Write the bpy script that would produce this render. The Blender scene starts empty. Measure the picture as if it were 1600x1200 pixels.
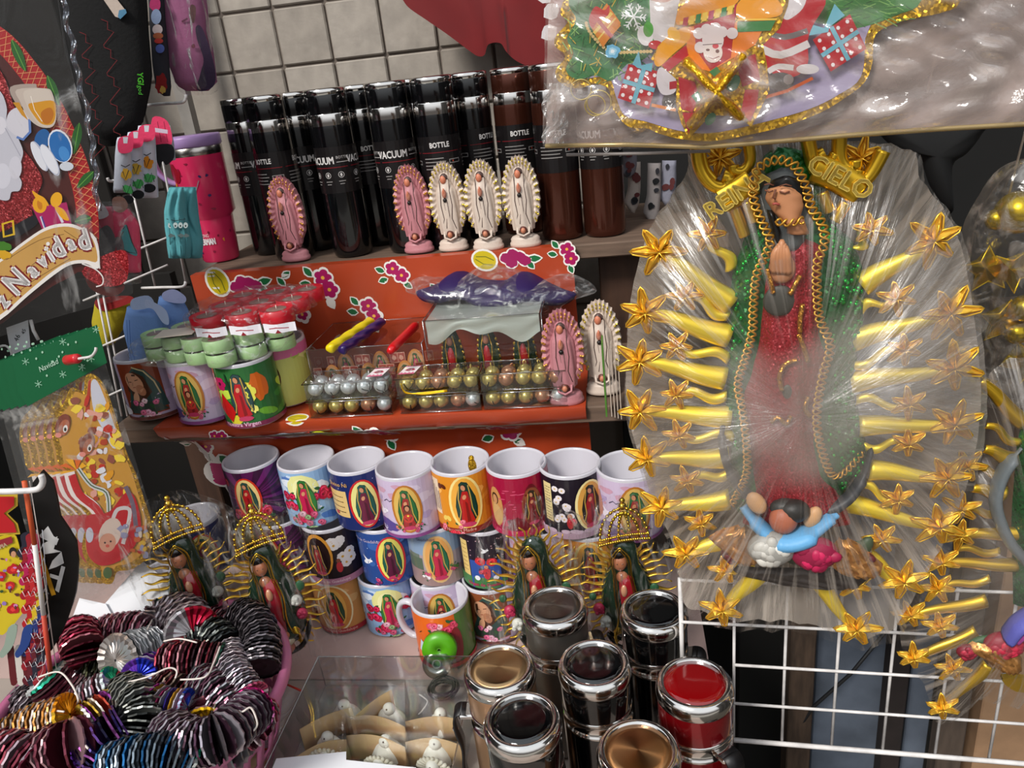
import bpy, bmesh, math, random
from math import sin, cos, pi, radians as RAD, atan2, hypot, exp
from mathutils import Vector, Matrix, geometry
S = bpy.context.scene
COL = S.collection
rnd = random.Random(7)
# ---------------------------------------------------------------- camera
F = 1200.0
PITCH, ROLL, YAW = RAD(22.3), RAD(6.5), RAD(9.0)
CAM = Vector((0, 0, 1.52))
FW = Vector((-sin(YAW)*cos(PITCH), cos(YAW)*cos(PITCH), -sin(PITCH)))
R0 = Vector((cos(YAW), sin(YAW), 0)); U0 = R0.cross(FW)
RT = R0*cos(ROLL) - U0*sin(ROLL); UP = U0*cos(ROLL) + R0*sin(ROLL)
cd = bpy.data.cameras.new('camera'); cam = bpy.data.objects.new('camera', cd); COL.objects.link(cam)
M4 = Matrix((RT, UP, -FW)).transposed().to_4x4(); M4.translation = CAM
cam.matrix_world = M4
cd.sensor_fit = 'HORIZONTAL'; cd.sensor_width = 36.0; cd.lens = F/1600*36; cd.clip_start = .02; cd.clip_end = 50
S.camera = cam
# ---------------------------------------------------------------- light
S.view_settings.view_transform = 'Standard'; S.view_settings.look = 'None'
S.view_settings.gamma = 1; S.view_settings.use_curve_mapping = False
S.view_settings.exposure = 0.35
S.cycles.transparent_max_bounces = 32
W = bpy.data.worlds.new('world'); S.world = W; W.use_nodes = True
wn = W.node_tree.nodes; wl = W.node_tree.links
bg = wn['Background']
tc = wn.new('ShaderNodeTexCoord'); sx = wn.new('ShaderNodeSeparateXYZ'); rp = wn.new('ShaderNodeValToRGB')
mr = wn.new('ShaderNodeMapRange'); mr.inputs[1].default_value = -1; mr.inputs[2].default_value = 1
wl.new(tc.outputs['Generated'], sx.inputs[0]); wl.new(sx.outputs[2], mr.inputs[0]); wl.new(mr.outputs[0], rp.inputs[0]); wl.new(rp.outputs[0], bg.inputs[0])
e = rp.color_ramp.elements
e[0].position = 0.0; e[0].color = (.16, .15, .14, 1); e[1].position = 1; e[1].color = (.86, .93, 1.0, 1)
for p_, c_ in ((.48, (.10, .09, .085, 1)), (.54, (.34, .34, .34, 1)), (.66, (.9, .93, .96, 1))):
    x_ = e.new(p_); x_.color = c_
bg.inputs[1].default_value = 0.95
sd = bpy.data.lights.new('sun', 'SUN'); sun = bpy.data.objects.new('sun', sd); COL.objects.link(sun)
sd.energy = 2.5; sd.angle = RAD(14); sd.color = (1, .96, .9)
sun.rotation_euler = Vector((.35, .62, -.70)).normalized().to_track_quat('-Z', 'Y').to_euler()
# ---------------------------------------------------------------- pixel -> place
def ray(px, py): return (FW*F + RT*(px-800) - UP*(py-600))/F
def at_z(px, py, z):
    r = ray(px, py); return CAM + r*((z-CAM.z)/r.z)
def at_y(px, py, y):
    r = ray(px, py); return CAM + r*(y/r.y)
def at_k(px, py, dep): return CAM + ray(px, py)*dep
class Plane:
    """A vertical board standing in the stall: origin, heading (degrees, 0 = facing -Y)."""
    def __init__(s, px, py, dep, head=0, lean=0):
        s.o = at_k(px, py, dep); s.a = RAD(head); s.lean = RAD(lean)
        s.M = Matrix.Rotation(s.a, 3, 'Z') @ Matrix.Rotation(s.lean, 3, 'X')
        s.n = s.M @ Vector((0, -1, 0)); s.MI = s.M.inverted()
    def L(s, px, py, off=0):
        r = ray(px, py); t = ((s.o + s.n*off) - CAM).dot(s.n)/r.dot(s.n)
        v = s.MI @ (CAM + r*t - s.o); return (v.x, v.z)
    def P(s, px, py, off=0):
        x, z = s.L(px, py, off); return Vector((x, -off, z))
# ---------------------------------------------------------------- colour and materials
def lin(c):
    if isinstance(c, str):
        c = c.lstrip('#'); c = [int(c[i:i+2], 16)/255 for i in (0, 2, 4)]
    return tuple(((x/12.92) if x <= .04045 else ((x+.055)/1.055)**2.4) for x in c[:3])
MATS = {}
def _m(name):
    m = bpy.data.materials.new(name); m.use_nodes = True
    return m, m.node_tree.nodes, m.node_tree.links, m.node_tree.nodes['Principled BSDF']
def mat(name, color=None, rough=.5, metal=0, noise=0, nscale=30, bump=0, bscale=60, spec=.5, coat=0, alpha=1, trans=0, aniso=0, sheen=0, emis=0, streak=None, ior=1.45):
    """color None = take the flat print colour stored on the faces"""
    if name in MATS: return MATS[name]
    m, n, l, b = _m(name)
    if color is None:
        a = n.new('ShaderNodeVertexColor'); a.layer_name = 'Col'; src = a.outputs[0]
    else:
        g = n.new('ShaderNodeRGB'); g.outputs[0].default_value = (*lin(color), 1); src = g.outputs[0]
    t = n.new('ShaderNodeTexCoord')
    if noise:
        z = n.new('ShaderNodeTexNoise'); z.inputs['Scale'].default_value = nscale; z.inputs['Detail'].default_value = 6
        if streak:
            mp = n.new('ShaderNodeMapping'); mp.inputs['Scale'].default_value = streak; l.new(t.outputs['Object'], mp.inputs[0]); l.new(mp.outputs[0], z.inputs['Vector'])
        else: l.new(t.outputs['Object'], z.inputs['Vector'])
        r = n.new('ShaderNodeMapRange'); r.inputs[1].default_value = .3; r.inputs[2].default_value = .7
        r.inputs[3].default_value = 1-noise; r.inputs[4].default_value = 1+noise*.6
        l.new(z.outputs[0], r.inputs[0])
        x = n.new('ShaderNodeMix'); x.data_type = 'RGBA'; x.blend_type = 'MULTIPLY'; x.inputs[0].default_value = 1
        l.new(src, x.inputs[6]); l.new(r.outputs[0], x.inputs[7]); src = x.outputs[2]
    l.new(src, b.inputs['Base Color'])
    if bump:
        z = n.new('ShaderNodeTexNoise'); z.inputs['Scale'].default_value = bscale; z.inputs['Detail'].default_value = 4
        l.new(t.outputs['Object'], z.inputs['Vector'])
        bp = n.new('ShaderNodeBump'); bp.inputs['Strength'].default_value = bump; bp.inputs['Distance'].default_value = .002
        l.new(z.outputs[0], bp.inputs['Height']); l.new(bp.outputs[0], b.inputs['Normal'])
    b.inputs['Roughness'].default_value = rough; b.inputs['Metallic'].default_value = metal
    b.inputs['Specular IOR Level'].default_value = spec; b.inputs['Coat Weight'].default_value = coat
    b.inputs['Coat Roughness'].default_value = .08
    b.inputs['Alpha'].default_value = alpha; b.inputs['Transmission Weight'].default_value = trans
    b.inputs['Anisotropic'].default_value = aniso; b.inputs['Sheen Weight'].default_value = sheen; b.inputs['IOR'].default_value = ior
    if emis: b.inputs['Emission Color'].default_value = (*lin(color), 1); b.inputs['Emission Strength'].default_value = emis
    MATS[name] = m; return m
def film(name, base=.08, hi=.5, scale=20, stretch=(1, 1, 1), tint='#f2f0ee', rough=.12, bump=.6, th=(.5, .75), white=.5, twist=2.0, gloss=None):
    """clear packing film: mostly see-through, glossy, with crease streaks that catch the light"""
    if name in MATS: return MATS[name]
    m, n, l, b = _m(name); n.remove(b); out = n['Material Output']
    t = n.new('ShaderNodeTexCoord'); mp = n.new('ShaderNodeMapping'); mp.inputs['Scale'].default_value = stretch
    l.new(t.outputs['Object'], mp.inputs[0])
    z = n.new('ShaderNodeTexNoise'); z.inputs['Scale'].default_value = scale; z.inputs['Detail'].default_value = 5; z.inputs['Distortion'].default_value = twist
    l.new(mp.outputs[0], z.inputs['Vector'])
    r = n.new('ShaderNodeMapRange'); r.inputs[1].default_value = th[0]; r.inputs[2].default_value = th[1]; r.inputs[3].default_value = base; r.inputs[4].default_value = hi
    l.new(z.outputs[0], r.inputs[0])
    bp = n.new('ShaderNodeBump'); bp.inputs['Strength'].default_value = bump; bp.inputs['Distance'].default_value = .004; l.new(z.outputs[0], bp.inputs['Height'])
    tr = n.new('ShaderNodeBsdfTransparent'); tr.inputs[0].default_value = (.97, .97, .97, 1)
    gl = n.new('ShaderNodeBsdfGlossy'); gl.inputs['Roughness'].default_value = rough; l.new(bp.outputs[0], gl.inputs['Normal'])
    df = n.new('ShaderNodeBsdfDiffuse'); df.inputs[0].default_value = (*lin(tint), 1)
    mx = n.new('ShaderNodeMixShader'); mx.inputs[0].default_value = white; l.new(gl.outputs[0], mx.inputs[1]); l.new(df.outputs[0], mx.inputs[2])
    lw = n.new('ShaderNodeLayerWeight'); lw.inputs[0].default_value = .5; l.new(bp.outputs[0], lw.inputs['Normal'])
    pw = n.new('ShaderNodeMath'); pw.operation = 'POWER'; pw.inputs[1].default_value = 3; l.new(lw.outputs['Facing'], pw.inputs[0])
    ad = n.new('ShaderNodeMath'); ad.operation = 'MULTIPLY_ADD'; ad.use_clamp = True; ad.inputs[1].default_value = .35 if gloss is None else gloss
    l.new(pw.outputs[0], ad.inputs[0]); l.new(r.outputs[0], ad.inputs[2])
    m2 = n.new('ShaderNodeMixShader'); l.new(ad.outputs[0], m2.inputs[0]); l.new(tr.outputs[0], m2.inputs[1]); l.new(mx.outputs[0], m2.inputs[2])
    l.new(m2.outputs[0], out.inputs[0])
    MATS[name] = m; return m
def clear(name, tint='#f4f6f6', a=.1, rough=.04):
    """thin clear rigid plastic"""
    if name in MATS: return MATS[name]
    m, n, l, b = _m(name); n.remove(b); out = n['Material Output']
    tr = n.new('ShaderNodeBsdfTransparent'); tr.inputs[0].default_value = (*lin(tint), 1)
    gl = n.new('ShaderNodeBsdfGlossy'); gl.inputs['Roughness'].default_value = rough
    lw = n.new('ShaderNodeLayerWeight'); lw.inputs[0].default_value = .5
    pw = n.new('ShaderNodeMath'); pw.operation = 'POWER'; pw.inputs[1].default_value = 3.5; l.new(lw.outputs['Facing'], pw.inputs[0])
    ad = n.new('ShaderNodeMath'); ad.operation = 'MULTIPLY_ADD'; ad.use_clamp = True; ad.inputs[1].default_value = .6; ad.inputs[2].default_value = a
    l.new(pw.outputs[0], ad.inputs[0])
    m2 = n.new('ShaderNodeMixShader'); l.new(ad.outputs[0], m2.inputs[0]); l.new(tr.outputs[0], m2.inputs[1]); l.new(gl.outputs[0], m2.inputs[2])
    l.new(m2.outputs[0], out.inputs[0])
    MATS[name] = m; return m
def glitter(name, color=None, metal=.85, rough=.35, scale=900, amt=.9):
    if name in MATS: return MATS[name]
    m, n, l, b = _m(name)
    if color is None:
        a = n.new('ShaderNodeVertexColor'); a.layer_name = 'Col'; src = a.outputs[0]
    else:
        g = n.new('ShaderNodeRGB'); g.outputs[0].default_value = (*lin(color), 1); src = g.outputs[0]
    t = n.new('ShaderNodeTexCoord'); v = n.new('ShaderNodeTexVoronoi'); v.inputs['Scale'].default_value = scale; l.new(t.outputs['Object'], v.inputs['Vector'])
    ge = n.new('ShaderNodeNewGeometry'); ms = n.new('ShaderNodeVectorMath'); ms.operation = 'MULTIPLY_ADD'
    sb = n.new('ShaderNodeVectorMath'); sb.operation = 'SUBTRACT'; sb.inputs[1].default_value = (.5, .5, .5); l.new(v.outputs['Color'], sb.inputs[0])
    ms.inputs[1].default_value = (amt, amt, amt); l.new(sb.outputs[0], ms.inputs[0]); l.new(ge.outputs['Normal'], ms.inputs[2])
    nm = n.new('ShaderNodeVectorMath'); nm.operation = 'NORMALIZE'; l.new(ms.outputs[0], nm.inputs[0]); l.new(nm.outputs[0], b.inputs['Normal'])
    l.new(src, b.inputs['Base Color']); b.inputs['Metallic'].default_value = metal; b.inputs['Roughness'].default_value = rough
    MATS[name] = m; return m
# ---------------------------------------------------------------- mesh builder
class MB:
    def __init__(s): s.v = []; s.f = []; s.c = []; s.sm = []; s.col = (1, 1, 1); s.smooth = False
    def color(s, c): s.col = lin(c); return s
    def add(s, verts, faces, smooth=None, M=None, off=None):
        b = len(s.v)
        for p in verts:
            p = Vector(p)
            if M is not None: p = M @ p
            if off is not None: p = p + Vector(off)
            s.v.append(p)
        for f in faces:
            s.f.append([b+i for i in f]); s.c.append(s.col); s.sm.append(s.smooth if smooth is None else smooth)
        return s
    def box(s, c, d, M=None, bev=0):
        x, y, z = d[0]/2, d[1]/2, d[2]/2; V = []
        if bev:
            b = min(bev, x*.9, y*.9, z*.9)
            for sz_, pts in ((-z, 1), (-z+b, 0), (z-b, 0), (z, 1)):
                i = b if pts else 0
                for (a, q) in ((-x+i, -y+i+b*(not pts)), (-x+i+b*(not pts), -y+i), (x-i-b*(not pts), -y+i), (x-i, -y+i+b*(not pts)), (x-i, y-i-b*(not pts)), (x-i-b*(not pts), y-i), (-x+i+b*(not pts), y-i), (-x+i, y-i-b*(not pts))):
                    V.append((a, q, sz_))
            Fs = [list(range(7, -1, -1)), list(range(24, 32))]
            for k in range(3):
                for i in range(8): Fs.append((k*8+i, k*8+(i+1) % 8, k*8+8+(i+1) % 8, k*8+8+i))
        else:
            V = [(a, b, q) for q in (-z, z) for (a, b) in ((-x, -y), (x, -y), (x, y), (-x, y))]
            Fs = [(3, 2, 1, 0), (4, 5, 6, 7), (0, 1, 5, 4), (1, 2, 6, 5), (2, 3, 7, 6), (3, 0, 4, 7)]
        cM = Matrix.Translation(Vector(c)) @ (M.to_4x4() if M is not None else Matrix())
        return s.add(V, Fs, False, cM)
    def lathe(s, prof, n=32, M=None, c=(0, 0, 0), smooth=True, sx=1, sy=1, fl=0, nfl=0):
        """prof: (radius, z) from bottom to top; profile may fold back on itself"""
        V = []; Fs = []
        for (r, z) in prof:
            for i in range(n):
                a = 2*pi*i/n; rr = r*(1+fl*(1 if i % 2 else -1)) if fl else r
                V.append((rr*cos(a)*sx, rr*sin(a)*sy, z))
        for k in range(len(prof)-1):
            for i in range(n):
                j = (i+1) % n; Fs.append((k*n+i, k*n+j, k*n+n+j, k*n+n+i))
        cM = Matrix.Translation(Vector(c)) @ (M.to_4x4() if M is not None else Matrix())
        s.add(V, Fs, smooth, cM)
        if prof[0][0] > 1e-6: s.add(V[:n], [list(range(n-1, -1, -1))], False, cM)
        if prof[-1][0] > 1e-6: s.add(V[-n:], [list(range(n))], False, cM)
        return s
    def ball(s, c, r, n=12, m=8, M=None, smooth=True):
        if not hasattr(r, '__len__'): r = (r, r, r)
        V = [(0, 0, -r[2])]; Fs = []
        for k in range(1, m):
            a = -pi/2+pi*k/m
            for i in range(n): V.append((r[0]*cos(a)*cos(2*pi*i/n), r[1]*cos(a)*sin(2*pi*i/n), r[2]*sin(a)))
        V.append((0, 0, r[2])); t = len(V)-1
        for i in range(n):
            j = (i+1) % n
            Fs.append((0, 1+j, 1+i)); Fs.append((t, t-n+i, t-n+j))
            for k in range(m-2): Fs.append((1+k*n+i, 1+k*n+j, 1+k*n+n+j, 1+k*n+n+i))
        cM = Matrix.Translation(Vector(c)) @ (M.to_4x4() if M is not None else Matrix())
        return s.add(V, Fs, smooth, cM)
    def tube(s, pts, r, n=6, closed=False, cap=True, flat=1.0, smooth=True, up=None):
        """r: number or list; flat squashes the section along its second axis"""
        pts = [Vector(p) for p in pts]; N = len(pts)
        if not hasattr(r, '__len__'): r = [r]*N
        V = []; Fs = []; prev = None
        for i, p in enumerate(pts):
            if closed: d = pts[(i+1) % N]-pts[i-1]
            else: d = pts[min(i+1, N-1)]-pts[max(i-1, 0)]
            d = d.normalized() if d.length > 1e-9 else Vector((0, 0, 1))
            if prev is None:
                u = Vector(up) if up else (Vector((0, 0, 1)) if abs(d.z) < .9 else Vector((1, 0, 0)))
            else: u = prev
            u = (u - d*u.dot(d)); u = u.normalized() if u.length > 1e-6 else d.orthogonal().normalized()
            prev = u; w = d.cross(u)
            for k in range(n):
                a = 2*pi*k/n; V.append(p + (u*cos(a) + w*sin(a)*flat)*r[i])
        for i in range(N if closed else N-1):
            j = (i+1) % N
            for k in range(n):
                q = (k+1) % n; Fs.append((i*n+k, i*n+q, j*n+q, j*n+k))
        if cap and not closed: Fs.append(list(range(n-1, -1, -1))); Fs.append([(N-1)*n+k for k in range(n)])
        return s.add(V, Fs, smooth)
    def prism(s, poly, y0, y1, smooth=False, cap=True, back=True):
        """poly of (x, z) in the board plane, from y0 (front) to y1 (back)"""
        n = len(poly); P = [Vector((x, 0, z)) for x, z in poly]
        tri = geometry.tessellate_polygon([P]) if cap else []
        V = [(x, y0, z) for x, z in poly]+[(x, y1, z) for x, z in poly]
        Fs = []
        for a, b, c in tri:
            nn = (P[b]-P[a]).cross(P[c]-P[a])
            if nn.y > 0: a, c = c, a
            Fs.append((a, b, c))
            if back: Fs.append((n+c, n+b, n+a))
        s.add(V, Fs, False)
        A = sum(poly[i][0]*poly[(i+1) % n][1]-poly[(i+1) % n][0]*poly[i][1] for i in range(n))
        S_ = []
        for i in range(n):
            j = (i+1) % n; S_.append((i, n+i, n+j, j) if A < 0 else (j, n+j, n+i, i))
        return s.add(V, S_, smooth)
    def dome(s, poly, y0, h, rings=4, pw=.5, cx=None, crease=None):
        """a puffed relief over an outline: rises from the board y0 towards the front by h"""
        n = len(poly)
        if cx is None: cx = (sum(p[0] for p in poly)/n, sum(p[1] for p in poly)/n)
        V = []
        for k in range(rings):
            t = k/rings; q = 1-t; hh = h*(1-q**2)**pw if k else 0
            for (x, z) in poly: V.append((cx[0]+(x-cx[0])*cos(t*pi/2), y0-h*sin(t*pi/2)**1.0*1.0 if k else y0, cx[1]+(z-cx[1])*cos(t*pi/2)))
        V.append((cx[0], y0-h, cx[1])); Fs = []
        A = sum(poly[i][0]*poly[(i+1) % n][1]-poly[(i+1) % n][0]*poly[i][1] for i in range(n))
        for k in range(rings-1):
            for i in range(n):
                j = (i+1) % n; f = (k*n+i, k*n+j, k*n+n+j, k*n+n+i); Fs.append(f if A > 0 else f[::-1])
        for i in range(n):
            j = (i+1) % n; f = ((rings-1)*n+i, (rings-1)*n+j, len(V)-1); Fs.append(f if A > 0 else f[::-1])
        return s.add(V, Fs, True)
    def grid(s, fn, nu, nv, smooth=True, flip=False, wrap=False):
        V = [fn(i/nu, j/nv) for j in range(nv+1) for i in range(nu+(0 if wrap else 1))]
        w = nu if wrap else nu+1; Fs = []
        for j in range(nv):
            for i in range(nu):
                f = (j*w+i, j*w+(i+1) % w, (j+1)*w+(i+1) % w, (j+1)*w+i); Fs.append(f[::-1] if flip else f)
        return s.add(V, Fs, smooth)
    def mesh(s, name):
        me = bpy.data.meshes.new(name); me.from_pydata([tuple(v) for v in s.v], [], s.f)
        me.polygons.foreach_set('use_smooth', s.sm)
        ca = me.color_attributes.new('Col', 'FLOAT_COLOR', 'CORNER'); buf = []
        for f, c in zip(s.f, s.c): buf.extend((*c, 1.0)*len(f))
        ca.data.foreach_set('color', buf); me.update(); return me
    def build(s, name, m, parent=None, loc=None, rot=None):
        me = s.mesh(name); me.materials.append(m)
        o = bpy.data.objects.new(name, me); COL.objects.link(o)
        if parent: o.parent = parent
        if loc is not None: o.location = loc
        if rot is not None: o.rotation_euler = rot
        return o
# ---------------------------------------------------------------- flat print (lettering, pictures): coloured shapes in (s, t), metres
GLY = {}
def glyphs(txt):
    if txt in GLY: return GLY[txt]
    cu = bpy.data.curves.new('letters', 'FONT'); cu.body = txt; cu.size = 1; cu.align_x = 'CENTER'; cu.align_y = 'CENTER'; cu.resolution_u = 2
    o = bpy.data.objects.new('letters', cu); COL.objects.link(o)
    me = o.to_mesh(); V = [(v.co.x, v.co.y) for v in me.vertices]; Fs = [list(p.vertices) for p in me.polygons]
    o.to_mesh_clear(); bpy.data.objects.remove(o); bpy.data.curves.remove(cu)
    GLY[txt] = (V, Fs); return GLY[txt]
class Print:
    def __init__(s): s.it = []; s.n = 0
    def poly(s, pts, c): s.it.append(([tuple(p) for p in pts], None, lin(c), s.n)); s.n += 1; return s
    def ell(s, x, y, a, b=None, c='#ffffff', rot=0, n=18, wob=0, seed=0):
        b = a if b is None else b; R = random.Random(seed); P = []
        for i in range(n):
            t = 2*pi*i/n; k = 1+wob*(R.random()-.5); u, v = a*k*cos(t), b*k*sin(t)
            P.append((x+u*cos(rot)-v*sin(rot), y+u*sin(rot)+v*cos(rot)))
        return s.poly(P, c)
    def rect(s, x0, y0, x1, y1, c): return s.poly([(x0, y0), (x1, y0), (x1, y1), (x0, y1)], c)
    def line(s, pts, w, c, closed=False):
        N = len(pts)
        V = []; Fs = []
        for i in range(N):
            a = pts[i-1] if (i or closed) else pts[i]; b = pts[(i+1) % N] if (i < N-1 or closed) else pts[i]
            dx, dy = b[0]-a[0], b[1]-a[1]; d = hypot(dx, dy) or 1; ww = (w[i] if hasattr(w, '__len__') else w)/2
            V += [(pts[i][0]-dy/d*ww, pts[i][1]+dx/d*ww), (pts[i][0]+dy/d*ww, pts[i][1]-dx/d*ww)]
        for i in range(N if closed else N-1):
            j = (i+1) % N; Fs.append([2*i+1, 2*j+1, 2*j, 2*i])
        s.it.append((V, Fs, lin(c), s.n)); s.n += 1; return s
    def text(s, t, x, y, h, c, rot=0, sx=1, bold=0, shear=0):
        V, Fs = glyphs(t); k = h/.72
        for dx, dy in (((0, 0),) if not bold else ((0, 0), (bold, 0), (-bold, 0), (0, bold), (0, -bold))):
            P = []
            for (a, b) in V:
                a = (a+shear*b)*k*sx+dx; b = b*k+dy
                P.append((x+a*cos(rot)-b*sin(rot), y+a*sin(rot)+b*cos(rot)))
            s.it.append((P, Fs, lin(c), s.n))
        s.n += 1; return s
    def flower(s, x, y, r, c, mid='#f6d25a', n=5, rot=0, rim=None):
        if rim: 
            for i in range(n): a = rot+2*pi*i/n; s.ell(x+r*.6*cos(a), y+r*.6*sin(a), r*.62, r*.62, rim, n=12)
        for i in range(n):
            a = rot+2*pi*i/n; s.ell(x+r*.55*cos(a), y+r*.55*sin(a), r*.45, r*.4, c, n=12)
        s.ell(x, y, r*.25, None, mid, n=8); return s
    def leaf(s, x, y, L, w, a, c, rim=None):
        def P(L, w, o=0): return [(x+cos(a)*t*L-sin(a)*v*w-cos(a)*o, y+sin(a)*t*L+cos(a)*v*w-sin(a)*o) for t, v in ((0, 0), (.25, .4), (.55, .5), (.8, .3), (1, 0), (.8, -.3), (.55, -.5), (.25, -.4))]
        if rim: s.poly(P(L*1.22, w*1.5, L*.11), rim)
        return s.poly(P(L, w), c)
    def rose(s, x, y, r, c='#c4182e', seed=0):
        s.ell(x, y, r, r, c, wob=.3, n=11, seed=seed); d = [v*.6 for v in _hex(c)]; l_ = [min(1, v*1.15+.12) for v in _hex(c)]
        s.ell(x+.1*r, y+.1*r, r*.66, r*.6, l_, wob=.4, n=9, seed=seed+1); s.ell(x, y, r*.42, r*.4, c, wob=.3, n=8, seed=seed+2); s.ell(x-.1*r, y, r*.2, r*.18, d, n=6); return s
    def build(s, name, fn, m, parent=None, step=None, eps=.00012):
        """fn(s, t, lift) -> point"""
        mb = MB(); nmax = max(1, s.n)
        for P, Fs, c, lay in s.it:
            if Fs is None:
                Q = [Vector((a, b, 0)) for a, b in P]; Fs = []
                for a, b, q in geometry.tessellate_polygon([Q]):
                    if (Q[b]-Q[a]).cross(Q[q]-Q[a]).z < 0: a, q = q, a
                    Fs.append((a, b, q))
            mb.col = c; L = eps+lay*1.6e-5
            if step:
                bm = bmesh.new(); vs = [bm.verts.new((a, b, 0)) for a, b in P]
                for f in Fs:
                    try: bm.faces.new([vs[i] for i in f])
                    except ValueError: pass
                xs = [p[0] for p in P]; k = math.ceil(min(xs)/step+1e-6)
                while k*step < max(xs):
                    bmesh.ops.bisect_plane(bm, geom=bm.verts[:]+bm.edges[:]+bm.faces[:], dist=1e-7, plane_co=(k*step, 0, 0), plane_no=(1, 0, 0)); k += 1
                bm.verts.index_update()
                mb.add([fn(v.co.x, v.co.y, L) for v in bm.verts], [[v.index for v in f.verts] for f in bm.faces], False); bm.free()
            else: mb.add([fn(a, b, L) for a, b in P], Fs, False)
        return mb.build(name, m, parent)
def _hex(c):
    if isinstance(c, str): c = c.lstrip('#'); return [int(c[i:i+2], 16)/255 for i in (0, 2, 4)]
    return list(c)
def dim(c, k): return [min(1, v*k) for v in _hex(c)]
flat_fn = lambda off=0: (lambda a, b, L: (a, -off-L, b))
def cyl_fn(r, z0=0): return lambda a, b, L: ((r+L)*sin(a/r), -(r+L)*cos(a/r), z0+b)
# ---------------------------------------------------------------- things
def thing(name, label, cat, loc=(0, 0, 0), rotz=0, group=None, M=None):
    o = bpy.data.objects.new(name, None); COL.objects.link(o); o.empty_display_size = .02
    if M is not None: o.matrix_world = M
    else: o.location = loc; o.rotation_euler = (0, 0, rotz)
    o['label'] = label; o['category'] = cat
    if group: o['group'] = group
    return o
def tag(o, label, cat, group=None, kind=None):
    o['label'] = label; o['category'] = cat
    if group: o['group'] = group
    if kind: o['kind'] = kind
    return o
def struct(o): o['kind'] = 'structure'; return o
def kids(o): return [c for c in o.children]
def dup(root, loc=None, rotz=None, label=None, group=None, M=None):
    r = root.copy(); COL.objects.link(r)
    if M is not None: r.matrix_world = M
    if loc is not None: r.location = loc
    if rotz is not None: r.rotation_euler = (0, 0, rotz)
    if label: r['label'] = label
    if group: r['group'] = group
    for ch in TREE.get(root.name, []):
        c = ch.copy(); COL.objects.link(c); c.parent = r; TREE.setdefault(r.name, []).append(c)
        for g in TREE.get(ch.name, []):
            d = g.copy(); COL.objects.link(d); d.parent = c
    return r
TREE = {}
def P_(mb, name, m, parent, **k):
    o = mb.build(name, m, parent, **k); TREE.setdefault(parent.name, []).append(o); return o
def pm(plane): 
    M = plane.M.to_4x4(); M.translation = plane.o; return M
def spline(pts, n=8):
    pts = [Vector(p) for p in pts]; out = []
    for i in range(len(pts)-1):
        p0 = pts[max(i-1, 0)]; p1 = pts[i]; p2 = pts[i+1]; p3 = pts[min(i+2, len(pts)-1)]
        for k in range(n):
            t = k/n; out.append(.5*((2*p1)+(p2-p0)*t+(2*p0-5*p1+4*p2-p3)*t*t+(-p0+3*p1-3*p2+p3)*t**3))
    out.append(pts[-1]); return out
def smooth2(pts, n=4, closed=True):
    """round an outline given as (x, z) corners"""
    N = len(pts); out = []
    for i in range(N if closed else N-1):
        g = (lambda k: pts[k % N]) if closed else (lambda k: pts[max(0, min(N-1, k))])
        p0, p1, p2, p3 = g(i-1), g(i), g(i+1), g(i+2)
        for k in range(n):
            t = k/n; out.append(tuple(.5*((2*p1[d])+(p2[d]-p0[d])*t+(2*p0[d]-5*p1[d]+4*p2[d]-p3[d])*t*t+(-p0[d]+3*p1[d]-3*p2[d]+p3[d])*t**3) for d in (0, 1)))
    if not closed: out.append(tuple(pts[-1]))
    return out
# ================================================================ SETTING
T = .75; SH2 = 1.095; SH1 = 1.27; WALLY = 1.5
m_tile = mat('tile', None, .62, noise=.22, nscale=26, bump=.35, bscale=90)
m_grout = mat('grout', '#6a6058', .9)
m_wood = mat('shelf_wood', '#6a5648', .75, noise=.35, nscale=14, streak=(1, 8, 8), bump=.3)
m_woodd = mat('dark_wood', '#3f2a1e', .6, noise=.4, nscale=10, streak=(6, 6, 1), bump=.3)
m_concrete = mat('concrete', '#4b463f', .9, noise=.3, nscale=8, bump=.4)
m_card = mat('pink_card', '#c4a8a0', .8, noise=.16, nscale=7, bump=.25, bscale=30)
m_black = mat('black_board', '#141312', .7, noise=.3, nscale=6)
m_slate = mat('slate', '#59616e', .85, noise=.38, nscale=12, bump=.6, bscale=25)
m_oil = mat('oilcloth', None, .33, bump=.25, bscale=14, coat=.25)
m_printg = mat('print_gloss', None, .3, coat=.2)
m_printm = mat('print_matte', None, .6)
m_white_w = mat('white_wire', '#d9d5d3', .35, noise=.25, nscale=50)
fl = MB(); fl.box((0, .8, -.02), (4.4, 4.4, .04)); struct(fl.build('floor', m_concrete))
# tiled wall: every tile its own piece over a grout bed
wb = MB(); wb.box((-.4, WALLY+.0235, 1.2), (3.4, .04, 2.5))
wall = struct(wb.build('wall_back', m_grout))
p = at_y(365, 115, WALLY); tx0 = p.x; p = at_y(342, 117, WALLY); tz0 = p.z
TW = .1
tiles = []
for q in range(6):
    c = [(.62, .585, .545), (.65, .615, .575), (.60, .565, .525), (.63, .595, .555), (.66, .625, .585), (.61, .575, .535)][q]
    b = MB(); b.col = lin(c); b.box((0, 0, 0), (TW-.0042, .012, TW-.0042), bev=.0025); me = b.mesh('tile'); me.materials.append(m_tile); tiles.append(me)
for i in range(-11, 9):
    for j in range(-7, 7):
        o = bpy.data.objects.new('tile', rnd.choice(tiles)); COL.objects.link(o); o.parent = wall
        o.location = (tx0+TW*(i+.5), WALLY+.004+rnd.uniform(-.0012, .0012), tz0+TW*(j+.5)); o.rotation_euler = (0, rnd.choice((0, pi)), rnd.uniform(-.006, .006))
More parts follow.
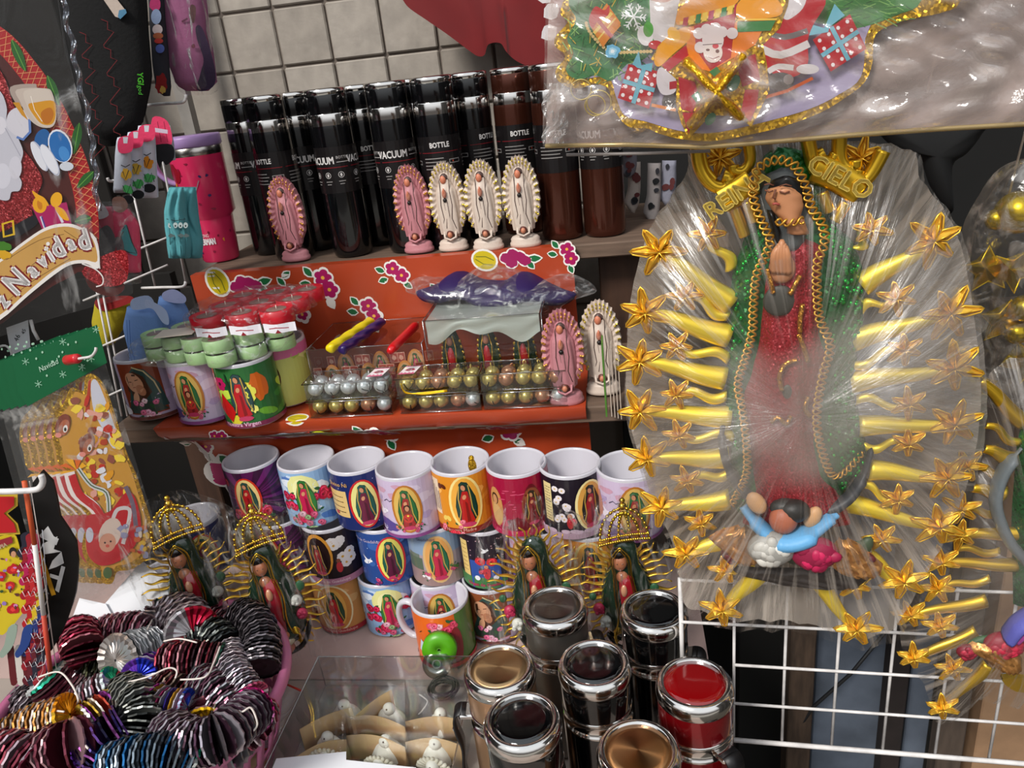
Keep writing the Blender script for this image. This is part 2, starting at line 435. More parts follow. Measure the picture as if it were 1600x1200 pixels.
# table
tb = thing('market_table', 'pinkish grey cardboard-covered stall table carrying the mugs and thermoses', 'table', (-.5, .62, 0))
b = MB(); b.box((-.045, .02, T-.02), (1.27, .90, .036), bev=.003); b.build('tabletop', mat('table_board', '#6f5e50', .8, noise=.2), tb)
for sx_ in (-.64, .58):
    for sy_ in (-.42, .46):
        b = MB(); b.box((sx_, sy_, (T-.038)/2), (.045, .045, T-.038)); b.build('leg', m_woodd, tb)
b = MB(); b.color('#a98f88')
def sheet(x0, x1, y0, y1, z, seed, tilt=0):
    R = random.Random(seed)
    ph = R.uniform(0, 6)
    return lambda u, v: (x0+(x1-x0)*u + tilt*v, y0+(y1-y0)*v, z+.0012*sin(9*u+ph)*cos(7*v+ph)+.0012)
b.grid(sheet(-1.12, .093, .80, 1.07, T, 3), 30, 8)
tag(b.build('cardboard_sheet', m_card), 'pinkish cardboard sheet spread under the stacked mugs', 'cardboard')
b = MB(); b.grid(sheet(-1.12, .093, .16, .815, T-.0012, 5), 30, 8)
tag(b.build('cardboard_sheet', mat('grey_card', '#a89a90', .8, noise=.2, nscale=6, bump=.25, bscale=30)), 'greyer cardboard sheet under the clear box and thermoses, overlapped by another', 'cardboard')
# shelves
def board(name, label, c, d, m, cat='shelf'):
    b = MB(); b.box(c, d, bev=.002); return tag(b.build(name, m), label, cat)
board('shelf_board', 'upper plain grey-brown wooden shelf carrying the black bottles', (-.255, 1.2745, SH1-.012), (.83, .30, .022), m_wood)
board('shelf_board', 'lower wooden shelf with bare end under the oilcloth', (-.345, 1.075, SH2-.014), (.81, .28, .024), m_wood)
for x_, h_, lab in ((-.735, SH2-.03, 'weathered wooden post under the bare end of the lower shelf'), (.035, SH2-.03, 'brown wooden post under the lower shelf beside the plaster figurines')):
    board('shelf_post', lab, (x_, 1.13, h_/2-.0), (.045, .05, h_), m_woodd, 'post')
board('wooden_crate', 'dark wooden cupboard side behind the pink and white plaster figurines', (.02, 1.19, 1.16), (.10, .03, .17), m_woodd, 'crate')
# oilcloths
ORA = '#ac4122'
def put_fruit(pr, x, y, k, kind, rot=0):
    Wt = '#efe9e2'; G = '#1d6b3c'; Mg = '#a91a5c'
    C_, S_ = cos(rot), sin(rot)
    f = lambda a, b_: (x+(a*C_-b_*S_)*k, y+(a*S_+b_*C_)*k)
    if kind == 'flowers':
        for (a, b_, an) in ((-.9, .9, 2.2), (-1.1, .1, 2.9), (.2, -1.2, -1.2)): pr.leaf(*f(a, b_), 1.1*k, .6*k, an+rot, G, Wt)
        for (a, b_) in ((.1, .7), (.5, -.45)): pr.flower(*f(a, b_), .85*k, Mg, '#f0b64a', rim=Wt)
        for (a, b_) in ((.1, .7), (.5, -.45)): pr.flower(*f(a, b_), .72*k, Mg, '#f0b64a')
    if kind == 'apple':
        pr.ell(*f(0, 0), 1.6*k, 1.45*k, Wt); pr.leaf(*f(.1, 1.2), 1.5*k, .8*k, .5+rot, G, Wt); pr.leaf(*f(0, 1.2), 1.3*k, .7*k, 2.3+rot, G, Wt)
        pr.ell(*f(0, 0), 1.35*k, 1.25*k, '#b41463'); pr.ell(*f(-.4, .3), .5*k, .6*k, '#cf3d80')
    if kind == 'pear':
        pr.ell(*f(0, 0), 1.35*k, 1.65*k, Wt, rot=rot); pr.ell(*f(0, 0), 1.1*k, 1.4*k, '#cdb51c', rot=rot)
        pr.line([f(-.3, -1.1), f(-.5, 0), f(-.2, 1.1)], .12*k, '#7c7a1a'); pr.line([f(.3, -1.1), f(.45, 0), f(.1, 1.1)], .12*k, '#7c7a1a')
    if kind == 'berries':
        for (a, b_) in ((-1, .2), (-.2, .5), (.5, .1), (-.5, -.4), (1.0, -.4)): pr.ell(*f(a, b_), .75*k, .7*k, Wt)
        pr.leaf(*f(1.2, -.3), 1.6*k, .7*k, -.1+rot, G, Wt); pr.leaf(*f(1.2, -.5), 1.1*k, .6*k, -1+rot, G, Wt)
        for (a, b_) in ((-1, .2), (-.2, .5), (.5, .1), (-.5, -.4), (1.0, -.4)): pr.ell(*f(a, b_), .6*k, .55*k, '#9c1b58', wob=.3)
    if kind == 'spray':
        for i in range(4): pr.leaf(*f(-.5+.1*i, 2.6-.9*i), 1.2*k, .65*k, (2.2 if i % 2 else .6)+rot, G, Wt)
        pr.flower(*f(-.3, -.8), .95*k, Wt, rim=Wt); pr.flower(*f(.9, -1.8), .95*k, Wt, rim=Wt)
        pr.flower(*f(-.3, -.8), .75*k, Mg, '#f0b64a'); pr.flower(*f(.9, -1.8), .75*k, Mg, '#f0b64a')
        pr.leaf(*f(1.2, -.1), 1.2*k, .8*k, 1.6+rot, G, Wt)
    if kind == 'melons':
        pr.poly([f(-3.4, -1), f(-3.3, .8), f(3.5, 1.1), f(3.3, -1.1)], Wt)
        pr.ell(*f(-2.6, -.1), 1.0*k, .95*k, '#b41463'); pr.ell(*f(-.9, 0), 1.2*k, 1.05*k, '#bcd4e0')
        for i in range(4): pr.line([f(-1.7+.5*i, -.9), f(-1.5+.5*i, .9)], .1*k, '#3b6a92')
        for i in range(3): pr.line([f(-2+.0*i, -.5+.5*i), f(.2, -.4+.5*i)], .1*k, '#3b6a92')
        pr.poly([f(.5, -1), f(.9, .7), f(1.6, 1), f(1.7, -1)], '#c43a20')
        pr.ell(*f(2.4, 0), 1.2*k, 1.0*k, '#c7c81e')
        for i in range(5): pr.line([f(1.6+.35*i, -.85), f(1.4+.5*i, 0), f(1.9+.3*i, .85)], .1*k, '#35752f')
# upper cloth hangs over the step between the shelves
Y1 = 1.118
def c1(x, t, L=0):
    return (x, Y1-.004-.003*sin(x*38)*min(1, t*9)-.002*sin(x*91+1)*min(1, t*8)-L, SH1+.001-t)
b = MB(); b.color(ORA); xl, xr = at_y(303, 445, Y1).x, at_y(893, 372, Y1).x
b.grid(lambda u, v: c1(xl+(xr-xl)*u, v*.176), 120, 14, flip=True)
b.grid(lambda u, v: (c1(xl+(xr-xl)*u, 0)[0], Y1-.004+v*.02, SH1+.001), 60, 1, flip=False)
cl1 = tag(b.build('oilcloth', m_oil), 'orange flowered oilcloth hanging from the upper shelf behind the candles', 'oilcloth')
pr = Print()
def px1(px, py): q = at_y(px, py, Y1-.006); return q.x, SH1-q.z
for px, py, kind, k, r in ((505, 447, 'flowers', .0135, 0), (455, 470, 'spray', .011, 0), (340, 442, 'pear', .012, .3), (383, 447, 'berries', .0125, .3), (618, 430, 'flowers', .011, .5), (575, 490, 'flowers', .012, 0), (757, 408, 'pear', .010, 1.2), (805, 405, 'berries', .011, .1), (885, 400, 'flowers', .010, 0), (700, 470, 'flowers', .012, 0)):
    x_, t_ = px1(px, py); pr = Print(); put_fruit(pr, x_, -t_, k*1.25, kind, r); pr.build('fruit_print' if kind not in ('flowers', 'spray') else 'flower_print', lambda s, t, L: c1(s, -t, L+.0003), m_oil, cl1, step=.02, eps=.0002)
# lower cloth: lies on the shelf, folds over the front and hangs behind the mugs
Y2 = .929
def c2(x, t, L=0):
    if t < 0: return (x, Y2-t, SH2+.0015+.0012*sin(x*23+1)*min(1, -t*30)+L)
    w = min(1, t*14); a = min(t, .012)
    return (x, Y2-.004+.058*min(1, max(0, (t-.018)/.035))-.0035*sin(x*31)*w-.002*sin(x*77+2+t*20)*w-L, SH2+.0015-t)
xl2, xr2 = at_z(248, 664, SH2).x, at_z(915, 640, SH2).x
def edge_l(t): return xl2+(.36*max(0, t) if t > 0 else 0)
b = MB(); b.color(ORA)
b.grid(lambda u, v: c2(edge_l(v*.3)+(xr2-edge_l(v*.3))*u, v*.3), 110, 24, flip=True)
b.grid(lambda u, v: c2(xl2+(xr2-xl2)*u, -.172*(1-v)), 90, 10, flip=True)
cl2 = tag(b.build('oilcloth', m_oil), 'orange flowered oilcloth folded over the lower shelf above the mugs', 'oilcloth')
pr = Print(); pr.line([(edge_l(t)+.003, -t) for t in (0, .05, .1, .15, .2, .25, .3)], .006, '#d9cfc9'); pr.build('white_hem', lambda s, t, L: c2(s, -t, L+.0003), m_oil, cl2, step=.02, eps=.0002)
def px2(px, py):
    q = at_z(px, py, SH2)
    if q.y > Y2: return q.x, (q.y-Y2)
    q = at_y(px, py, Y2+.02); return q.x, -(SH2-q.z)
for px, py, kind, k, r in ((295, 712, 'flowers', .0105, 0), (325, 760, 'apple', .0125, 0), (470, 682, 'melons', .0125, .03), (592, 684, 'flowers', .0125, 0), (782, 690, 'flowers', .0125, .6), (355, 673, 'flowers', .007, 1.2), (465, 655, 'pear', .008, 1.4), (700, 668, 'pear', .007, 1.5)):
    x_, t_ = px2(px, py); pr = Print(); put_fruit(pr, x_, t_, k*1.3, kind, r); pr.build('fruit_print' if kind not in ('flowers', 'spray') else 'flower_print', lambda s, t, L: c2(s, -t, L+.0003), m_oil, cl2, step=.02, eps=.0002)
# red cloth hanging from above at the back
PR = Plane(760, 60, 1.3, 6)
out = [PR.L(*q) for q in ((600, -60), (628, -8), (640, 12), (668, 32), (700, 54), (735, 80), (748, 88), (758, 86), (764, 70), (782, 68), (792, 82), (808, 96), (838, 110), (862, 126), (900, 150), (960, 190), (990, -40))]
lowp = smooth2(out[1:-1], 5, closed=False); b = MB(); b.color('#8e0f16')
def redf(u, v):
    i = min(int(u*(len(lowp)-1)), len(lowp)-1); x, z = lowp[i]; q = 1-v
    xx = x + (-.10+.25*u - 0)*q*0 ; top = out[0][1]+.25
    return (xx, .03*sin(xx*12+z*14+q*3)*(.3+q)+.016*sin(q*14+u*8)*(.2+q)-.02, z+(top-z)*q)
b.grid(redf, len(lowp)-1, 26, flip=True)
rc = thing('red_cloth', 'dark red fabric sagging in from the awning above the black bottles', 'cloth', M=pm(PR)); P_(b, 'fabric', mat('red_fabric', '#740309', .75, sheen=.4, noise=.2, nscale=9), rc)
pr = Print()
for (px, py, a) in ((848, 30, .5), (858, 8, 2.2), (868, 45, 3.6)): pr.leaf(*PR.L(px, py), .03, .025, a, '#ded6d6')
pr.build('white_print', flat_fn(.055), m_printm, rc)
# awning that shades the back of the stall
b = MB(); b.grid(lambda u, v: (-1.9+3.2*u, 1.0+.9*v, 2.42+.05*v-.04*sin(3*pi*u)*sin(pi*v)), 24, 8)
tag(b.build('awning', mat('awning', '#7a1a1c', .8, noise=.1)), 'dark red awning stretched over the back of the stall', 'awning')
# backdrop beyond the wire panel: boards, posts and stone slabs standing on the floor
def slab(name, label, x0, x1, px_y, yb, m, cat, th=.03, top=1.9, bot=0, rz=0):
    a = at_y(x0, px_y, yb); c = at_y(x1, px_y, yb)
    b = MB(); b.box(((a.x+c.x)/2, yb, (top+bot)/2), (c.x-a.x, th, top-bot), bev=.002, M=Matrix.Rotation(rz, 3, 'Y')); return tag(b.build(name, m), label, cat)
slab('black_board', 'tall black board standing behind the wire panel beside the thermoses', 1152, 1232, 1080, 1.12, m_black, 'board', top=1.55)
slab('black_board', 'black sheet filling the gap behind the gold relief', 975, 1800, 700, 1.47, m_black, 'board', top=2.3)
slab('wooden_post', 'rough brown wooden post standing behind the wire panel', 1228, 1266, 1080, .97, mat('rough_post', '#4a3a2e', .85, noise=.45, nscale=18, streak=(6, 6, 1), bump=.8, bscale=30), 'post', .04, 1.2)
slab('stone_slab', 'blue-grey stone slab behind the middle of the wire panel', 1268, 1378, 1080, .99, m_slate, 'slab', top=1.16)
slab('dark_post', 'dark wooden strut beside the wider stone slab', 1382, 1412, 1080, .96, mat('strut', '#241c1a', .8, noise=.3), 'post', .03, 1.2)
slab('stone_slab', 'narrow blue-grey stone slab between the two dark struts', 1414, 1452, 1080, .99, m_slate, 'slab', top=1.15)
slab('dark_post', 'brown-grey strut in front of the tan cardboard', 1470, 1512, 1080, .95, mat('strut2', '#4b3f36', .8, noise=.4, nscale=14, streak=(6, 6, 1)), 'post', .03, 1.2)
slab('cardboard_box', 'tan cardboard carton behind the wire panel corner', 1524, 1720, 1080, .97, mat('carton', '#9c7a5c', .8, noise=.15), 'box', .05, 1.12)
b = MB(); b.tube([at_y(1385, 985, .955), at_y(1330, 1052, .95), at_y(1270, 1105, .95), at_y(1240, 1150, .955), at_y(1238, 1230, .96)], .0028); tag(b.build('cable', mat('cable', '#1c1c1e', .5)), 'black cable crossing the stone slab behind the wire panel', 'cable')

# unseen side curtains, added to narrow the streaks mirrored in the bottles
for x_, lab in ((-1.75, 'grey unseen curtain added to narrow the bottle reflections, beside the sock pegs'), (1.55, 'grey unseen curtain added to narrow the bottle reflections, beyond the wire panel')):
    b = MB(); b.grid(lambda u, v: (x_+.02*sin(u*30), -.35+1.9*u, 2.45*v), 30, 2); tag(b.build('added_tarpaulin', mat('grey_tarp', '#3a3836', .8)), lab, 'added_tarpaulin')
b = MB(); b.box((0, -2.6, -.02), (9, 2.6, .04)); struct(b.build('added_pavement', mat('paving', '#8c8880', .9, noise=.15)))  # pale ground out of view, added to give the bottles reflected streaks
# ================================================================ MUGS
m_cer = mat('ceramic', '#c4c1c9', .12, coat=.5)
m_cerin = m_cer
MR, MH = .041, .095
def mug_body():
    b = MB(); b.lathe([(MR-.006, 0), (MR-.0015, .0015), (MR, .005), (MR, MH-.002), (MR-.0008, MH), (MR-.0028, MH), (MR-.004, MH-.003), (MR-.004, .009), (MR-.007, .0055), (.0001, .005)], 64); return b
def mug_handle():
    b = MB(); pts = [(MR-.002, 0, .074), (MR+.012, 0, .079), (MR+.024, 0, .072), (MR+.029, 0, .052), (MR+.024, 0, .03), (MR+.012, 0, .019), (MR-.002, 0, .02)]
    b.tube(spline(pts, 4), .0058, 8, flat=.75, up=(0, 1, 0)); return b
BODY = mug_body().mesh('body'); BODY.materials.append(m_cer)
HAND = mug_handle().mesh('handle'); HAND.materials.append(m_cer)
Z0, Z1 = .0035, MH-.0045
def lady(P, x, y, h, mantle='#1f5a3c', dress='#b5202a', halo=None, rim=None, skin='#c98b66', bottom='#c03a60'):
    """standing Lady in her mantle inside a mandorla, h high"""
    k = h/2
    if rim: P.ell(x, y, .56*k*1.06, 1.06*k, rim, n=24)
    if halo: P.ell(x, y, .5*k, .98*k, halo, n=24)
    g = lambda q: [(x+a*k, y+b_*k) for a, b_ in q]
    P.poly(g([(-.06, .86), (.12, .8), (.22, .58), (.36, .2), (.4, -.2), (.36, -.55), (.2, -.78), (-.2, -.8), (-.33, -.5), (-.36, -.1), (-.3, .25), (-.2, .6), (-.16, .78)]), dim(mantle, .75))
    P.poly(g([(-.05, .83), (.1, .76), (.19, .55), (.32, .2), (.36, -.2), (.3, -.5), (.12, -.3), (.1, .3), (-.08, .5), (-.2, .3), (-.22, -.35), (-.3, -.4), (-.33, -.1), (-.27, .25), (-.18, .6), (-.14, .76)]), mantle)
    P.poly(g([(-.08, .48), (.1, .46), (.16, .1), (.14, -.3), (.26, -.72), (0, -.82), (-.24, -.74), (-.17, -.3), (-.2, .1)]), dress)
    P.poly(g([(-.02, .1), (.06, .0), (.1, -.7), (-.02, -.75)]), dim(dress, .72))
    P.ell(x-.02*k, y+.62*k, .095*k, .13*k, '#2a1a14', rot=.2, n=10); P.ell(x-.035*k, y+.61*k, .075*k, .115*k, skin, rot=.25, n=10)
    P.ell(x-.03*k, y+.25*k, .07*k, .1*k, dim(skin, 1.05), n=8, rot=-.3)
    P.line(g([(-.17, .7), (-.24, .2), (-.2, -.3), (-.28, -.6)]), .035*k, '#c9a24a'); P.line(g([(.14, .7), (.18, .3), (.2, -.2), (.3, -.6)]), .035*k, '#c9a24a')
    P.ell(x, y-.84*k, .25*k, .1*k, bottom, n=10, wob=.4)
def posy(P, x, y, r, cs, n=6, seed=1, spread=1.5):
    R = random.Random(seed)
    for i in range(n): P.leaf(x+R.uniform(-spread, spread)*r, y+R.uniform(-spread, spread)*r, r*1.3, r*.7, R.uniform(0, 6.2), '#2c5a34')
    for i in range(n): P.rose(x+R.uniform(-spread, spread)*r, y+R.uniform(-spread, spread)*r*.8, r*R.uniform(.7, 1), R.choice(cs), seed+i)
def clouds(P, cs, n=26, seed=2, x0=-.1, x1=.1, rr=(.006, .016)):
    R = random.Random(seed)
    for i in range(n): P.ell(R.uniform(x0, x1), R.uniform(.012, MH-.014), R.uniform(*rr), R.uniform(rr[0]*.5, rr[1]*.45), R.choice(cs), rot=R.uniform(-.6, .6), n=12, wob=.35, seed=i+seed)
def band(P, c): P.rect(-.1, Z0, .1, Z1, c)
def clipz(P):
    out = []
    for V, Fs, c, lay in P.it: out.append(([(a, min(Z1, max(Z0, b_))) for a, b_ in V], Fs, c, lay))
    P.it = out; return P
def lines(P, x0, x1, y0, n, dy, c, h=.0012, seed=1):
    R = random.Random(seed)
    for i in range(n):
        a = x0
        while a < x1-.001:
            w = R.uniform(.0015, .004); P.rect(a, y0-i*dy, min(x1, a+w), y0-i*dy+h, c); a += w+.0009
def dove(P, x, y, k, c='#f4f2f6'):
    P.ell(x, y, k, k*.45, c, rot=.4); P.poly([(x-.2*k, y), (x-.9*k, y+1.3*k), (x+.5*k, y+.3*k)], c); P.poly([(x+.1*k, y), (x+1.1*k, y+1.1*k), (x+.7*k, y)], dim(c, .9)); P.ell(x+.95*k, y+.35*k, .3*k, .25*k, c)
def d_purple(P, s):
    band(P, '#3c1038')
    for i in range(26):
        a = 2*pi*i/26; P.poly([(s, .05), (s+.14*cos(a), .05+.14*sin(a)), (s+.14*cos(a+.13), .05+.14*sin(a+.13))], '#74206a' if i % 2 else '#58164f')
    P.rose(s-.034, .072, .0065, '#a3152c'); posy(P, s-.018, .018, .007, ('#c81e30', '#d8406c', '#e0507a'), 6, 3, 1.5); posy(P, s+.022, .022, .007, ('#b81a34', '#d8406c'), 5, 8, 1.3)
    lady(P, s, .049, .064, '#2c5148', '#b31c22', '#f0cf86', '#d03420'); P.rect(-.1, Z0, .1, .0125, '#3a0f22'); P.text('Virgen de Guadalupe', s-.004, .009, .0062, '#dba64c', bold=.0002)
def d_sky(P, s):
    band(P, '#8fb2d8'); clouds(P, ('#dfe8f4', '#6f95cc', '#c9daf0', '#4f79bd', '#e9eef6'), 30, 4)
    P.ell(s+.0, .068, .022, .02, '#e6e49a', wob=.2); P.ell(s, .062, .014, .02, '#f2efb0')
    posy(P, s-.024, .045, .0075, ('#b3163e', '#c31d48', '#a01236'), 6, 5, 1.6); posy(P, s-.014, .022, .0075, ('#c01d48', '#d02a58'), 4, 9, 1.3); posy(P, s+.030, .05, .0075, ('#a8123a', '#c31d48'), 7, 11, 2.0)
    lady(P, s+.002, .05, .072, '#2f7a38', '#c22450'); posy(P, s+.0, .012, .005, ('#d8a0b0', '#7c9a6a', '#b8486a'), 9, 2, 4)
def d_blue(P, s):
    band(P, '#1c2a62'); R = random.Random(3)
    for i in range(26): P.ell(R.uniform(-.09, .09), R.uniform(.008, .085), .0007, None, '#cfd8f0', n=5)
    P.rect(s-.062, .024, s-.018, .066, '#d9b878'); lines(P, s-.056, s-.023, .056, 4, .008, '#4a3320'); P.rose(s-.04, .03, .003, '#b32a30')
    P.text('Divino Ni', s-.03, .076, .006, '#d0a468', bold=.00015)
    lady(P, s+.006, .045, .072, '#205a50', '#6a1c3a', '#e4dc8a', '#c52b2b')
def d_lilac(P, s):
    band(P, '#c9b7d2'); clouds(P, ('#d9cbe0', '#b3a0c8', '#e2d8ea', '#c79ab0'), 22, 6)
    P.ell(s-.036, .02, .018, .01, '#5b4a90', wob=.4); dove(P, s-.04, .04, .009, '#efe6f2'); P.line([(s-.034, .058), (s-.028, .062), (s-.024, .059), (s-.018, .062)], .0012, '#3a3350')
    P.ell(s-.054, .05, .007, .02, '#c98c7c', wob=.4)
    lady(P, s, .048, .07, '#2e6b3c', '#a02c2c', '#d8b25e', '#b8742c'); P.ell(s, .04, .006, .01, '#7a3a28'); P.ell(s, .05, .0045, .005, '#3a2018'); P.ell(s, .049, .0028, .004, '#c98b66'); P.ell(s, .034, .007, .007, '#c23a30'); P.ell(s, .038, .0015, None, '#f0d24a')
    posy(P, s-.013, .018, .003, ('#b8486a', '#d07a6a', '#3b5a2a'), 7, 3, 1.8); posy(P, s+.013, .018, .003, ('#b8486a', '#d07a6a'), 7, 5, 1.8)
    P.rect(-.1, Z0, .1, .0085, '#8a4a86')
def d_orange(P, s):
    band(P, '#d98a24'); clouds(P, ('#e59c34', '#cd7c1c', '#efb054'), 14, 5); P.rect(s-.052, .03, s-.036, .084, '#e4cdb0')
    for i in range(4): P.line([(s-.05+.004*i, .036), (s-.0495+.004*i, .078-.004*i)], .0014, '#4a3040')
    for (a, b_, r) in ((-.03, .075, .4), (-.028, .026, .0)):
        for q in (-1, 1): P.ell(s+a+q*.003, b_, .0032, .0045, '#5a2410' if b_ > .05 else '#e8c860', rot=q*.5+r)
    lady(P, s+.002, .05, .078, '#153a30', '#b5201c', '#e8a63c', '#f0d98a'); P.rect(-.1, Z0, .1, .012, '#8c2a22'); P.text('Nuestra Madre', s-.01, .0085, .005, '#e0b0a0'); posy(P, s-.02, .014, .004, ('#c22a3a', '#d86a7a'), 8, 4, 4)
def d_red(P, s):
    band(P, '#9c1238'); clouds(P, ('#b01440', '#86102e', '#c01a4c', '#a51a3c'), 24, 8); R = random.Random(5)
    P.ell(s-.03, .045, .0115, .03, '#c48a52'); P.ell(s-.031, .057, .006, .009, '#2c1810'); P.ell(s-.031, .056, .0042, .007, '#c08a60'); P.ell(s-.03, .034, .0085, .017, '#c9a06a', wob=.3)
    for i in range(9): P.ell(s-.02+R.uniform(0, .03), R.uniform(.045, .075), R.uniform(.002, .006), .0009, '#c84a6a', rot=.1)
    P.ell(s-.0, .02, .014, .012, '#6a0a1c', wob=.5, n=24); P.ell(s+.022, .046, .012, .034, '#6a1420'); lady(P, s+.022, .046, .058, '#3a3028', '#86202a', '#8a4830'); P.rect(-.1, Z0, .1, .012, '#b5124a')
    for i in range(40): P.ell(R.uniform(-.07, .07), R.uniform(.006, .018), .001, None, '#e06a90', n=5)
def d_daisy(P, s):
    band(P, '#1d1622'); R = random.Random(7)
    P.rect(s-.05, .025, s-.036, .082, '#e2cf94'); lines(P, s-.048, s-.0375, .075, 12, .0042, '#5a4424', .0009)
    for i in range(14):
        x, y = s-.03+R.uniform(0, .024), R.uniform(.028, .085); P.flower(x, y, .0045, '#e8dfe4', '#d6b23a', n=8, rot=R.random())
    P.rose(s-.01, .03, .006, '#c02038'); P.ell(s-.012, .038, .003, .004, '#c98b66'); P.ell(s-.012, .028, .004, .009, '#b5202a')
    lady(P, s+.016, .05, .07, '#2a2a28', '#9c1c28', '#d9a04c', '#f0e0a0'); P.rect(-.1, Z0, .1, .013, '#b89aae'); clouds(P, ('#d9c4d4', '#a88aa4'), 0)
    for i in range(12): P.ell(R.uniform(-.05, .05), .012+R.random()*.004, .006, .003, '#cdb4c8', n=8)
def d_daisy2(P, s):
    band(P, '#241a20'); R = random.Random(17)
    for i in range(9): P.flower(s+R.uniform(.008, .034), R.uniform(.03, .085), .0085, '#e9e2e0', '#d6a23a', n=8, rot=R.random())
    P.ell(s-.012, .055, .02, .036, '#e09a3a'); P.ell(s-.012, .053, .0165, .032, '#2b1a1c'); lady(P, s-.014, .05, .062, '#2b1a1c', '#a81c24', None)
    P.ell(s+.014, .032, .0045, .009, '#c23038'); P.ell(s+.014, .043, .003, .0035, '#8a4a34'); P.rect(-.1, Z0, .1, .014, '#b77a94'); P.text('Maria de Guadalupe', s, .009, .0045, '#f0d8e0')
def d_stars(P, s):
    band(P, '#2a4a8c'); clouds(P, ('#3a62a8', '#1f3a78', '#4d78b8'), 16, 3); R = random.Random(9); dove(P, s-.032, .042, .008); P.text('Maria de Guadalupe', s-.03, .078, .005, '#c8b8d0')
    for i in range(20): P.ell(R.uniform(-.07, .07), R.uniform(.01, .085), .0008, None, '#d8e4f4', n=5)
    lady(P, s+.006, .046, .072, '#1f5f4c', '#5a1838', '#e8dc6a', '#d4323a'); posy(P, s-.005, .01, .004, ('#b83a6a', '#7a2a5a'), 6, 4, 4)
def d_town(P, s):
    band(P, '#a89aa0'); P.rect(-.1, .055, .1, Z1, '#8aa0bc'); clouds(P, ('#c9d2dc', '#9ab0c8'), 8, 3); P.rect(s-.05, .03, s-.02, .05, '#5a6a5a'); P.rect(s-.046, .05, s-.024, .056, '#6f7a70'); P.rect(-.1, Z0, .1, .03, '#9a7f7c')
    lady(P, s+.004, .048, .074, '#2a6a4a', '#c22c48', '#dda05a', '#d9b27a'); posy(P, s-.016, .02, .003, ('#b8486a', '#d07a6a', '#e8dfe4'), 9, 3, 2); posy(P, s+.024, .03, .003, ('#b8486a', '#4a6a3a'), 9, 5, 2); P.text('Guadalupe', s-.01, .083, .0045, '#4a4a6a')
def d_hearts(P, s):
    band(P, '#221826'); R = random.Random(5); P.rect(s-.038, .018, s-.024, .08, '#e2c47a'); lines(P, s-.036, s-.026, .072, 7, .007, '#8a5a24', .001)
    P.rect(s-.022, Z0, s+.022, .05, '#2d4f9c'); P.rect(-.1, Z0, .1, .022, '#3f7a44')
    for i in range(20): P.ell(R.uniform(s-.02, s+.04), R.uniform(.05, .085), .0012, .0008, '#c8a0a8', n=6)
    dove(P, s+.002, .066, .005); P.rose(s-.006, .05, .007, '#c81e28'); P.rose(s+.01, .048, .007, '#c81e28'); posy(P, s+.0, .034, .004, ('#3a2030', '#c03048'), 6, 4, 1.5); P.ell(s+.002, .03, .005, .01, '#c8323c'); P.ell(s+.002, .041, .003, None, '#c98b66')
    P.ell(s-.012, .022, .004, None, '#e6e6ee'); P.ell(s+.014, .022, .004, None, '#e6e6ee'); P.rect(s+.03, Z0, .1, Z1, '#5a1638'); P.text('Virgen de Guadalupe', s, .0105, .005, '#c02a5a', bold=.0002)
def d_portrait(P, s, bg='#8a3a1c'):
    band(P, '#b9a9c4'); clouds(P, ('#c8b4d4', '#8fb0d0', '#d9a8c4', '#e4dcea'), 22, 3)
    P.rect(s-.026, .012, s+.034, Z1, bg); P.poly([(s-.024, .02), (s-.012, .05), (s-.012, .072), (s+.002, .086), (s+.016, .08), (s+.03, .056), (s+.036, .02)], '#2b4a48')
    P.poly([(s-.016, .05), (s-.012, .072), (s+.0, .08), (s+.012, .07), (s+.018, .045), (s, .03)], '#4a2a1c'); P.ell(s-.003, .062, .0115, .0165, '#d19a78', rot=.35, n=20); P.ell(s+.004, .05, .006, .009, '#b87c5c', rot=.3)
    P.line([(s-.010, .064), (s-.006, .0635)], .0011, '#4a2a1c'); P.line([(s-.001, .0655), (s+.004, .0665)], .0011, '#4a2a1c'); P.line([(s-.006, .055), (s-.002, .0555)], .0012, '#a8503e'); P.line([(s-.0045, .063), (s-.006, .058)], .0009, '#a87458')
    P.line([(s+.0, .086), (s+.014, .078), (s+.024, .06), (s+.028, .04)], .002, '#c9b98a'); P.ell(s-.006, .038, .0045, .010, '#d6a07c', rot=-.25); P.poly([(s-.02, .03), (s-.008, .034), (s+.02, .03), (s+.034, .014), (s-.02, .014)], '#35423c')
    posy(P, s+.006, .020, .005, ('#e49ab4', '#d05a84', '#f0c4d0'), 10, 4, 3.4); P.ell(s-.034, .018, .012, .008, '#e4e0e8', wob=.4); P.rect(-.1, Z0, .1, .0085, '#6a3a34')
def d_tropic(P, s):
    band(P, '#2d6b34'); clouds(P, ('#1c4a2c', '#6fae34', '#e0d23a', '#3f8a3c', '#c8e04a'), 26, 12); P.rect(-.1, .03, s-.03, Z1, '#cf5a1c'); P.ell(s+.034, .06, .012, .02, '#d8661c', wob=.4)
    P.flower(s-.02, .068, .011, '#b81a5a', '#3a0a1c', n=6); posy(P, s-.035, .075, .004, ('#d86a84', '#e4a0a0'), 6, 3, 1.5); P.poly([(s-.03, .03), (s-.02, .055), (s-.002, .03), (s-.012, .012)], '#c81c1c'); P.ell(s-.004, .055, .002, .03, '#1a3a24', rot=.1)
    P.ell(s+.022, .055, .006, .011, '#f0ec5a', wob=.8, n=22); P.ell(s+.022, .03, .004, .006, '#f4f07a', wob=.7)
    lady(P, s+.008, .05, .078, '#2c4a4a', '#b81c24', None); P.rect(-.1, Z0, .1, .010, '#7a2a4a'); P.text('Nuestra Virgen', s, .0085, .006, '#e8b8d0', bold=.0002)
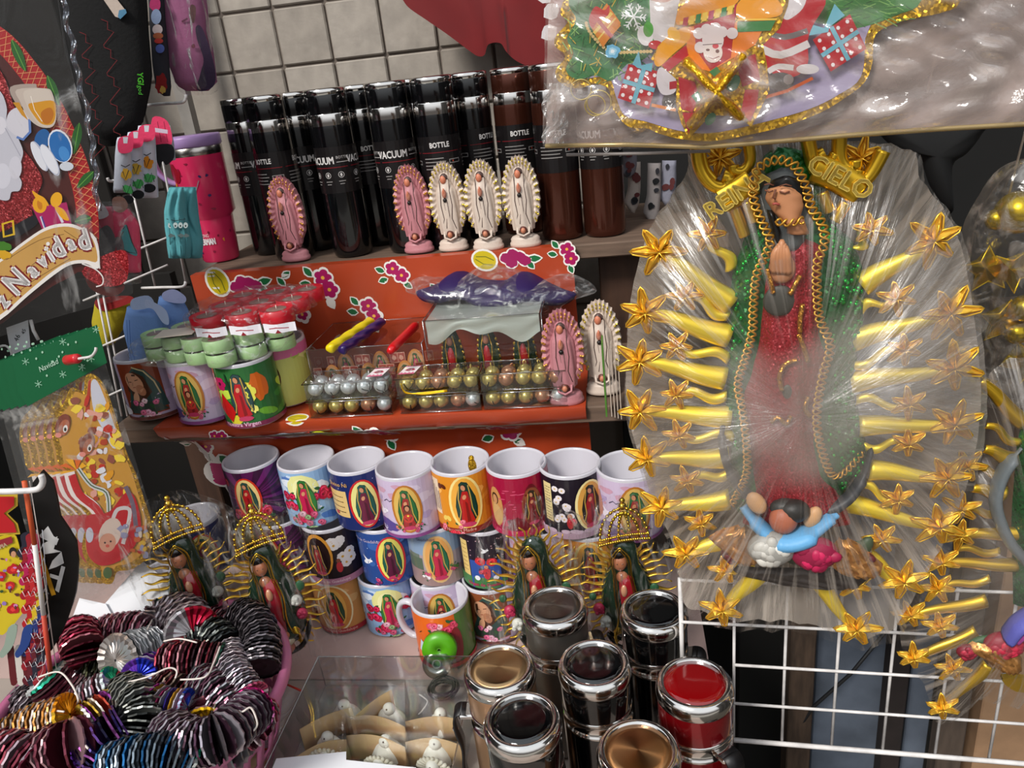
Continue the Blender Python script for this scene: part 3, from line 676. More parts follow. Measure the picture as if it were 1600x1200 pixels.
def d_halo(P, s):
    band(P, '#c98a4a'); clouds(P, ('#d8a468', '#b8743a', '#e4bc88'), 12, 6); P.ell(s, .05, .028, .042, '#e9d9ac', n=28); P.ell(s, .05, .0255, .039, '#c8843a', n=28); lady(P, s, .05, .072, '#2a4a34', '#c8282c', '#e0a850'); P.rect(-.1, Z0, .1, .012, '#a82a34'); P.text('Maria de Guadalupe', s, .0085, .005, '#e8c0b0')
def d_lime(P, s):
    band(P, '#c8c86a'); clouds(P, ('#a8b84a', '#e4dc8a', '#d8a048'), 14, 9); P.ell(s, .05, .014, .024, '#5a3420'); P.ell(s+.001, .05, .011, .02, '#d8cdb8'); P.text('G', s-.018, .07, .01, '#8a6a1c')
    P.rect(-.1, .075, .1, Z1, '#d86a9a')
def d_blossom(P, s):
    band(P, '#e0661c'); clouds(P, ('#e8742c', '#d4581a'), 8, 3); P.rect(s+.004, Z0, .1, .07, '#1f4a2c'); P.rect(s+.024, Z0, .1, Z1, '#4a7a2c'); posy(P, s-.004, .072, .006, ('#e07a94', '#f0a8b4', '#d84a6a'), 8, 4, 1.3); posy(P, s+.018, .075, .007, ('#b81a44', '#d83a5a'), 5, 6, 1.2)
    P.ell(s+.022, .04, .009, .03, '#8a1c24'); P.poly([(s-.036, .03), (s-.03, .05), (s-.02, .04), (s-.024, .02)], '#c8d8e8'); P.line([(s-.03, .062), (s-.026, .066)], .001, '#3a1c10'); P.rect(-.1, Z0, .1, .01, '#c42a34')
mug_n = [0]
def mug(z, rim=None, base=None, design=None, s=0, label='', group=None, rz=None, handle=100, cat='mug'):
    p = at_z(*rim, z+MH) if rim else at_z(*base, z)
    face = atan2(-p.x, p.y)  # degrees the print is turned towards the aisle
    t = thing('coffee_mug', label, cat, (p.x, p.y, z), 0 if rz is None else RAD(rz), group)
    for nm, me in (('body', BODY), ('handle', HAND)):
        o = bpy.data.objects.new(nm, me); COL.objects.link(o); o.parent = t
        if nm == 'handle': o.rotation_euler = (0, 0, RAD(handle))
    P = Print(); design(P, s); clipz(P)
    P.build('printed_picture', cyl_fn(MR), m_printg, t, step=.0062, eps=.0003)
    return t
R1, R2, R3 = T+2*MH+.001, T+MH+.0005, T+.0026
mug(R1, (391, 714), None, d_purple, .004, 'white mug with purple rays print, standing highest beside the orange cloth hem', 'mugs in the pyramid')
mug(R1, (477, 714), None, d_sky, .004, 'white mug with pale sky, pink roses and green mantle, second of the top row', 'mugs in the pyramid')
mug(R1, (556, 717), None, d_blue, .01, 'white mug with navy print and tan text panel in the top row', 'mugs in the pyramid')
mug(R1, (632, 725), None, d_lilac, .006, 'lilac mug in the top row with a dove and a bearded figure on the dress', 'mugs in the pyramid')
mug(R1, (718, 718), None, d_orange, .008, 'orange mug in the top row with butterflies and a gold trinket inside', 'mugs in the pyramid')
mug(R1, (806, 720), None, d_red, .0, 'crimson mug in the top row with a bearded man and a dark flower', 'mugs in the pyramid')
mug(R1, (890, 721), None, d_daisy, .01, 'black mug in the top row with white daisies and a cream text strip', 'mugs in the pyramid')
mug(R1, (981, 725), None, d_lilac, .006, 'lilac mug at the end of the top row, half behind the gold star relief', 'mugs in the pyramid')
mug(R2, (436, 800), None, d_purple, -.01, 'dark print mug of the middle row hidden behind a golden crown', 'mugs in the pyramid')
mug(R2, (513, 806), None, d_daisy2, .004, 'black mug with large daisies and a red-dressed lady, middle row', 'mugs in the pyramid')
mug(R2, (597, 806), None, d_stars, .01, 'starry blue mug with a white dove, middle row', 'mugs in the pyramid')
mug(R2, (676, 806), None, d_town, .006, 'greyish mug with a church and a pink-dressed lady, middle row', 'mugs in the pyramid')
mug(R2, (757, 808), None, d_hearts, .0, 'dark mug with two red hearts and a cream text strip, middle row', 'mugs in the pyramid')
mug(R2, (838, 812), None, d_lilac, -.02, 'lilac mug of the middle row behind the uncrowned gold ornament', 'mugs in the pyramid')
mug(R2, (918, 816), None, d_orange, .0, 'orange mug of the middle row between two gold ornaments', 'mugs in the pyramid')
mug(R3, (525, 886), None, d_halo, .002, 'amber mug with a round gold halo, standing on the cardboard', 'mugs in the pyramid')
mug(R3, (600, 889), None, d_sky, .010, 'sky blue mug with pink roses standing on the cardboard', 'mugs in the pyramid')
mug(R3, (682, 892), None, d_lilac, .01, 'lilac mug on the cardboard hidden behind the orange handled mug', 'mugs in the pyramid')
mug(R3, (765, 897), None, lambda P, s: d_portrait(P, s, '#8a4a2c'), -.006, 'dark mug on the cardboard with a veiled woman looking down', 'mugs in the pyramid')
mug(R3, (444, 880), None, d_halo, -.01, 'amber mug on the cardboard hidden behind the crowned gold ornament', 'mugs in the pyramid')
mug(R3, (686, 932), None, d_blossom, .004, 'orange mug with visible white handle standing before the pyramid', None, handle=168)
mug(R2+.0, (300, 806), None, d_blue, .02, 'white-lined mug with blue print just above the gold crown by the basket', None)
mug(R3-.0, (258, 893), None, d_lilac, .012, 'lilac mug half hidden behind the white paper in the basket', None)
mug(SH2+.004, None, (251, 641), d_portrait, .004, 'mug with praying woman portrait at the bare wooden shelf end', 'mugs under the green tealights')
mug(SH2+.004, None, (330, 647), d_lilac, .0, 'lilac mug between two mugs under the green tealights', 'mugs under the green tealights')
mug(SH2+.004, None, (402, 652), d_tropic, -.002, 'mug with green jungle print and long red dress under the tealights', 'mugs under the green tealights')
mug(SH2+.004, None, (452, 622), d_lime, .0, 'yellow-green mug tucked behind the jungle print mug', 'mugs under the green tealights')
b = MB(); b.color('#c9a24a').ball((0, 0, 0), (.006, .003, .012)); b.ball((0, 0, .012), .004)
p = at_z(738, 728, R1+.083); tag(b.build('gold_trinket', glitter('gold_gl', '#d9a92c'), loc=p), 'small gold trinket inside the orange mug', 'trinket')
# ================================================================ BLACK VACUUM BOTTLES
m_blackg = mat('black_gloss', '#08080a', .13, coat=.6)
m_chrome = mat('chrome', '#d8d4d0', .12, metal=1)
m_chromed = mat('chrome_soft', '#b8b2ac', .25, metal=1)
m_copper = mat('copper_paint', '#5a3024', .2, metal=.75, coat=.3)
def bottle_parts(t, bm_, H, r):
    b = MB(); b.lathe([(r*.9, 0), (r*.96, .002), (r, .008), (r, H*.765), (r*.985, H*.785)], 36); P_(b, 'body', bm_, t)
    b = MB(); b.lathe([(r*.985, H*.785), (r*.99, H*.80), (r*.99, H*.845), (r*.97, H*.85)], 36); P_(b, 'steel_band', m_chrome, t)
    b = MB(); b.lathe([(r*.97, H*.85), (r*.985, H*.86), (r*.985, H*.95), (r*.97, H*.955)], 36); P_(b, 'lid', bm_ if bm_ is m_copper else m_blackg, t)
    b = MB(); b.lathe([(r*.97, H*.955), (r*.99, H*.965), (r*.985, H*.985), (r*.9, H*.992), (r*.86, H*.985), (.0001, H*.985)], 36); P_(b, 'lid_rim', m_chrome, t)
def bottle_label(rot, style):
    P = Print(); a, w, h = 0, .037, .105
    P.rect(-.098, .10, .098, .168, '#151213')
    for s0 in (-.065, 0, .065):
        if style == 0:
            P.text('VACUUM', s0-.012, .148, .0105, '#d8d4d2', sx=.75, bold=.0004); P.text('BOTTLE', s0+.024, .152, .004, '#b8b4b2'); P.line([(s0-.03, .138), (s0+.03, .138)], .001, '#7a1c24'); P.line([(s0+.014, .1455), (s0+.034, .1455)], .0007, '#c8c4c2')
            for i in range(3):
                x = s0-.022+.02*i; P.ell(x, .127, .0045, None, '#c8c4c2', n=14); P.ell(x, .127, .0038, None, '#151213', n=14); P.ell(x, .127, .0018, .0028, '#c8c4c2', n=6); P.rect(x-.005, .117, x+.005, .1182, '#8a8684'); P.rect(x-.004, .113, x+.003, .1142, '#8a8684')
        else:
            P.text('BOTTLE', s0, .155, .0075, '#d8d4d2', sx=.8, bold=.0003); P.line([(s0-.03, .145), (s0+.03, .145)], .0009, '#7a1c24')
            for i in range(4): P.rect(s0-.026, .136-.005*i, s0+.004+.003*(i % 2), .1372-.005*i, '#8f8b89')
            P.rect(s0+.012, .128, s0+.03, .134, '#8f8b89'); P.rect(s0+.013, .129, s0+.029, .133, '#151213'); P.ell(s0+.018, .131, .0012, None, '#b8402a', n=6)
    return P
BR, BH = .0318, .252
protos = {}
def bottle(px, py, lab, style=0, copper=False, rot=0, y=None, up=0):
    p = at_z(px, py, SH1+.0005)
    if y: p = at_y(px, py, y); p.z = SH1+.0005
    key = (style, copper)
    if key not in protos:
        t = thing('vacuum_bottle', lab, 'bottle', p, rot, 'vacuum bottles on the upper shelf'); bottle_parts(t, m_copper if copper else m_blackg, BH, BR)
        o = bottle_label(0, style).build('label', cyl_fn(BR), m_printg, t, step=.0065, eps=.00035); TREE[t.name].append(o); protos[key] = t
    else: t = dup(protos[key], p, rot, lab)
    return t
YF, YR = 1.187, 1.2565
bottle(462, 394, 'black vacuum bottle right behind the lone pink figurine', 1, rot=-.3, y=YF+.012)
bottle(424, 374, 'black vacuum bottle nearest the pink tumbler', 0, rot=-.7, y=YR)
bottle(553, 392, 'black vacuum bottle with whole label in view, standing in the wide gap between pink figurines', 0, rot=-.15, y=YF)
bottle(499, 372, 'black vacuum bottle of the rear rank between the lone pink figurine and the wide gap', 0, rot=.6, y=YR)
bottle(596, 372, 'black vacuum bottle of the rear rank beside the fully visible label', 1, rot=.5, y=YR)
bottle(641, 388, 'black vacuum bottle behind the pink figurine beside the white ones', 0, rot=.5, y=YF)
bottle(708, 384, 'black vacuum bottle behind the first white figurine', 1, rot=.2, y=YF)
bottle(758, 366, 'black vacuum bottle behind the middle white figurine', 1, rot=.9, y=YR)
bottle(676, 366, 'black vacuum bottle of the rear rank squeezed between two front ones', 1, rot=1.0, y=YR)
bottle(822, 366, 'dark coppery vacuum bottle behind the last white figurine', 1, True, rot=.3, y=YR)
bottle(880, 366, 'coppery vacuum bottle under the corner of the big plastic bag', 1, True, rot=.1, y=YF)
bottle(946, 360, 'coppery vacuum bottle farthest along the upper shelf', 0, True, rot=-.3, y=YF)
# ================================================================ PLASTER FIGURINES
def figurine(px, py, z, col, lab, gold, rz=0):
    p = at_z(px, py, z+.001)
    t = thing('plaster_figurine', lab, 'figurine', p, rz, 'small plaster figurines')
    dark = '#4a3430'
    b = MB(); b.color(col)
    b.smooth = True; b.lathe([(.0, 0), (.0215, 0), (.0235, .002), (.0235, .006), (.0215, .0085), (.022, .012), (.019, .0155), (.012, .018), (.0001, .018)], 24, sy=.68); P_(b, 'base', m_plast, t)
    b = MB(); b.color(col); n = 64; H0 = .018; c_, a_, h_ = .073, .0275, .058
    V = []; Fs = []
    for q, (k, yy) in enumerate(((.98, .006), (1.0, .0), (.98, -.004), (.80, -.0055), (.6, -.003))):
        for i in range(n):
            a = 2*pi*i/n; rg = 1+(.045 if i % 2 else -.035)*(1 if q in (1, 2) else .3)
            V.append((a_*k*rg*cos(a)*(1-.12*(sin(a) < -.6)), yy-(.0022 if (q in (2, 3) and i % 2) else 0), c_+h_*k*rg*sin(a)))
    for q in range(4):
        for i in range(n): j = (i+1) % n; Fs.append((q*n+i, q*n+j, q*n+n+j, q*n+n+i))
    Fs.append([4*n+i for i in range(n)]); Fs.append([n-1-i for i in range(n)])
    b.add(V, [f[::-1] for f in Fs], False); P_(b, 'ray_halo', m_plast, t)
    # gilding on the rays
    b = MB(); b.color(gold); R = random.Random(int(px))
    for i in range(0, 64, 2):
        a = 2*pi*(i+1)/64; 
        if sin(a) < -.75: continue
        for k in (.86, .95): b.ball((a_*k*cos(a)*(1), -.0078, c_+h_*k*sin(a)), (.0013 if abs(sin(a)) > .6 else .0022, .0012, .0015 if abs(sin(a)) < .6 else .0022), 6, 4)
    P_(b, 'gilding', m_gold_gl, t)
    b = MB(); b.color(col)
    def bodyf(u, v):
        prof = [(.0, .0155), (.1, .0165), (.3, .0172), (.5, .0165), (.7, .015), (.82, .0095), (.9, .0085), (.97, .007), (1, .001)]
        for (v0, r0), (v1, r1) in zip(prof, prof[1:]):
            if v <= v1: r = r0+(r1-r0)*(v-v0)/(v1-v0); break
        a = pi*u; fold = 1+.05*sin(u*26+v*3)*(v < .75); return (-r*cos(a)*fold, -.003-r*.72*sin(a)*fold, .026+.092*v)
    b.grid(bodyf, 36, 24); P_(b, 'robe', m_plast, t)
    b = MB(); b.color('#c8785a'); b.ball((-.0012, -.0085, .1065), (.0048, .0045, .0066)); b.color(dark); b.ball((0, -.0065, .1095), (.0062, .0045, .0062)); P_(b, 'face', m_plast, t)
    b = MB(); b.color('#b87a66'); b.ball((-.001, -.0155, .087), (.0035, .003, .0065)); b.color('#c8785a'); b.ball((-.001, -.0165, .09), (.0018, .0025, .0055)); P_(b, 'praying_hands', m_plast, t)
    b = MB(); b.color('#1c1614'); b.ball((-.001, -.0148, .0775), (.0032, .003, .0032)); b.color(dark)
    for s_ in (-1, 1):
        b.tube([(s_*.0035, -.0085, .113), (s_*.0075, -.0095, .105), (s_*.0068, -.0125, .09), (s_*.0085, -.0135, .07), (s_*.006, -.014, .05), (s_*.0105, -.012, .034)], .00055, 5)
    b.tube([(-.003, -.0148, .075), (-.001, -.0152, .055), (-.004, -.0145, .036)], .0005, 5); b.tube([(.002, -.0148, .075), (.003, -.0152, .055), (.001, -.0145, .036)], .0005, 5)
    P_(b, 'painted_folds', m_plast, t)
    b = MB(); b.color('#5a2c22'); b.ball((0, -.0135, .027), (.0058, .005, .0058)); b.color('#c07a5c'); b.ball((0, -.0165, .0262), (.0038, .0035, .0045)); b.color(col); b.tube([(-.009, -.0125, .03), (-.0085, -.0155, .022), (0, -.0175, .0185), (.0085, -.0155, .022), (.009, -.0125, .03)], .0018, 6)
    P_(b, 'cherub', m_plast, t)
    return t
m_plast = mat('painted_plaster', None, .45, bump=.2, bscale=300)
m_gold_gl = glitter('gold_leaf', None, rough=.3)
PK, CR = '#c07f86', '#cdbcae'
GP, GC = '#d9a04a', '#d8bf4a'
figurine(464, 406, SH1, PK, 'pink plaster figurine standing alone before the black bottles', GP)
figurine(656, 393, SH1, dim(PK, .97), 'pink plaster figurine next to the three white ones', GP)
figurine(710, 390, SH1, CR, 'white and gold plaster figurine beside the pink one on the upper shelf', GC)
figurine(764, 389, SH1, CR, 'white and gold plaster figurine in the middle of the three on the upper shelf', GC)
figurine(822, 384, SH1, CR, 'white and gold plaster figurine before the coppery bottle on the upper shelf', GC)
figurine(886, 628, SH2, dim(PK, .95), 'pink plaster figurine beside the bell packs on the lower shelf', GP)
figurine(943, 612, SH2, CR, 'white plaster figurine on the bare wood of the lower shelf', GC)
# ================================================================ THERMOSES ON THE TABLE
TH, TR = .2005, .0365
def brushed(name, c, rough=.28):
    return mat(name, c, rough, metal=.9, aniso=.85, noise=.12, nscale=3, streak=(1, 1, .02))
m_steel = brushed('brushed_steel', '#8f8a84'); m_champ = brushed('champagne_metal', '#c39a78'); m_redm = mat('red_metal', '#7c0a12', .16, metal=.5, coat=.7); m_blkm = mat('black_enamel', '#060607', .1, coat=.8); m_goldm = brushed('gold_metal', '#b98a66', .3)
m_strap = mat('black_strap', '#111012', .45)
def disc_mat(name, c, rough=.25):
    """spun metal lid insert with the fan of light a lathe leaves"""
    m, n, l, b_ = _m(name); t = n.new('ShaderNodeTexCoord'); tg = n.new('ShaderNodeTangent'); tg.direction_type = 'RADIAL'; tg.axis = 'Z'
    b_.inputs['Base Color'].default_value = (*lin(c), 1); b_.inputs['Metallic'].default_value = 1; b_.inputs['Roughness'].default_value = rough; b_.inputs['Anisotropic'].default_value = .92
    l.new(tg.outputs[0], b_.inputs['Tangent']); return m
def thermos(px, py, body, disc, lab, strap=None, k=1.0, bands=1):
    p = at_z(px, py, T+.0026+TH); p.z = T+.0026
    t = thing('thermos', lab, 'thermos', p, 0, 'thermoses on the table'); r = TR*k
    b = MB(); b.lathe([(r*.93, 0), (r*.98, .003), (r, .01), (r, .128), (r*.985, .130)], 40); P_(b, 'body', body, t)
    b = MB(); b.lathe([(r*.985, .130), (r*1.005, .1315), (r*1.005, .1335), (r*.975, .134), (r*.975, .147), (r*1.005, .148), (r*1.005, .150), (r*.98, .151)], 40); P_(b, 'chrome_band', m_chrome, t)
    b = MB(); b.lathe([(r*.98, .151), (r*.99, .153), (r*.99, .180), (r*.975, .1825)], 40); P_(b, 'lid', body, t)
    b = MB(); b.lathe([(r*.975, .1825), (r*1.03, .185), (r*1.035, .1905), (r*1.015, .195), (r*.95, .1995), (r*.86, .2005), (r*.80, .199), (r*.79, .197)], 48); P_(b, 'chrome_rim', m_chrome, t)
    b = MB(); b.lathe([(r*.80, .1968), (r*.79, .1985), (r*.6, .1992), (r*.25, .1994), (.0001, .1995)], 40); P_(b, 'lid_insert', disc, t)
    if strap is not None:
        a = RAD(strap); c_, s_ = cos(a), sin(a); f = lambda rr, z, w=0: (rr*c_-w*s_, rr*s_+w*c_, z)
        b = MB(); 
        pts = [(r-.001, .142), (r+.010, .146), (r+.0175, .139), (r+.018, .12), (r+.014, .095), (r+.017, .06), (r+.012, .035), (r-.001, .03)]
        sp = spline([(q[0], 0, q[1]) for q in pts], 4)
        V = []
        for q in sp:
            for (dr, w) in ((.0012, -.0095), (.0012, .0095), (-.0012, .0095), (-.0012, -.0095)): V.append(f(q.x+dr, q.z, w))
        Fs = [(4*i+j, 4*i+(j+1) % 4, 4*i+4+(j+1) % 4, 4*i+4+j) for i in range(len(sp)-1) for j in range(4)]
        b.add(V, Fs, True); st_ = P_(b, 'strap', m_strap, t)
        b = MB(); b.box((0, 0, 0), (.016, .02, .006), bev=.0015, M=None); o = P_(b, 'strap_clip', m_chrome, st_, loc=f(r+.004, .142), rot=(0, 0, a))
        b = MB(); b.ball(f(r+.0195, .118), (.0035, .0035, .0035), 10, 6); P_(b, 'rivet', m_chrome, st_)
    return t
dk = disc_mat('steel_insert', '#6d6762', .28); dch = disc_mat('champagne_insert', '#b3926a', .3); dgo = disc_mat('gold_insert', '#b08054', .3)
dblk = mat('black_insert', '#040405', .06, coat=1); dred = mat('red_insert', '#7a0508', .07, coat=1)
thermos(866, 944, m_steel, dk, 'brushed steel thermos before the uncrowned gold ornament', strap=15)
thermos(1021, 950, m_blkm, dblk, 'black thermos farthest back, against the edge of the wire panel', strap=-10)
thermos(779, 1040, m_champ, dch, 'champagne thermos with a black strap beside the clear compartment box', strap=185)
thermos(928, 1034, m_blkm, dblk, 'black thermos in the middle of the group, ringed by five others')
thermos(1085, 1064, m_redm, dred, 'red thermos with black strap at the edge of the wire panel', strap=-52)
thermos(815, 1122, m_blkm, dblk, 'black thermos in front of the champagne one')
thermos(997, 1170, m_goldm, dgo, 'rose-gold thermos in front of the red and black ones')
# ================================================================ GOODS ON THE LOWER SHELF
m_wax = mat('wax', None, .4, coat=.3); m_tin = mat('tin_cup', '#c8c4c0', .3, metal=1)
bagf = film('bag_film', .05, .5, 45, th=(.5, .72), white=.45, rough=.1)
m_clear = clear('clear_plastic', a=.07)
def blob_bag(t, c, d, name='plastic_bag', m=bagf, seed=1, n=28, puff=.75, wr=.06, M=None, close=1.0):
    """a loose clear bag around whatever sits in it"""
    R = random.Random(seed); ph = [R.uniform(0, 6) for _ in range(6)]
    def fn(u, v):
        a = 2*pi*u; e = -pi/2+pi*v
        sg = lambda x, p: (abs(x)**p)*(1 if x >= 0 else -1)
        x, y, z = sg(cos(a), puff)*sg(cos(e), .6), sg(sin(a), puff)*sg(cos(e), .6), sg(sin(e), .7)
        k = 1+wr*(sin(5*a+ph[0]+3*z)+.6*sin(11*a+ph[1]+5*z)+.5*sin(9*z+ph[2]+2*a)+.4*sin(23*a+ph[3]))
        return Vector((x*d[0]/2*k, y*d[1]/2*k, z*d[2]/2*(1+wr*.4*sin(7*a+ph[4]))))+Vector(c)
    b = MB(); b.grid(fn, n*2, n, wrap=True); return P_(b, name, m, t)
def tealight(p, c, lab, group, r=.0195, h=.0165, cup=None):
    key = ('tl', c)
    if key not in protos:
        t = thing('tealight_candle', lab, 'candle', p, 0, group)
        b = MB(); b.color(c); b.lathe([(r*.97, 0), (r, .001), (r, h), (r*.95, h+.0006), (r*.93, h-.001), (.0001, h-.0012)], 24); P_(b, 'wax_cup', m_wax, t)
        b = MB(); b.color('#e8e0d0'); b.tube([(0, 0, h-.002), (0, .0008, h+.004)], .0006, 5); b.color('#8a6a60'); b.lathe([(r*.6, h-.001), (r*.55, h-.0006), (.0001, h-.0006)], 16); P_(b, 'wick', m_wax, t)
        protos[key] = t; return t
    return dup(protos[key], p, 0, lab)
# green tealights, two layers, lying on the mug rims
GZ = SH2+.004+MH+.001
gb = thing('candle_bag', 'clear bag holding two layers of green tealights on three mugs', 'bag', at_z(330, 545, GZ))
pA_, pB_ = at_z(253, 557, GZ), at_z(392, 572, GZ); dv = (pB_-pA_).normalized(); nv = Vector((-dv.y, dv.x, 0))
spots = [pA_+dv*.0407*i for i in range(4)]+[pA_+dv*.0407*(i+.5)+nv*.0356 for i in (0, 1, 2, 3)]+[pA_+dv*.0407*i+nv*.0712 for i in (3, 4)]
RO = ['first by the praying woman mug', 'second', 'third', 'over the jungle print mug', 'behind the first two', 'behind the middle of the front row', 'under the red bag', 'beside the last mug', 'rear of the bag', 'at the far corner of the bag']
used = []
for i, p in enumerate(spots):
    used.append(p.copy())
    for L, nm in ((0, 'lower'), (1, 'upper')):
        p2 = p.copy(); p2.z = GZ+L*.0195; tealight(p2, '#9dbf86', '%s green tealight, %s' % (nm, RO[i]), 'green tealights in the bag')
c = sum(used, Vector())/len(used)
blob_bag(gb, (Vector((c.x, c.y, GZ+.0205))-gb.location)+Vector((.0, 0, 0)), (.225, .145, .040), seed=4, wr=.04, m=film('bag_film_soft', .02, .45, 50, th=(.54, .72), white=.35, gloss=.2))
b = MB(); b.color('#c8bcae'); q = at_z(277, 519, GZ+.043); b.box((0, 0, 0), (.052, .034, .0012)); o = b.build('label_slip', m_printm, loc=q, rot=(0, 0, .15)); tag(o, 'pale paper slip lying on the bag of green tealights', 'label')
# red tealights in their own bag on top
RZ = GZ+.040
rb = thing('candle_bag', 'crinkled clear bag of red tealights lying on the green ones', 'bag', at_z(384, 502, RZ))
k = 0
rx = [(330, 508), (384, 503), (438, 498)]
for j in range(3):
    for i in range(3):
        base = at_z(rx[i][0]-2, rx[i][1]+4, RZ); p = base+Vector((.004*j, j*.048, 0)); p.z = RZ
        for L in (0,):
            tealight(p, '#c01426', '%s red tealight of the %s row in the upper bag' % (('first', 'middle', 'last')[i], ('front', 'second', 'rear')[j]), 'red tealights in the bag', r=.0232, h=.019)
            k += 1
b = MB(); q0 = at_z(386, 498, RZ); P = Print()
for i in range(3):
    x0 = -.07+.0475*i; P.rect(x0, .001, x0+.044, .013, '#e8e4ea'); P.line([(x0+.006, .006), (x0+.02, .0085), (x0+.036, .006)], .0012, '#a02434'); P.poly([(x0+.018, .001), (x0+.026, .001), (x0+.022, .006)], '#8a1a28')
q = at_z(384, 524, RZ)-rb.location; P.build('printed_wrapper', lambda a, bb, L: (q.x+a, q.y-.004*cos(a*140)-L, bb+.0), m_printg, rb, step=.006)
blob_bag(rb, (Vector((0, .03, .012))), (.168, .165, .034), seed=9, wr=.05, m=film('bag_film_shiny', .02, .6, 60, th=(.54, .7), white=.25, rough=.06, gloss=.2))
# clear box of keepsakes with three candles on its lid
def clear_box(t, x0, x1, y0, y1, z0, z1, m=m_clear, name='clear_shell'):
    b = MB(); w = .0006
    b.box(((x0+x1)/2, (y0+y1)/2, (z0+z1)/2), (x1-x0, y1-y0, z1-z0)); o = P_(b, name, m, t)
    b = MB(); r = .0007
    for (a, c_) in (((x0, y0, z0), (x1, y0, z0)), ((x0, y0, z1), (x1, y0, z1)), ((x0, y1, z1), (x1, y1, z1)), ((x0, y0, z1), (x0, y1, z1)), ((x1, y0, z1), (x1, y1, z1)), ((x0, y0, z0), (x0, y0, z1)), ((x1, y0, z0), (x1, y0, z1))): b.tube([a, c_], r, 4)
    P_(b, 'folded_edges', clear('clear_edge', '#e6e6e6', a=.35, rough=.1), t); return o
BX = thing('keepsake_box', 'clear plastic box of little standing Lady keepsakes with candles on its lid', 'box', (0, 0, 0))
pA = at_z(478, 618, SH2); BX.location = (-.361, 1.032, SH2+.002)
clear_box(BX, -.0845, .0845, -.047, .073, 0, .083)
def keepsake(x, y, lab):
    t = thing('paper_keepsake', lab, 'keepsake', (BX.location.x+x, BX.location.y+y, SH2+.003), 0, 'keepsakes in the clear box')
    b = MB(); b.color('#c87a5a'); b.box((0, 0, .001), (.032, .014, .002)); P_(b, 'card_foot', m_printm, t)
    out = [(.0135*cos(a), .028+.0255*sin(a)) for a in [2*pi*i/20 for i in range(20)]]; b = MB(); b.color('#d8883c'); b.prism(out, 0, .0015); P_(b, 'mandorla', m_printm, t)
    P = Print(); lady(P, 0, .028, .046, '#3a6a44', '#c8486a', '#cf9a6a'); 
    for s_ in (-1, 1):
        P.rect(s_*.0215-.0062, .034, s_*.0215+.0062, .05, '#d8a08a'); P.rect(s_*.0215-.0054, .035, s_*.0215+.0054, .049, '#a8483a'); P.ell(s_*.0215, .042, .003, .004, '#d8a08a', wob=.5)
    o = P.build('printed_picture', flat_fn(.0), m_printm, t); 
for i, x in enumerate((-.057, -.002, .052)):
    keepsake(x, -.036, 'little green and pink Lady keepsake in the clear box, %s in the front row' % ('first', 'middle', 'last')[i])
for i, x in enumerate((-.057, -.002, .052)):
    keepsake(x+.004, .01, 'keepsake behind the %s one of the front row in the clear box' % ('first', 'middle', 'last')[i])
m_candle = mat('candle_wax', None, .3, coat=.5)
def candle(p0, p1, r, col, lab, twist=True):
    t = thing('twisted_candle' if twist else 'red_candle', lab, 'candle', (0, 0, 0)); p0, p1 = Vector(p0), Vector(p1); t.location = p0
    d = p1-p0; L = d.length; Mq = d.to_track_quat('Z', 'Y').to_matrix().to_4x4()
    b = MB(); b.color(col); N = 60 if twist else 10; n = 18; V = []; Fs = []
    for i in range(N+1):
        z = L*i/N; e = min(1, (L-z)/(r*1.0)+.15, z/(r)+.45); 
        for q in range(n):
            a = 2*pi*q/n; rr = r*e**.5*(1+(.13*cos(3*a-z*180) if twist else 0)); V.append((rr*cos(a), rr*sin(a), z))
    for i in range(N):
        for q in range(n): Fs.append((i*n+q, i*n+(q+1) % n, i*n+n+(q+1) % n, i*n+n+q))
    Fs.append(list(range(n-1, -1, -1))); Fs.append([N*n+q for q in range(n)])
    b.add(V, Fs, True, Mq); P_(b, 'wax_stick', m_candle, t)
    b = MB(); b.color('#e0d8c8'); b.tube([Mq @ Vector((0, 0, L-.001)), Mq @ Vector((0, .001, L+.005))], .0006, 5); P_(b, 'wick', m_candle, t)
lz = SH2+.002+.083+.0078
A = lambda px, py, z=lz: at_z(px, py, z)
candle(A(514, 546), A(582, 500), .0068, '#e8cf12', 'yellow twisted candle lying on the clear box lid')
candle(A(533, 548), A(599, 501), .0068, '#2a1458', 'dark purple twisted candle beside the yellow one')
candle(A(609, 549), A(652, 506), .0066, '#c80a14', 'smooth red candle on the clear box lid', False)
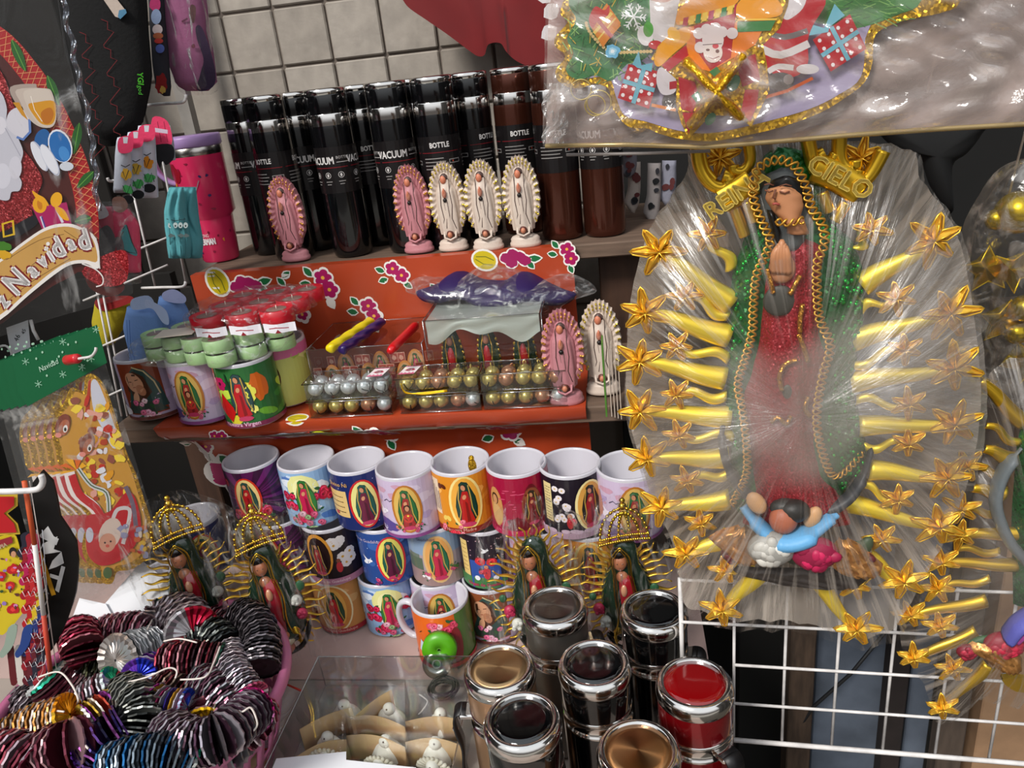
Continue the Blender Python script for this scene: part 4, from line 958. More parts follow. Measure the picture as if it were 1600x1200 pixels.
# box with three glass figures
BY = thing('ornament_box', 'clear plastic box of three green glass figures under a silver card', 'box', (0, 0, 0)); pB = at_z(752, 604, SH2); BY.location = (-.189, 1.035, SH2+.002)
clear_box(BY, -.0825, .0825, -.045, .065, 0, .113)
b = MB(); b.color('#cfd6cc')
def wav(u, v): 
    top = .112; low = .112-.026-.008*sin(u*7+2)-.005*sin(u*17); return (-.079+.158*u, -.043-.001*sin(v*9+u*12), top+(low-top)*v)
b.grid(wav, 30, 6, flip=True); b.grid(lambda u, v: (-.079+.158*u, -.043+.095*v, .1115), 4, 4)
P_(b, 'silver_card', mat('silver_card', '#cdd2c8', .35, metal=.35, bump=.4, bscale=40, alpha=.85), BY)
for i, x in enumerate((-.052, 0, .052)):
    t = thing('glass_figure', '%s glass figure with green mantle in the clear box' % ('first', 'middle', 'last')[i], 'ornament', (BY.location.x+x, BY.location.y-.018, SH2+.003), 0, 'glass figures in the clear box')
    b = MB(); b.color('#14301f'); b.lathe([(.011, 0), (.016, .006), (.0175, .03), (.0165, .055), (.0115, .075), (.008, .086), (.0001, .092)], 20, sy=.7); P_(b, 'mantle', mat('glass_paint', None, .08, coat=1), t)
    b = MB(); b.color('#a01a24'); b.ball((-.001, -.0085, .036), (.0075, .006, .03)); b.color('#b87a62'); b.ball((-.001, -.009, .073), (.0048, .0045, .0065)); P_(b, 'dress_and_face', mat('glass_paint', None, .08, coat=1), t)
    b = MB(); b.color('#d8a83a')
    for s_ in (-1, 1): b.tube([(s_*.004, -.0105, .082), (s_*.0075, -.0125, .065), (s_*.006, -.0142, .045), (s_*.0095, -.0135, .02), (s_*.006, -.012, .004)], .0008, 5)
    for k_ in range(8): b.ball((-.0185+.0008*k_, -.004, .012+.0085*k_), (.0022, .001, .003), 6, 4)
    for k_ in range(8): b.ball((.0185-.0008*k_, -.004, .012+.0085*k_), (.0022, .001, .003), 6, 4)
    P_(b, 'gold_trim', m_gold_gl, t)
# purple cloth in a clear bag on top of it
pc = thing('bagged_cloth', 'folded purple cloth in a crinkled clear bag on the ornament box', 'cloth', at_z(770, 470, SH2+.108))
PC = Plane(770, 470, 1.13, 9); PC.o = at_y(772, 462, 1.05); PC.o.z = SH2+.116
def lens(x0, x1, hz, dy, seed, up=0):
    R = random.Random(seed); ph = [R.uniform(0, 6) for _ in range(5)]
    def fn(u, v):
        x = x0+(x1-x0)*u; w = (sin(pi*min(1, max(0, u)))**.55); a = 2*pi*v; tilt = 0
        return Vector((x, dy*w*cos(a)*(1+.1*sin(9*u+ph[0])), up-.022*(u-.4)+hz*w*sin(a)*(1+.14*sin(13*u+ph[1]+a)+.1*sin(31*u+3*a+ph[2]))+.006*sin(u*15+ph[3])))
    return fn
b = MB(); b.color('#2c1250'); b.grid(lens(-.115, .125, .021, .05, 3, .016), 60, 20); P_(b, 'folded_cloth', mat('purple_satin', '#220a48', .6, bump=.6, bscale=18), pc)
b = MB(); b.grid(lens(-.130, .155, .029, .06, 7, .016), 70, 24); P_(b, 'plastic_bag', film('bag_film_dark', .05, .5, 38, th=(.52, .68), white=.3, rough=.08, stretch=(1, 1, 1.6)), pc)
# jingle bells in clear two-level trays
m_bell = mat('gold_bell', '#e2c878', .26, metal=.7); m_bells = mat('silver_bell', '#f0efee', .22, metal=.6); m_bellc = mat('copper_bell', '#dc9c78', .26, metal=.7)
bell_meshes = {}
def bell(p, m, lab, R_):
    key = m.name
    if key not in bell_meshes:
        r = .0108; b = MB(); b.ball((0, 0, 0), (r, r, r*.95), 18, 12); me = b.mesh('shell'); me.materials.append(m)
        b2 = MB(); b2.color('#1a120a'); b2.box((0, -.0, -r*.62), (r*1.55, .0016, r*.75)); b2.box((0, 0, -r*.62), (.0016, r*1.55, r*.75)); 
        b2 = MB()
        for q in range(4):
            a0 = q*pi/2; pts = []
            for k_ in range(6): e = -pi/2+.12+.95*k_/5; pts.append((r*1.005*cos(e)*cos(a0), r*1.005*cos(e)*sin(a0), r*.955*sin(e)))
            b2.tube(pts, .00075, 4)
        m2 = b2.mesh('slit'); m2.materials.append(mat('bell_slit', '#120c06', .8))
        b3 = MB(); b3.tube([(-.002, 0, r*.92), (-.0022, 0, r*1.2), (0, 0, r*1.38), (.0022, 0, r*1.2), (.002, 0, r*.92)], .0006, 5); m3 = b3.mesh('loop'); m3.materials.append(m)
        bell_meshes[key] = (me, m2, m3)
    t = thing('jingle_bell', lab, 'bell', p, 0, 'jingle bells in the clear trays'); t.rotation_euler = (R_.uniform(-1.2, .5), R_.uniform(-.5, .5), R_.uniform(0, 6))
    for nm, me in zip(('shell', 'slit', 'loop'), bell_meshes[key]):
        o = bpy.data.objects.new(nm, me); COL.objects.link(o); o.parent = t
RB = random.Random(11)
def tray(x0, y0, z0, n, w, d, mats_, name, lab, who, card=None):
    t = thing(name, lab, 'tray', (x0, y0, z0)); h = .0245
    b = MB(); r = .0105; mm = clear('tray_plastic', a=.05)
    b.box((w/2, d/2, .0008), (w, d, .0012)); b.box((w/2, 0, h/2), (w, .0005, h)); b.box((w/2, d, h/2), (w, .0005, h)); b.box((0, d/2, h/2), (.0005, d, h)); b.box((w, d/2, h/2), (.0005, d, h)); b.box((w/2, d/2, h), (w, d, .0005)); P_(b, 'clear_case', mm, t)
    b = MB(); b.tube([(-.002, -.002, h), (w+.002, -.002, h), (w+.002, d+.001, h), (-.002, d+.001, h)], .0009, 4, closed=True); b.tube([(-.001, -.001, .001), (w+.001, -.001, .001)], .0008, 4); P_(b, 'tray_flange', clear('clear_edge', '#e6e6e6', a=.35, rough=.1), t)
    for j in range(2):
        for i in range(n):
            bell((x0+w*(i+.5)/n+RB.uniform(-.0008, .0008), y0+d*(j+.5)/2+RB.uniform(-.0004, .0004), z0+.0125), mats_[(i*7+j*3) % len(mats_)], '%s, %s bell of the %s row' % (who, ('first', 'second', 'third', 'fourth', 'fifth', 'sixth')[i], ('front', 'rear')[j]), RB)
    if card:
        P = Print(); P.rect(-.011, -.015, .011, .015, '#e6dcdc'); P.rect(-.011, -.015, .011, -.011, '#c8587a'); P.rect(-.011, .0125, .011, .015, '#c8587a'); P.ell(0, .001, .006, .005, '#b0344c', wob=.6); P.rect(-.004, -.003, .004, .006, '#7a2434'); P.text('10', .0, .0, .005, '#e6dcdc')
        for q in (-.008, -.003, .003, .008): P.ell(q, -.0095, .0015, None, '#c8587a', n=6)
        P.build('price_card', lambda a, bb, L: (card[0]+a+.15*bb, card[1]+bb, h+.0012+L), m_printm, t)
G_ = [m_bell, m_bell, m_bell]; Gc = [m_bell, m_bellc, m_bell, m_bells, m_bell]
tz0_ = SH2+.0025
def tx(px, py): return at_z(px, py, SH2)
a0 = tx(482, 662); a1 = tx(617, 668); a2 = tx(750, 665); a3 = tx(882, 660)
yy = Y2+.003
tray(a0.x, yy, tz0_, 5, .118, .046, Gc, 'bell_tray', 'clear tray of gold jingle bells under the silver ones', 'gold bells under the silver tray')
tray(a0.x-.001, yy+.001, tz0_+.0265, 5, .118, .046, [m_bells], 'bell_tray', 'clear tray of silver jingle bells', 'silver bells', card=(.100, .027))
tray(a1.x, yy, tz0_, 5, .112, .046, Gc, 'bell_tray', 'clear tray of gold jingle bells, bottom of the middle stack', 'bottom middle tray')
tray(a1.x-.001, yy+.001, tz0_+.0265, 5, .112, .046, [m_bell, m_bell, m_bellc], 'bell_tray', 'clear tray of gold jingle bells with a gold ribbon, top of the middle stack', 'top middle tray', card=(.014, .029))
tray(a2.x, yy, tz0_, 5, .112, .046, Gc, 'bell_tray', 'clear tray of gold jingle bells, bottom of the stack by the pink figurine', 'bottom tray by the pink figurine', card=None)
tray(a2.x-.001, yy+.001, tz0_+.0265, 5, .112, .046, [m_bell, m_bellc, m_bell], 'bell_tray', 'clear tray of gold bells with price card, top of the stack by the pink figurine', 'top tray by the pink figurine', card=(.102, .027))
b = MB(); zr = tz0_+.0265+.012
for k_ in range(3): b.tube(spline([(a1.x+.008, yy-.0035, zr+.008), (a1.x+.012, yy-.0045, zr-.004-.001*k_), (a1.x+.035, yy-.005, zr-.009+.0012*k_), (a1.x+.07, yy-.004, zr-.007+.001*k_)], 5), .0008, 5)
tag(b.build('gold_ribbon', mat('gold_ribbon', '#d8a812', .25, metal=.6)), 'thin gold ribbon bulging from the middle bell tray', 'ribbon')
# green and white plastic strips beside the last figurine
b = MB(); b.color('#4a7a2a'); p = at_z(948, 655, SH2); b.box((0, 0, .05), (.0022, .03, .1)); tag(b.build('plastic_strip', m_printg, loc=(p.x, p.y+.02, SH2+.001)), 'green plastic strip standing at the bare shelf front', 'strip')
b = MB(); b.color('#c8b8a8')
for i in range(4): b.box((.004*i, .001*i, .045), (.001, .03, .09+.004*i))
tag(b.build('paper_strips', m_printm, loc=(at_z(956, 655, SH2).x, p.y+.02, SH2+.001)), 'thin pale strips standing beside the green plastic strip', 'strips', kind='stuff')
# ================================================================ PINK BASKET OF FOIL CUP GARLANDS
BC = Vector((-.583, .637, T+.002)); BRr, BHh = .166, .13
bk = thing('plastic_basket', 'pink plastic basket heaped with garlands of fluted foil cups', 'basket', BC)
m_pink = mat('pink_plastic', '#b8688c', .32, coat=.2, noise=.08, nscale=5)
b = MB(); NU, NV = 144, 14; V = []; 
for j in range(NV+1):
    z = .002+(BHh-.004)*j/NV; r = .125+(BRr-.127)*(j/NV)**.8
    for i in range(NU): a = 2*pi*i/NU; V.append((r*cos(a), r*sin(a), z))
Fs = []
for j in range(NV):
    for i in range(NU):
        if (j in (2, 3, 4, 6, 7, 8) and i % 4 in (1, 2)) or (j in (11, 12) and i % 6 in (1, 2, 3)): continue
        Fs.append((j*NU+i, j*NU+(i+1) % NU, (j+1)*NU+(i+1) % NU, (j+1)*NU+i))
b.add(V, Fs, True); o = P_(b, 'slotted_wall', m_pink, bk); md = o.modifiers.new('t', 'SOLIDIFY'); md.thickness = .0022
b = MB(); b.tube([((BRr+.001)*cos(2*pi*i/96), (BRr+.001)*sin(2*pi*i/96), BHh) for i in range(96)], .0085, 10, closed=True, flat=.8, up=(0, 0, 1)); P_(b, 'rim', m_pink, bk)
b = MB(); b.lathe([(.126, 0), (.126, .003)], 48); P_(b, 'bottom', m_pink, bk)
m_foil = mat('cup_foil', None, .3, metal=.72)
m_foild = mat('dark_foil', None, .3, metal=.8)
def cup_verts(r, n, dep):
    V = []
    for q, (k, z) in enumerate(((.97, -.045), (1.0, .035), (.8, .07), (.3, .12))):
        for i in range(2*n):
            a = pi*i/n; rr = r*k*(1+((.03 if i % 2 else -.03) if q < 2 else 0)); zz = z; V.append(Vector((rr*cos(a), rr*sin(a), -zz)))
    V.append(Vector((0, 0, -.12))); Fs = []
    N = 2*n
    for q in range(3):
        for i in range(N): Fs.append((q*N+i, q*N+(i+1) % N, (q+1)*N+(i+1) % N, (q+1)*N+i))
    for i in range(N): Fs.append((3*N+i, 3*N+(i+1) % N, 4*N))
    return V, Fs
CV = {}
def garland(pts, r, cols, lab, cap0=None, cap1=None, pitch=.0038, zs=.9, name='foil_cup_garland', wob=.06, seed=0, rn=None):
    """pts: pixel points (px, py[, z]) of the spine; cups are threaded along it"""
    P3 = []
    for q in pts: z = q[2] if len(q) > 2 else zs; P3.append(at_z(q[0], q[1], z))
    sp = spline(P3, 10); L = [0]
    for a, c in zip(sp, sp[1:]): L.append(L[-1]+(c-a).length)
    R = random.Random(seed+int(pts[0][0]*7+pts[0][1])); t = thing(name, lab, 'garland', sp[0], 0, 'foil cup garlands in the pink basket'); o0 = sp[0]
    n = max(3, int(L[-1]/pitch)); b = MB(); nn = 14
    key = nn
    if key not in CV: CV[key] = cup_verts(1, nn, .55)
    Vc, Fc = CV[key]
    def frame(s):
        for i in range(len(L)-1):
            if s <= L[i+1] or i == len(L)-2:
                f = (s-L[i])/(L[i+1]-L[i]+1e-9); return sp[i].lerp(sp[i+1], f), (sp[i+1]-sp[i]).normalized()
    for k in range(n):
        p, d = frame(L[-1]*k/(n-1)); d = (d+Vector((R.uniform(-wob, wob), R.uniform(-wob, wob), R.uniform(-wob, wob)))).normalized()
        Mq = Matrix.Translation(p-o0) @ d.to_track_quat('Z', 'Y').to_matrix().to_4x4() @ Matrix.Rotation(R.uniform(0, 1), 4, 'Z') @ Matrix.Diagonal((r*R.uniform(.95, 1.04),)*2+(r, 1))
        c = cols[(k//(1 if len(cols) < 4 else 1)) % len(cols)]; b.col = lin(dim(c, R.uniform(.8, 1.15)))
        b.add(Vc, Fc, False, Mq)
    o = P_(b, 'threaded_cups', m_foil, t); o['kind'] = 'stuff'
    for cap, end in ((cap0, 0), (cap1, n-1)):
        if not cap: continue
        p, d = frame(L[-1]*end/(n-1)); 
        if end == 0: d = -d
        b = MB(); cc = cap; n2 = 40; 
        # a shallow fluted dish, ribbed from the middle out
        V = []; rings = ((1.05, .0), (.99, .12), (.7, .03), (.3, .10), (.05, .14))
        for q, (kk, z) in enumerate(rings):
            for i in range(n2): a = 2*pi*i/n2; V.append(Vector((kk*cos(a), kk*sin(a), z+(.035 if i % 2 else -.02)*(kk > .2))))
        Mq = Matrix.Translation(p-o0+d*.001) @ d.to_track_quat('Z', 'Y').to_matrix().to_4x4() @ Matrix.Scale(r*1.02, 4)
        for q in range(len(rings)-1):
            for i in range(n2):
                sec = cc[(i*len(cc)*1//n2) % len(cc)] if len(cc) > 1 else cc[0]; b.col = lin(dim(sec, 1.0 if i % 2 else .75))
                b.add([V[q*n2+i], V[q*n2+(i+1) % n2], V[(q+1)*n2+(i+1) % n2], V[(q+1)*n2+i]], [(0, 1, 2, 3)], False, Mq)
        P_(b, 'end_cup', m_foil, t)
    return t
DK = ['#6a5a60', '#b0a4a8', '#40343a']; MA = ['#7a3a48', '#b89298', '#5a2634']; GR = ['#6a6a6e', '#c0c2c6', '#505054', '#a4a6aa']; SI = ['#b8b4b8', '#8c8288', '#d8d4d8']; RD = ['#a03048', '#c87a84', '#6a1c2c']
GS = ['#b87a3a', '#c8b8b0', '#d89a58', '#8a7a70']; MU = ['#c83a7a', '#c8c4d0', '#d8a02c', '#4a3ab0', '#e0dce4']; BL = ['#1f5a8c', '#54606c', '#8a98a4', '#2a3038']; PU = ['#2a2050', '#5a3a7a', '#1c1838', '#8a4a8a']
GL_ = [
 ([(165, 990, .885), (210, 984, .89), (252, 990, .885)], .0245, MA, 'dark maroon garland lying flat in front of the white sheets', None, None),
 ([(253, 978, .90), (266, 964, .905), (290, 968, .91), (300, 986, .915)], .031, DK, 'black garland curling up with a red and silver end cup', None, ['#c0183a', '#d8d4d8', '#8a1428', '#c8c4c8']),
 ([(122, 988, .915), (128, 1012, .91), (132, 1038, .895)], .0245, RD, 'rosy red garland standing on end beside the white sheets', ['#d8a8b0', '#e8d0d4', '#c85a70'], None),
 ([(186, 1030, .925), (210, 1022, .915), (238, 1014, .90)], .029, ['#c8c8ca', '#8a8c8e', '#e0e0e4'], 'silver garland with a broad plain silver end cup', ['#c8bcb4', '#d8d0c8'], None),
 ([(262, 1034, .915), (300, 1030, .918), (342, 1034, .91)], .0215, ['#9a3a48', '#3a1c24', '#c88a90', '#5a2430'], 'red and black garland with a green end cup in the middle of the heap', None, ['#2a5a4a', '#3a7a62']),
 ([(300, 1006, .895), (330, 990, .905), (352, 1012, .90)], .023, ['#2c3030', '#6a6e68', '#1c1e1e'], 'black-green garland arched behind the red and black one', None, None),
 ([(378, 962, .905), (398, 972, .91), (410, 1004, .91), (408, 1044, .90)], .023, ['#3a3438', '#7c7478', '#221e22'], 'charcoal garland hanging down inside the basket rim nearest the gold ornaments', None, None),
 ([(362, 1018, .905), (368, 1052, .915), (392, 1088, .91)], .0185, ['#c0b8c0', '#8a8088', '#e0d8e0', '#5a4a54'], 'speckled silver-lilac garland beside the charcoal one', None, ['#c8587a', '#e0d4d8', '#d8c8cc']),
 ([(280, 1052, .89), (322, 1052, .895)], .023, GR, 'grey garland pressed under the red and black one', None, None),
 ([(316, 1066, .905), (344, 1084, .91), (366, 1112, .905)], .0225, ['#6a4a58', '#a0a0a4', '#4a2838'], 'grey garland with maroon gaps sloping towards the basket front', None, None),
 ([(74, 1062, .93), (92, 1078, .915), (120, 1092, .90)], .0235, MA, 'maroon garland with a big green and silver end cup', ['#1f9a78', '#c8d8d4', '#1a8a6a', '#e0e8e8'], None),
 ([(0, 1162, .91), (40, 1138, .92), (72, 1128, .925), (104, 1118, .93)], .0225, GS, 'gold and silver garland with an orange end cup', None, ['#e08a10', '#f0b82a', '#d87a08']),
 ([(128, 1098, .905), (160, 1080, .915), (176, 1070, .92)], .021, ['#b0a8b0', '#6a3a44', '#d0ccd0'], 'silver garland with a green and white end cup', None, ['#1f9a6a', '#e0e8e4', '#c8d0d0', '#c02a3a']),
 ([(236, 1040, .90), (226, 1048, .91), (218, 1056, .918)], .0195, ['#5a4ac0', '#c8c8d8', '#8a3ab8'], 'short garland with a blue and violet end cup', None, ['#2a38c0', '#8a4ad8', '#c83ac8', '#d0d0f0']),
 ([(186, 1098, .915), (160, 1112, .92), (140, 1126, .92)], .0205, ['#c8503a', '#d8d0c0', '#c8a03a', '#8a3a8a'], 'multicoloured garland with a white and yellow end cup', None, ['#e8e0d8', '#f0d050', '#d02a6a', '#e0e0e0']),
 ([(196, 1080, .92), (220, 1102, .93), (222, 1130, .925), (212, 1160, .915)], .0225, ['#4a4c4a', '#a8aaa4', '#2a2c2a', '#7c7e78'], 'black and silver garland bending down the middle of the heap', None, None),
 ([(288, 1104, .92), (264, 1102, .922), (244, 1096, .925)], .0185, MU, 'bright mixed garland with a magenta and white end cup', ['#2a4ac8', '#c8d0f0', '#c83a7a', '#e0e0f0'], ['#d81ab0', '#f0e0f0', '#e868c8']),
 ([(262, 1144, .915), (300, 1160, .925), (340, 1154, .93), (372, 1130, .925), (392, 1112, .915)], .0245, ['#8a8088', '#4a3040', '#a8a0a8', '#3a2430'], 'long grey and plum garland along the front of the heap', None, ['#b01468', '#d87ab0']),
 ([(74, 1176, .915), (104, 1166, .93), (130, 1158, .925)], .026, MA, 'dark maroon garland bunched like a ball at the basket front', None, None),
 ([(-8, 1178, .91), (24, 1182, .92), (58, 1196, .915)], .026, ['#8a3a48', '#b8a0a8', '#5a1c2c'], 'reddish grey garland in the near corner of the basket', None, None),
 ([(150, 1178, .91), (166, 1154, .925), (194, 1132, .93)], .0235, PU, 'navy and violet garland beside the black and silver one', ['#8a4ac8', '#e0d0e8'], None),
 ([(176, 1196, .915), (222, 1184, .925), (268, 1180, .925), (304, 1188, .915)], .0225, BL, 'steel grey garland with bright blue cups', None, ['#1f9a78', '#e0e8e8', '#2a8a6a']),
 ([(252, 1072, .90), (282, 1082, .90), (306, 1090, .895)], .021, ['#6a2c30', '#a08878', '#3a1c20'], 'rust brown garland in the middle of the heap', None, None),
 ([(322, 1128, .90), (326, 1104, .90), (312, 1084, .89)], .021, MA, 'maroon garland with a yellow end cup', ['#e8b010', '#8a3a20'], None),
 ([(408, 1112, .885), (400, 1132, .89), (380, 1150, .885)], .02, ['#a04a60', '#c8b8c0', '#5a2030'], 'rosy garland tucked against the basket rim by the clear box', None, None),
 ([(336, 972, .87), (362, 980, .872)], .023, ['#6a2430', '#8a6a70', '#3a141c'], 'dark red garland deep behind the charcoal one', None, None),
 ([(40, 1095, .87), (66, 1120, .875)], .024, DK, 'black garland deep in the basket under the gold and silver one', None, None),
 ([(160, 1040, .875), (200, 1052, .875), (240, 1064, .87)], .025, ['#3a3a2c', '#6a6a48', '#24241c'], 'olive and black garland deep in the middle of the heap', ['#5a6a2c', '#8a9a4a'], None),
]
for i, (pts, r, cols, lab, c0, c1_) in enumerate(GL_): garland(pts, r, cols, lab, c0, c1_, seed=i)
for i, (pts, z) in enumerate((([(60, 1110), (120, 1060), (180, 1100)], .855), ([(240, 1120), (300, 1125), (350, 1100)], .86), ([(180, 1010), (260, 1010), (340, 1010)], .85), ([(40, 1160), (120, 1140), (200, 1150)], .87), ([(100, 1030), (180, 1000), (250, 1000)], .83), ([(250, 1180), (330, 1185), (370, 1150)], .865))):
    garland(pts, .027, (DK, MA, GR)[i % 3], 'dark garland buried in the heap %s' % ('under the green and silver cup', 'under the plum one', 'behind the silver cup', 'under the orange cup', 'beside the white sheets', 'at the basket front')[i], zs=z, seed=50+i, pitch=.006)
m_str = mat('white_string', '#d8ccc4', .8)
for i, (pts, lab) in enumerate((
    ([(60, 1058, .945), (92, 1050, .95), (112, 1070, .945), (122, 1092, .94), (120, 1100, .93)], 'white string looped over the green and silver cup'),
    ([(56, 1100, .93), (72, 1108, .94), (100, 1112, .95)], 'white string in front of the orange cup'),
    ([(190, 1068, .945), (230, 1058, .95), (262, 1044, .95), (276, 1048, .945), (274, 1060, .94)], 'white string crossing the violet cup'),
    ([(282, 1062, .94), (320, 1058, .945), (334, 1036, .94), (344, 1010, .935)], 'white string crossing the red and black garland'),
    ([(222, 1000, .93), (232, 980, .93), (238, 968, .92)], 'white string across the maroon garland by the sheets'),
    ([(256, 1002, .94), (280, 998, .945), (308, 1004, .94)], 'white string below the red and silver cup'),
    ([(366, 1090, .94), (376, 1112, .945), (392, 1106, .945), (402, 1130, .93), (396, 1142, .925)], 'white string knotted beside the plum garland'),
    ([(124, 1130, .945), (128, 1156, .94), (138, 1170, .935)], 'white string below the white and yellow cup'))):
    b = MB(); b.tube(spline([at_z(*q) for q in pts], 6), .0011, 5); tag(b.build('string', m_str), lab, 'string', 'strings over the garlands')
# white sheets in the basket
m_paper = mat('white_paper', '#dcdde1', .7)
PS = Plane(215, 930, 1.03, 9, -32)
for i, (poly, off, lab) in enumerate(((((222, 876), (300, 938), (296, 1000), (140, 1000), (160, 948)), 0, 'large white sheet sticking up out of the basket'), (((127, 934), (168, 943), (200, 1000), (100, 1010)), .004, 'smaller white sheet beside the large one in the basket'))):
    b = MB(); b.prism([PS.L(*q) for q in poly], -.0004-off, -off); o = b.build('paper_sheet', m_paper); o.matrix_world = pm(PS); tag(o, lab, 'paper')
# ================================================================ CLEAR COMPARTMENT BOX AND TABLE ODDMENTS
AX0, AX1, AY0, AY1, AH = -.434, -.213, .43, .785, .052
ac = thing('display_box', 'clear lidded box divided by brown paper, holding plaster ornaments', 'box', (AX0, AY0, T+.004))
W_, D_ = AX1-AX0, AY1-AY0; m_acr = clear('acrylic', '#f6f8f8', a=.045, rough=.03)
b = MB(); b.box((W_/2, D_/2, AH), (W_, D_, .0015)); P_(b, 'lid', m_acr, ac)
b = MB()
b.box((W_/2, 0, AH/2), (W_, .0015, AH)); b.box((W_/2, D_, AH/2), (W_, .0015, AH)); b.box((0, D_/2, AH/2), (.0015, D_, AH)); b.box((W_, D_/2, AH/2), (.0015, D_, AH)); b.box((W_/2, D_/2, .001), (W_, D_, .0015)); P_(b, 'clear_walls', m_acr, ac)
b = MB(); b.tube([(0, 0, AH), (W_, 0, AH), (W_, D_, AH), (0, D_, AH)], .0012, 4, closed=True); b.tube([(0, D_, 0), (0, D_, AH)], .001, 4); b.tube([(W_, D_, 0), (W_, D_, AH)], .001, 4); P_(b, 'lid_edge', clear('clear_edge', '#e6e6e6', a=.35, rough=.1), ac)
m_kraft = mat('kraft_paper', '#cda87c', .75, noise=.12, nscale=20)
m_plas = mat('raw_plaster', None, .7, bump=.3, bscale=200)
def divider(px0, py0, px1, py1, arch, lab=None, z=T+.045):
    a, c = at_z(px0, py0, z)-ac.location, at_z(px1, py1, z)-ac.location; zb = .003
    def fn(u, v):
        p = a.lerp(c, u); top = a.z+(c.z-a.z)*u+arch*sin(pi*u); off = .006*sin(pi*u)
        return Vector((p.x, p.y+off*(1-v)*0+off, zb+(min(top, AH-.0012)-zb)*v))
    b = MB(); b.grid(fn, 12, 2); o = P_(b, 'paper_divider', m_kraft, ac); md = o.modifiers.new('t', 'SOLIDIFY'); md.thickness = .0008
for q in ((468, 1140, 550, 1106, .0), (548, 1126, 612, 1078, .0), (541, 1122, 632, 1136, .004), (633, 1128, 716, 1124, .0), (458, 1186, 541, 1156, .003), (541, 1150, 632, 1168, .003), (633, 1160, 722, 1166, .003)): divider(*q)
for px, a_, c_ in ((541, 1118, 1215), (633, 1062, 1215)):
    p, q = at_z(px, a_, T+.045)-ac.location, at_z(px+3, c_, T+.045)-ac.location; b = MB(); b.grid(lambda u, v: (p.x+(q.x-p.x)*u, p.y+(q.y-p.y)*u, .003+.043*v), 4, 1)
    o = P_(b, 'clear_partition', clear('clear_edge', '#e6e6e6', a=.2, rough=.1), ac)
def plaster_angel(px, py, lab, rays=False, z=T+.043):
    p = at_z(px, py, z); p.z = T+.007; t = thing('plaster_ornament', lab, 'ornament', p, RAD(random.Random(px).uniform(-12, 12)), 'plaster ornaments in the clear box'); R = random.Random(px*py)
    hd = .036
    b = MB(); b.color('#efe8dc')
    n = 26; V = []; Fs = []
    prof = [(.018, 0), (.0205, .004), (.0195, .012), (.0165, .019), (.0125, .025), (.008, .029)]
    for (r, zz) in prof:
        for i in range(n): a = 2*pi*i/n; rr = r*(1+(.07 if i % 2 else -.07)+R.uniform(-.03, .03)); V.append((rr*cos(a), rr*.62*sin(a), zz+(.001 if i % 2 else 0)))
    for q in range(len(prof)-1):
        for i in range(n): j = (i+1) % n; Fs.append((q*n+i, q*n+j, q*n+n+j, q*n+n+i))
    Fs.append([(len(prof)-1)*n+i for i in range(n)]); b.add(V, Fs, True); P_(b, 'fluted_gown', m_plas, t)
    b = MB(); b.color('#f0e9de'); b.ball((0, -.002, hd-.004), (.0082, .0075, .0085)); b.color('#6a5a50'); b.ball((.0, -.0078, hd+.0005), (.0013, .0013, .0013), 6, 4); P_(b, 'head', m_plas, t)
    if rays:
        b = MB(); b.color('#d5cbb8')
        for k in range(11):
            a = pi*(.05+.9*k/10); c_, s_ = cos(a), sin(a); b.tube([(.009*c_, .001, .024+.009*s_), (.021*c_, .001, .024+.0175*s_), (.023*c_, .001, .024+.019*s_)], [.0018, .0027, .0015], 6)
        P_(b, 'ray_crown', m_plas, t)
    return t
for px, py, r, lab in ((537, 1097, 0, 'plaster ornament in the rear cell by the basket side'), (608, 1102, 0, 'plaster ornament in the rear middle cell under the tall brown flap'), (688, 1110, 0, 'plaster ornament in the rear cell beside the champagne thermos'), (512, 1147, 0, 'plaster ornament in the second row on the basket side'), (602, 1152, 0, 'plaster ornament in the middle of the second row'), (680, 1155, 0, 'plaster ornament in the second row by the champagne thermos'), (507, 1178, 1, 'rayed plaster ornament in the front row above the white slips'), (592, 1190, 1, 'rayed plaster ornament in the middle of the front row'), (676, 1192, 1, 'rayed plaster ornament in the front row by the thermos strap')): plaster_angel(px, py, lab, r)
b = MB(); q = at_z(693, 1076, T+.02); R = random.Random(4)
for k in range(16): r = R.uniform(.012, .022); a0 = R.uniform(-.5, .5); b.tube([(r*cos(2*pi*i/18), r*sin(2*pi*i/18)*cos(a0), .012+r*.6*sin(2*pi*i/18)*sin(a0)+R.uniform(0, .003)) for i in range(18)], .0007, 4, closed=True)
tag(b.build('thread_coil', mat('dark_thread', '#3c3a30', .6), loc=(q.x, q.y, T+.0075)), 'tangled dark thread coil in the empty rear corner cell', 'thread')
b = MB(); b.tube(spline([at_z(655, 1085, T+.03), at_z(668, 1096, T+.032), at_z(660, 1110, T+.03), at_z(654, 1116, T+.02)], 5), .001, 5); tag(b.build('twine', m_str), 'short white cord beside the tangled thread coil', 'cord')
for pts, lab in ((((432, 1186), (541, 1175), (541, 1215), (420, 1215)), 'white paper slip on the clear box lid by the basket'), (((541, 1188), (650, 1200), (660, 1225), (541, 1225)), 'white paper slip on the middle of the clear box lid')):
    b = MB(); V = [at_z(*q, T+.004+AH+.0015) for q in pts]; b.add(V+[v+Vector((0, 0, .0008)) for v in V], [(3, 2, 1, 0), (4, 5, 6, 7), (0, 1, 5, 4), (1, 2, 6, 5), (2, 3, 7, 6), (3, 0, 4, 7)]); tag(b.build('paper_slip', m_paper), lab, 'paper')
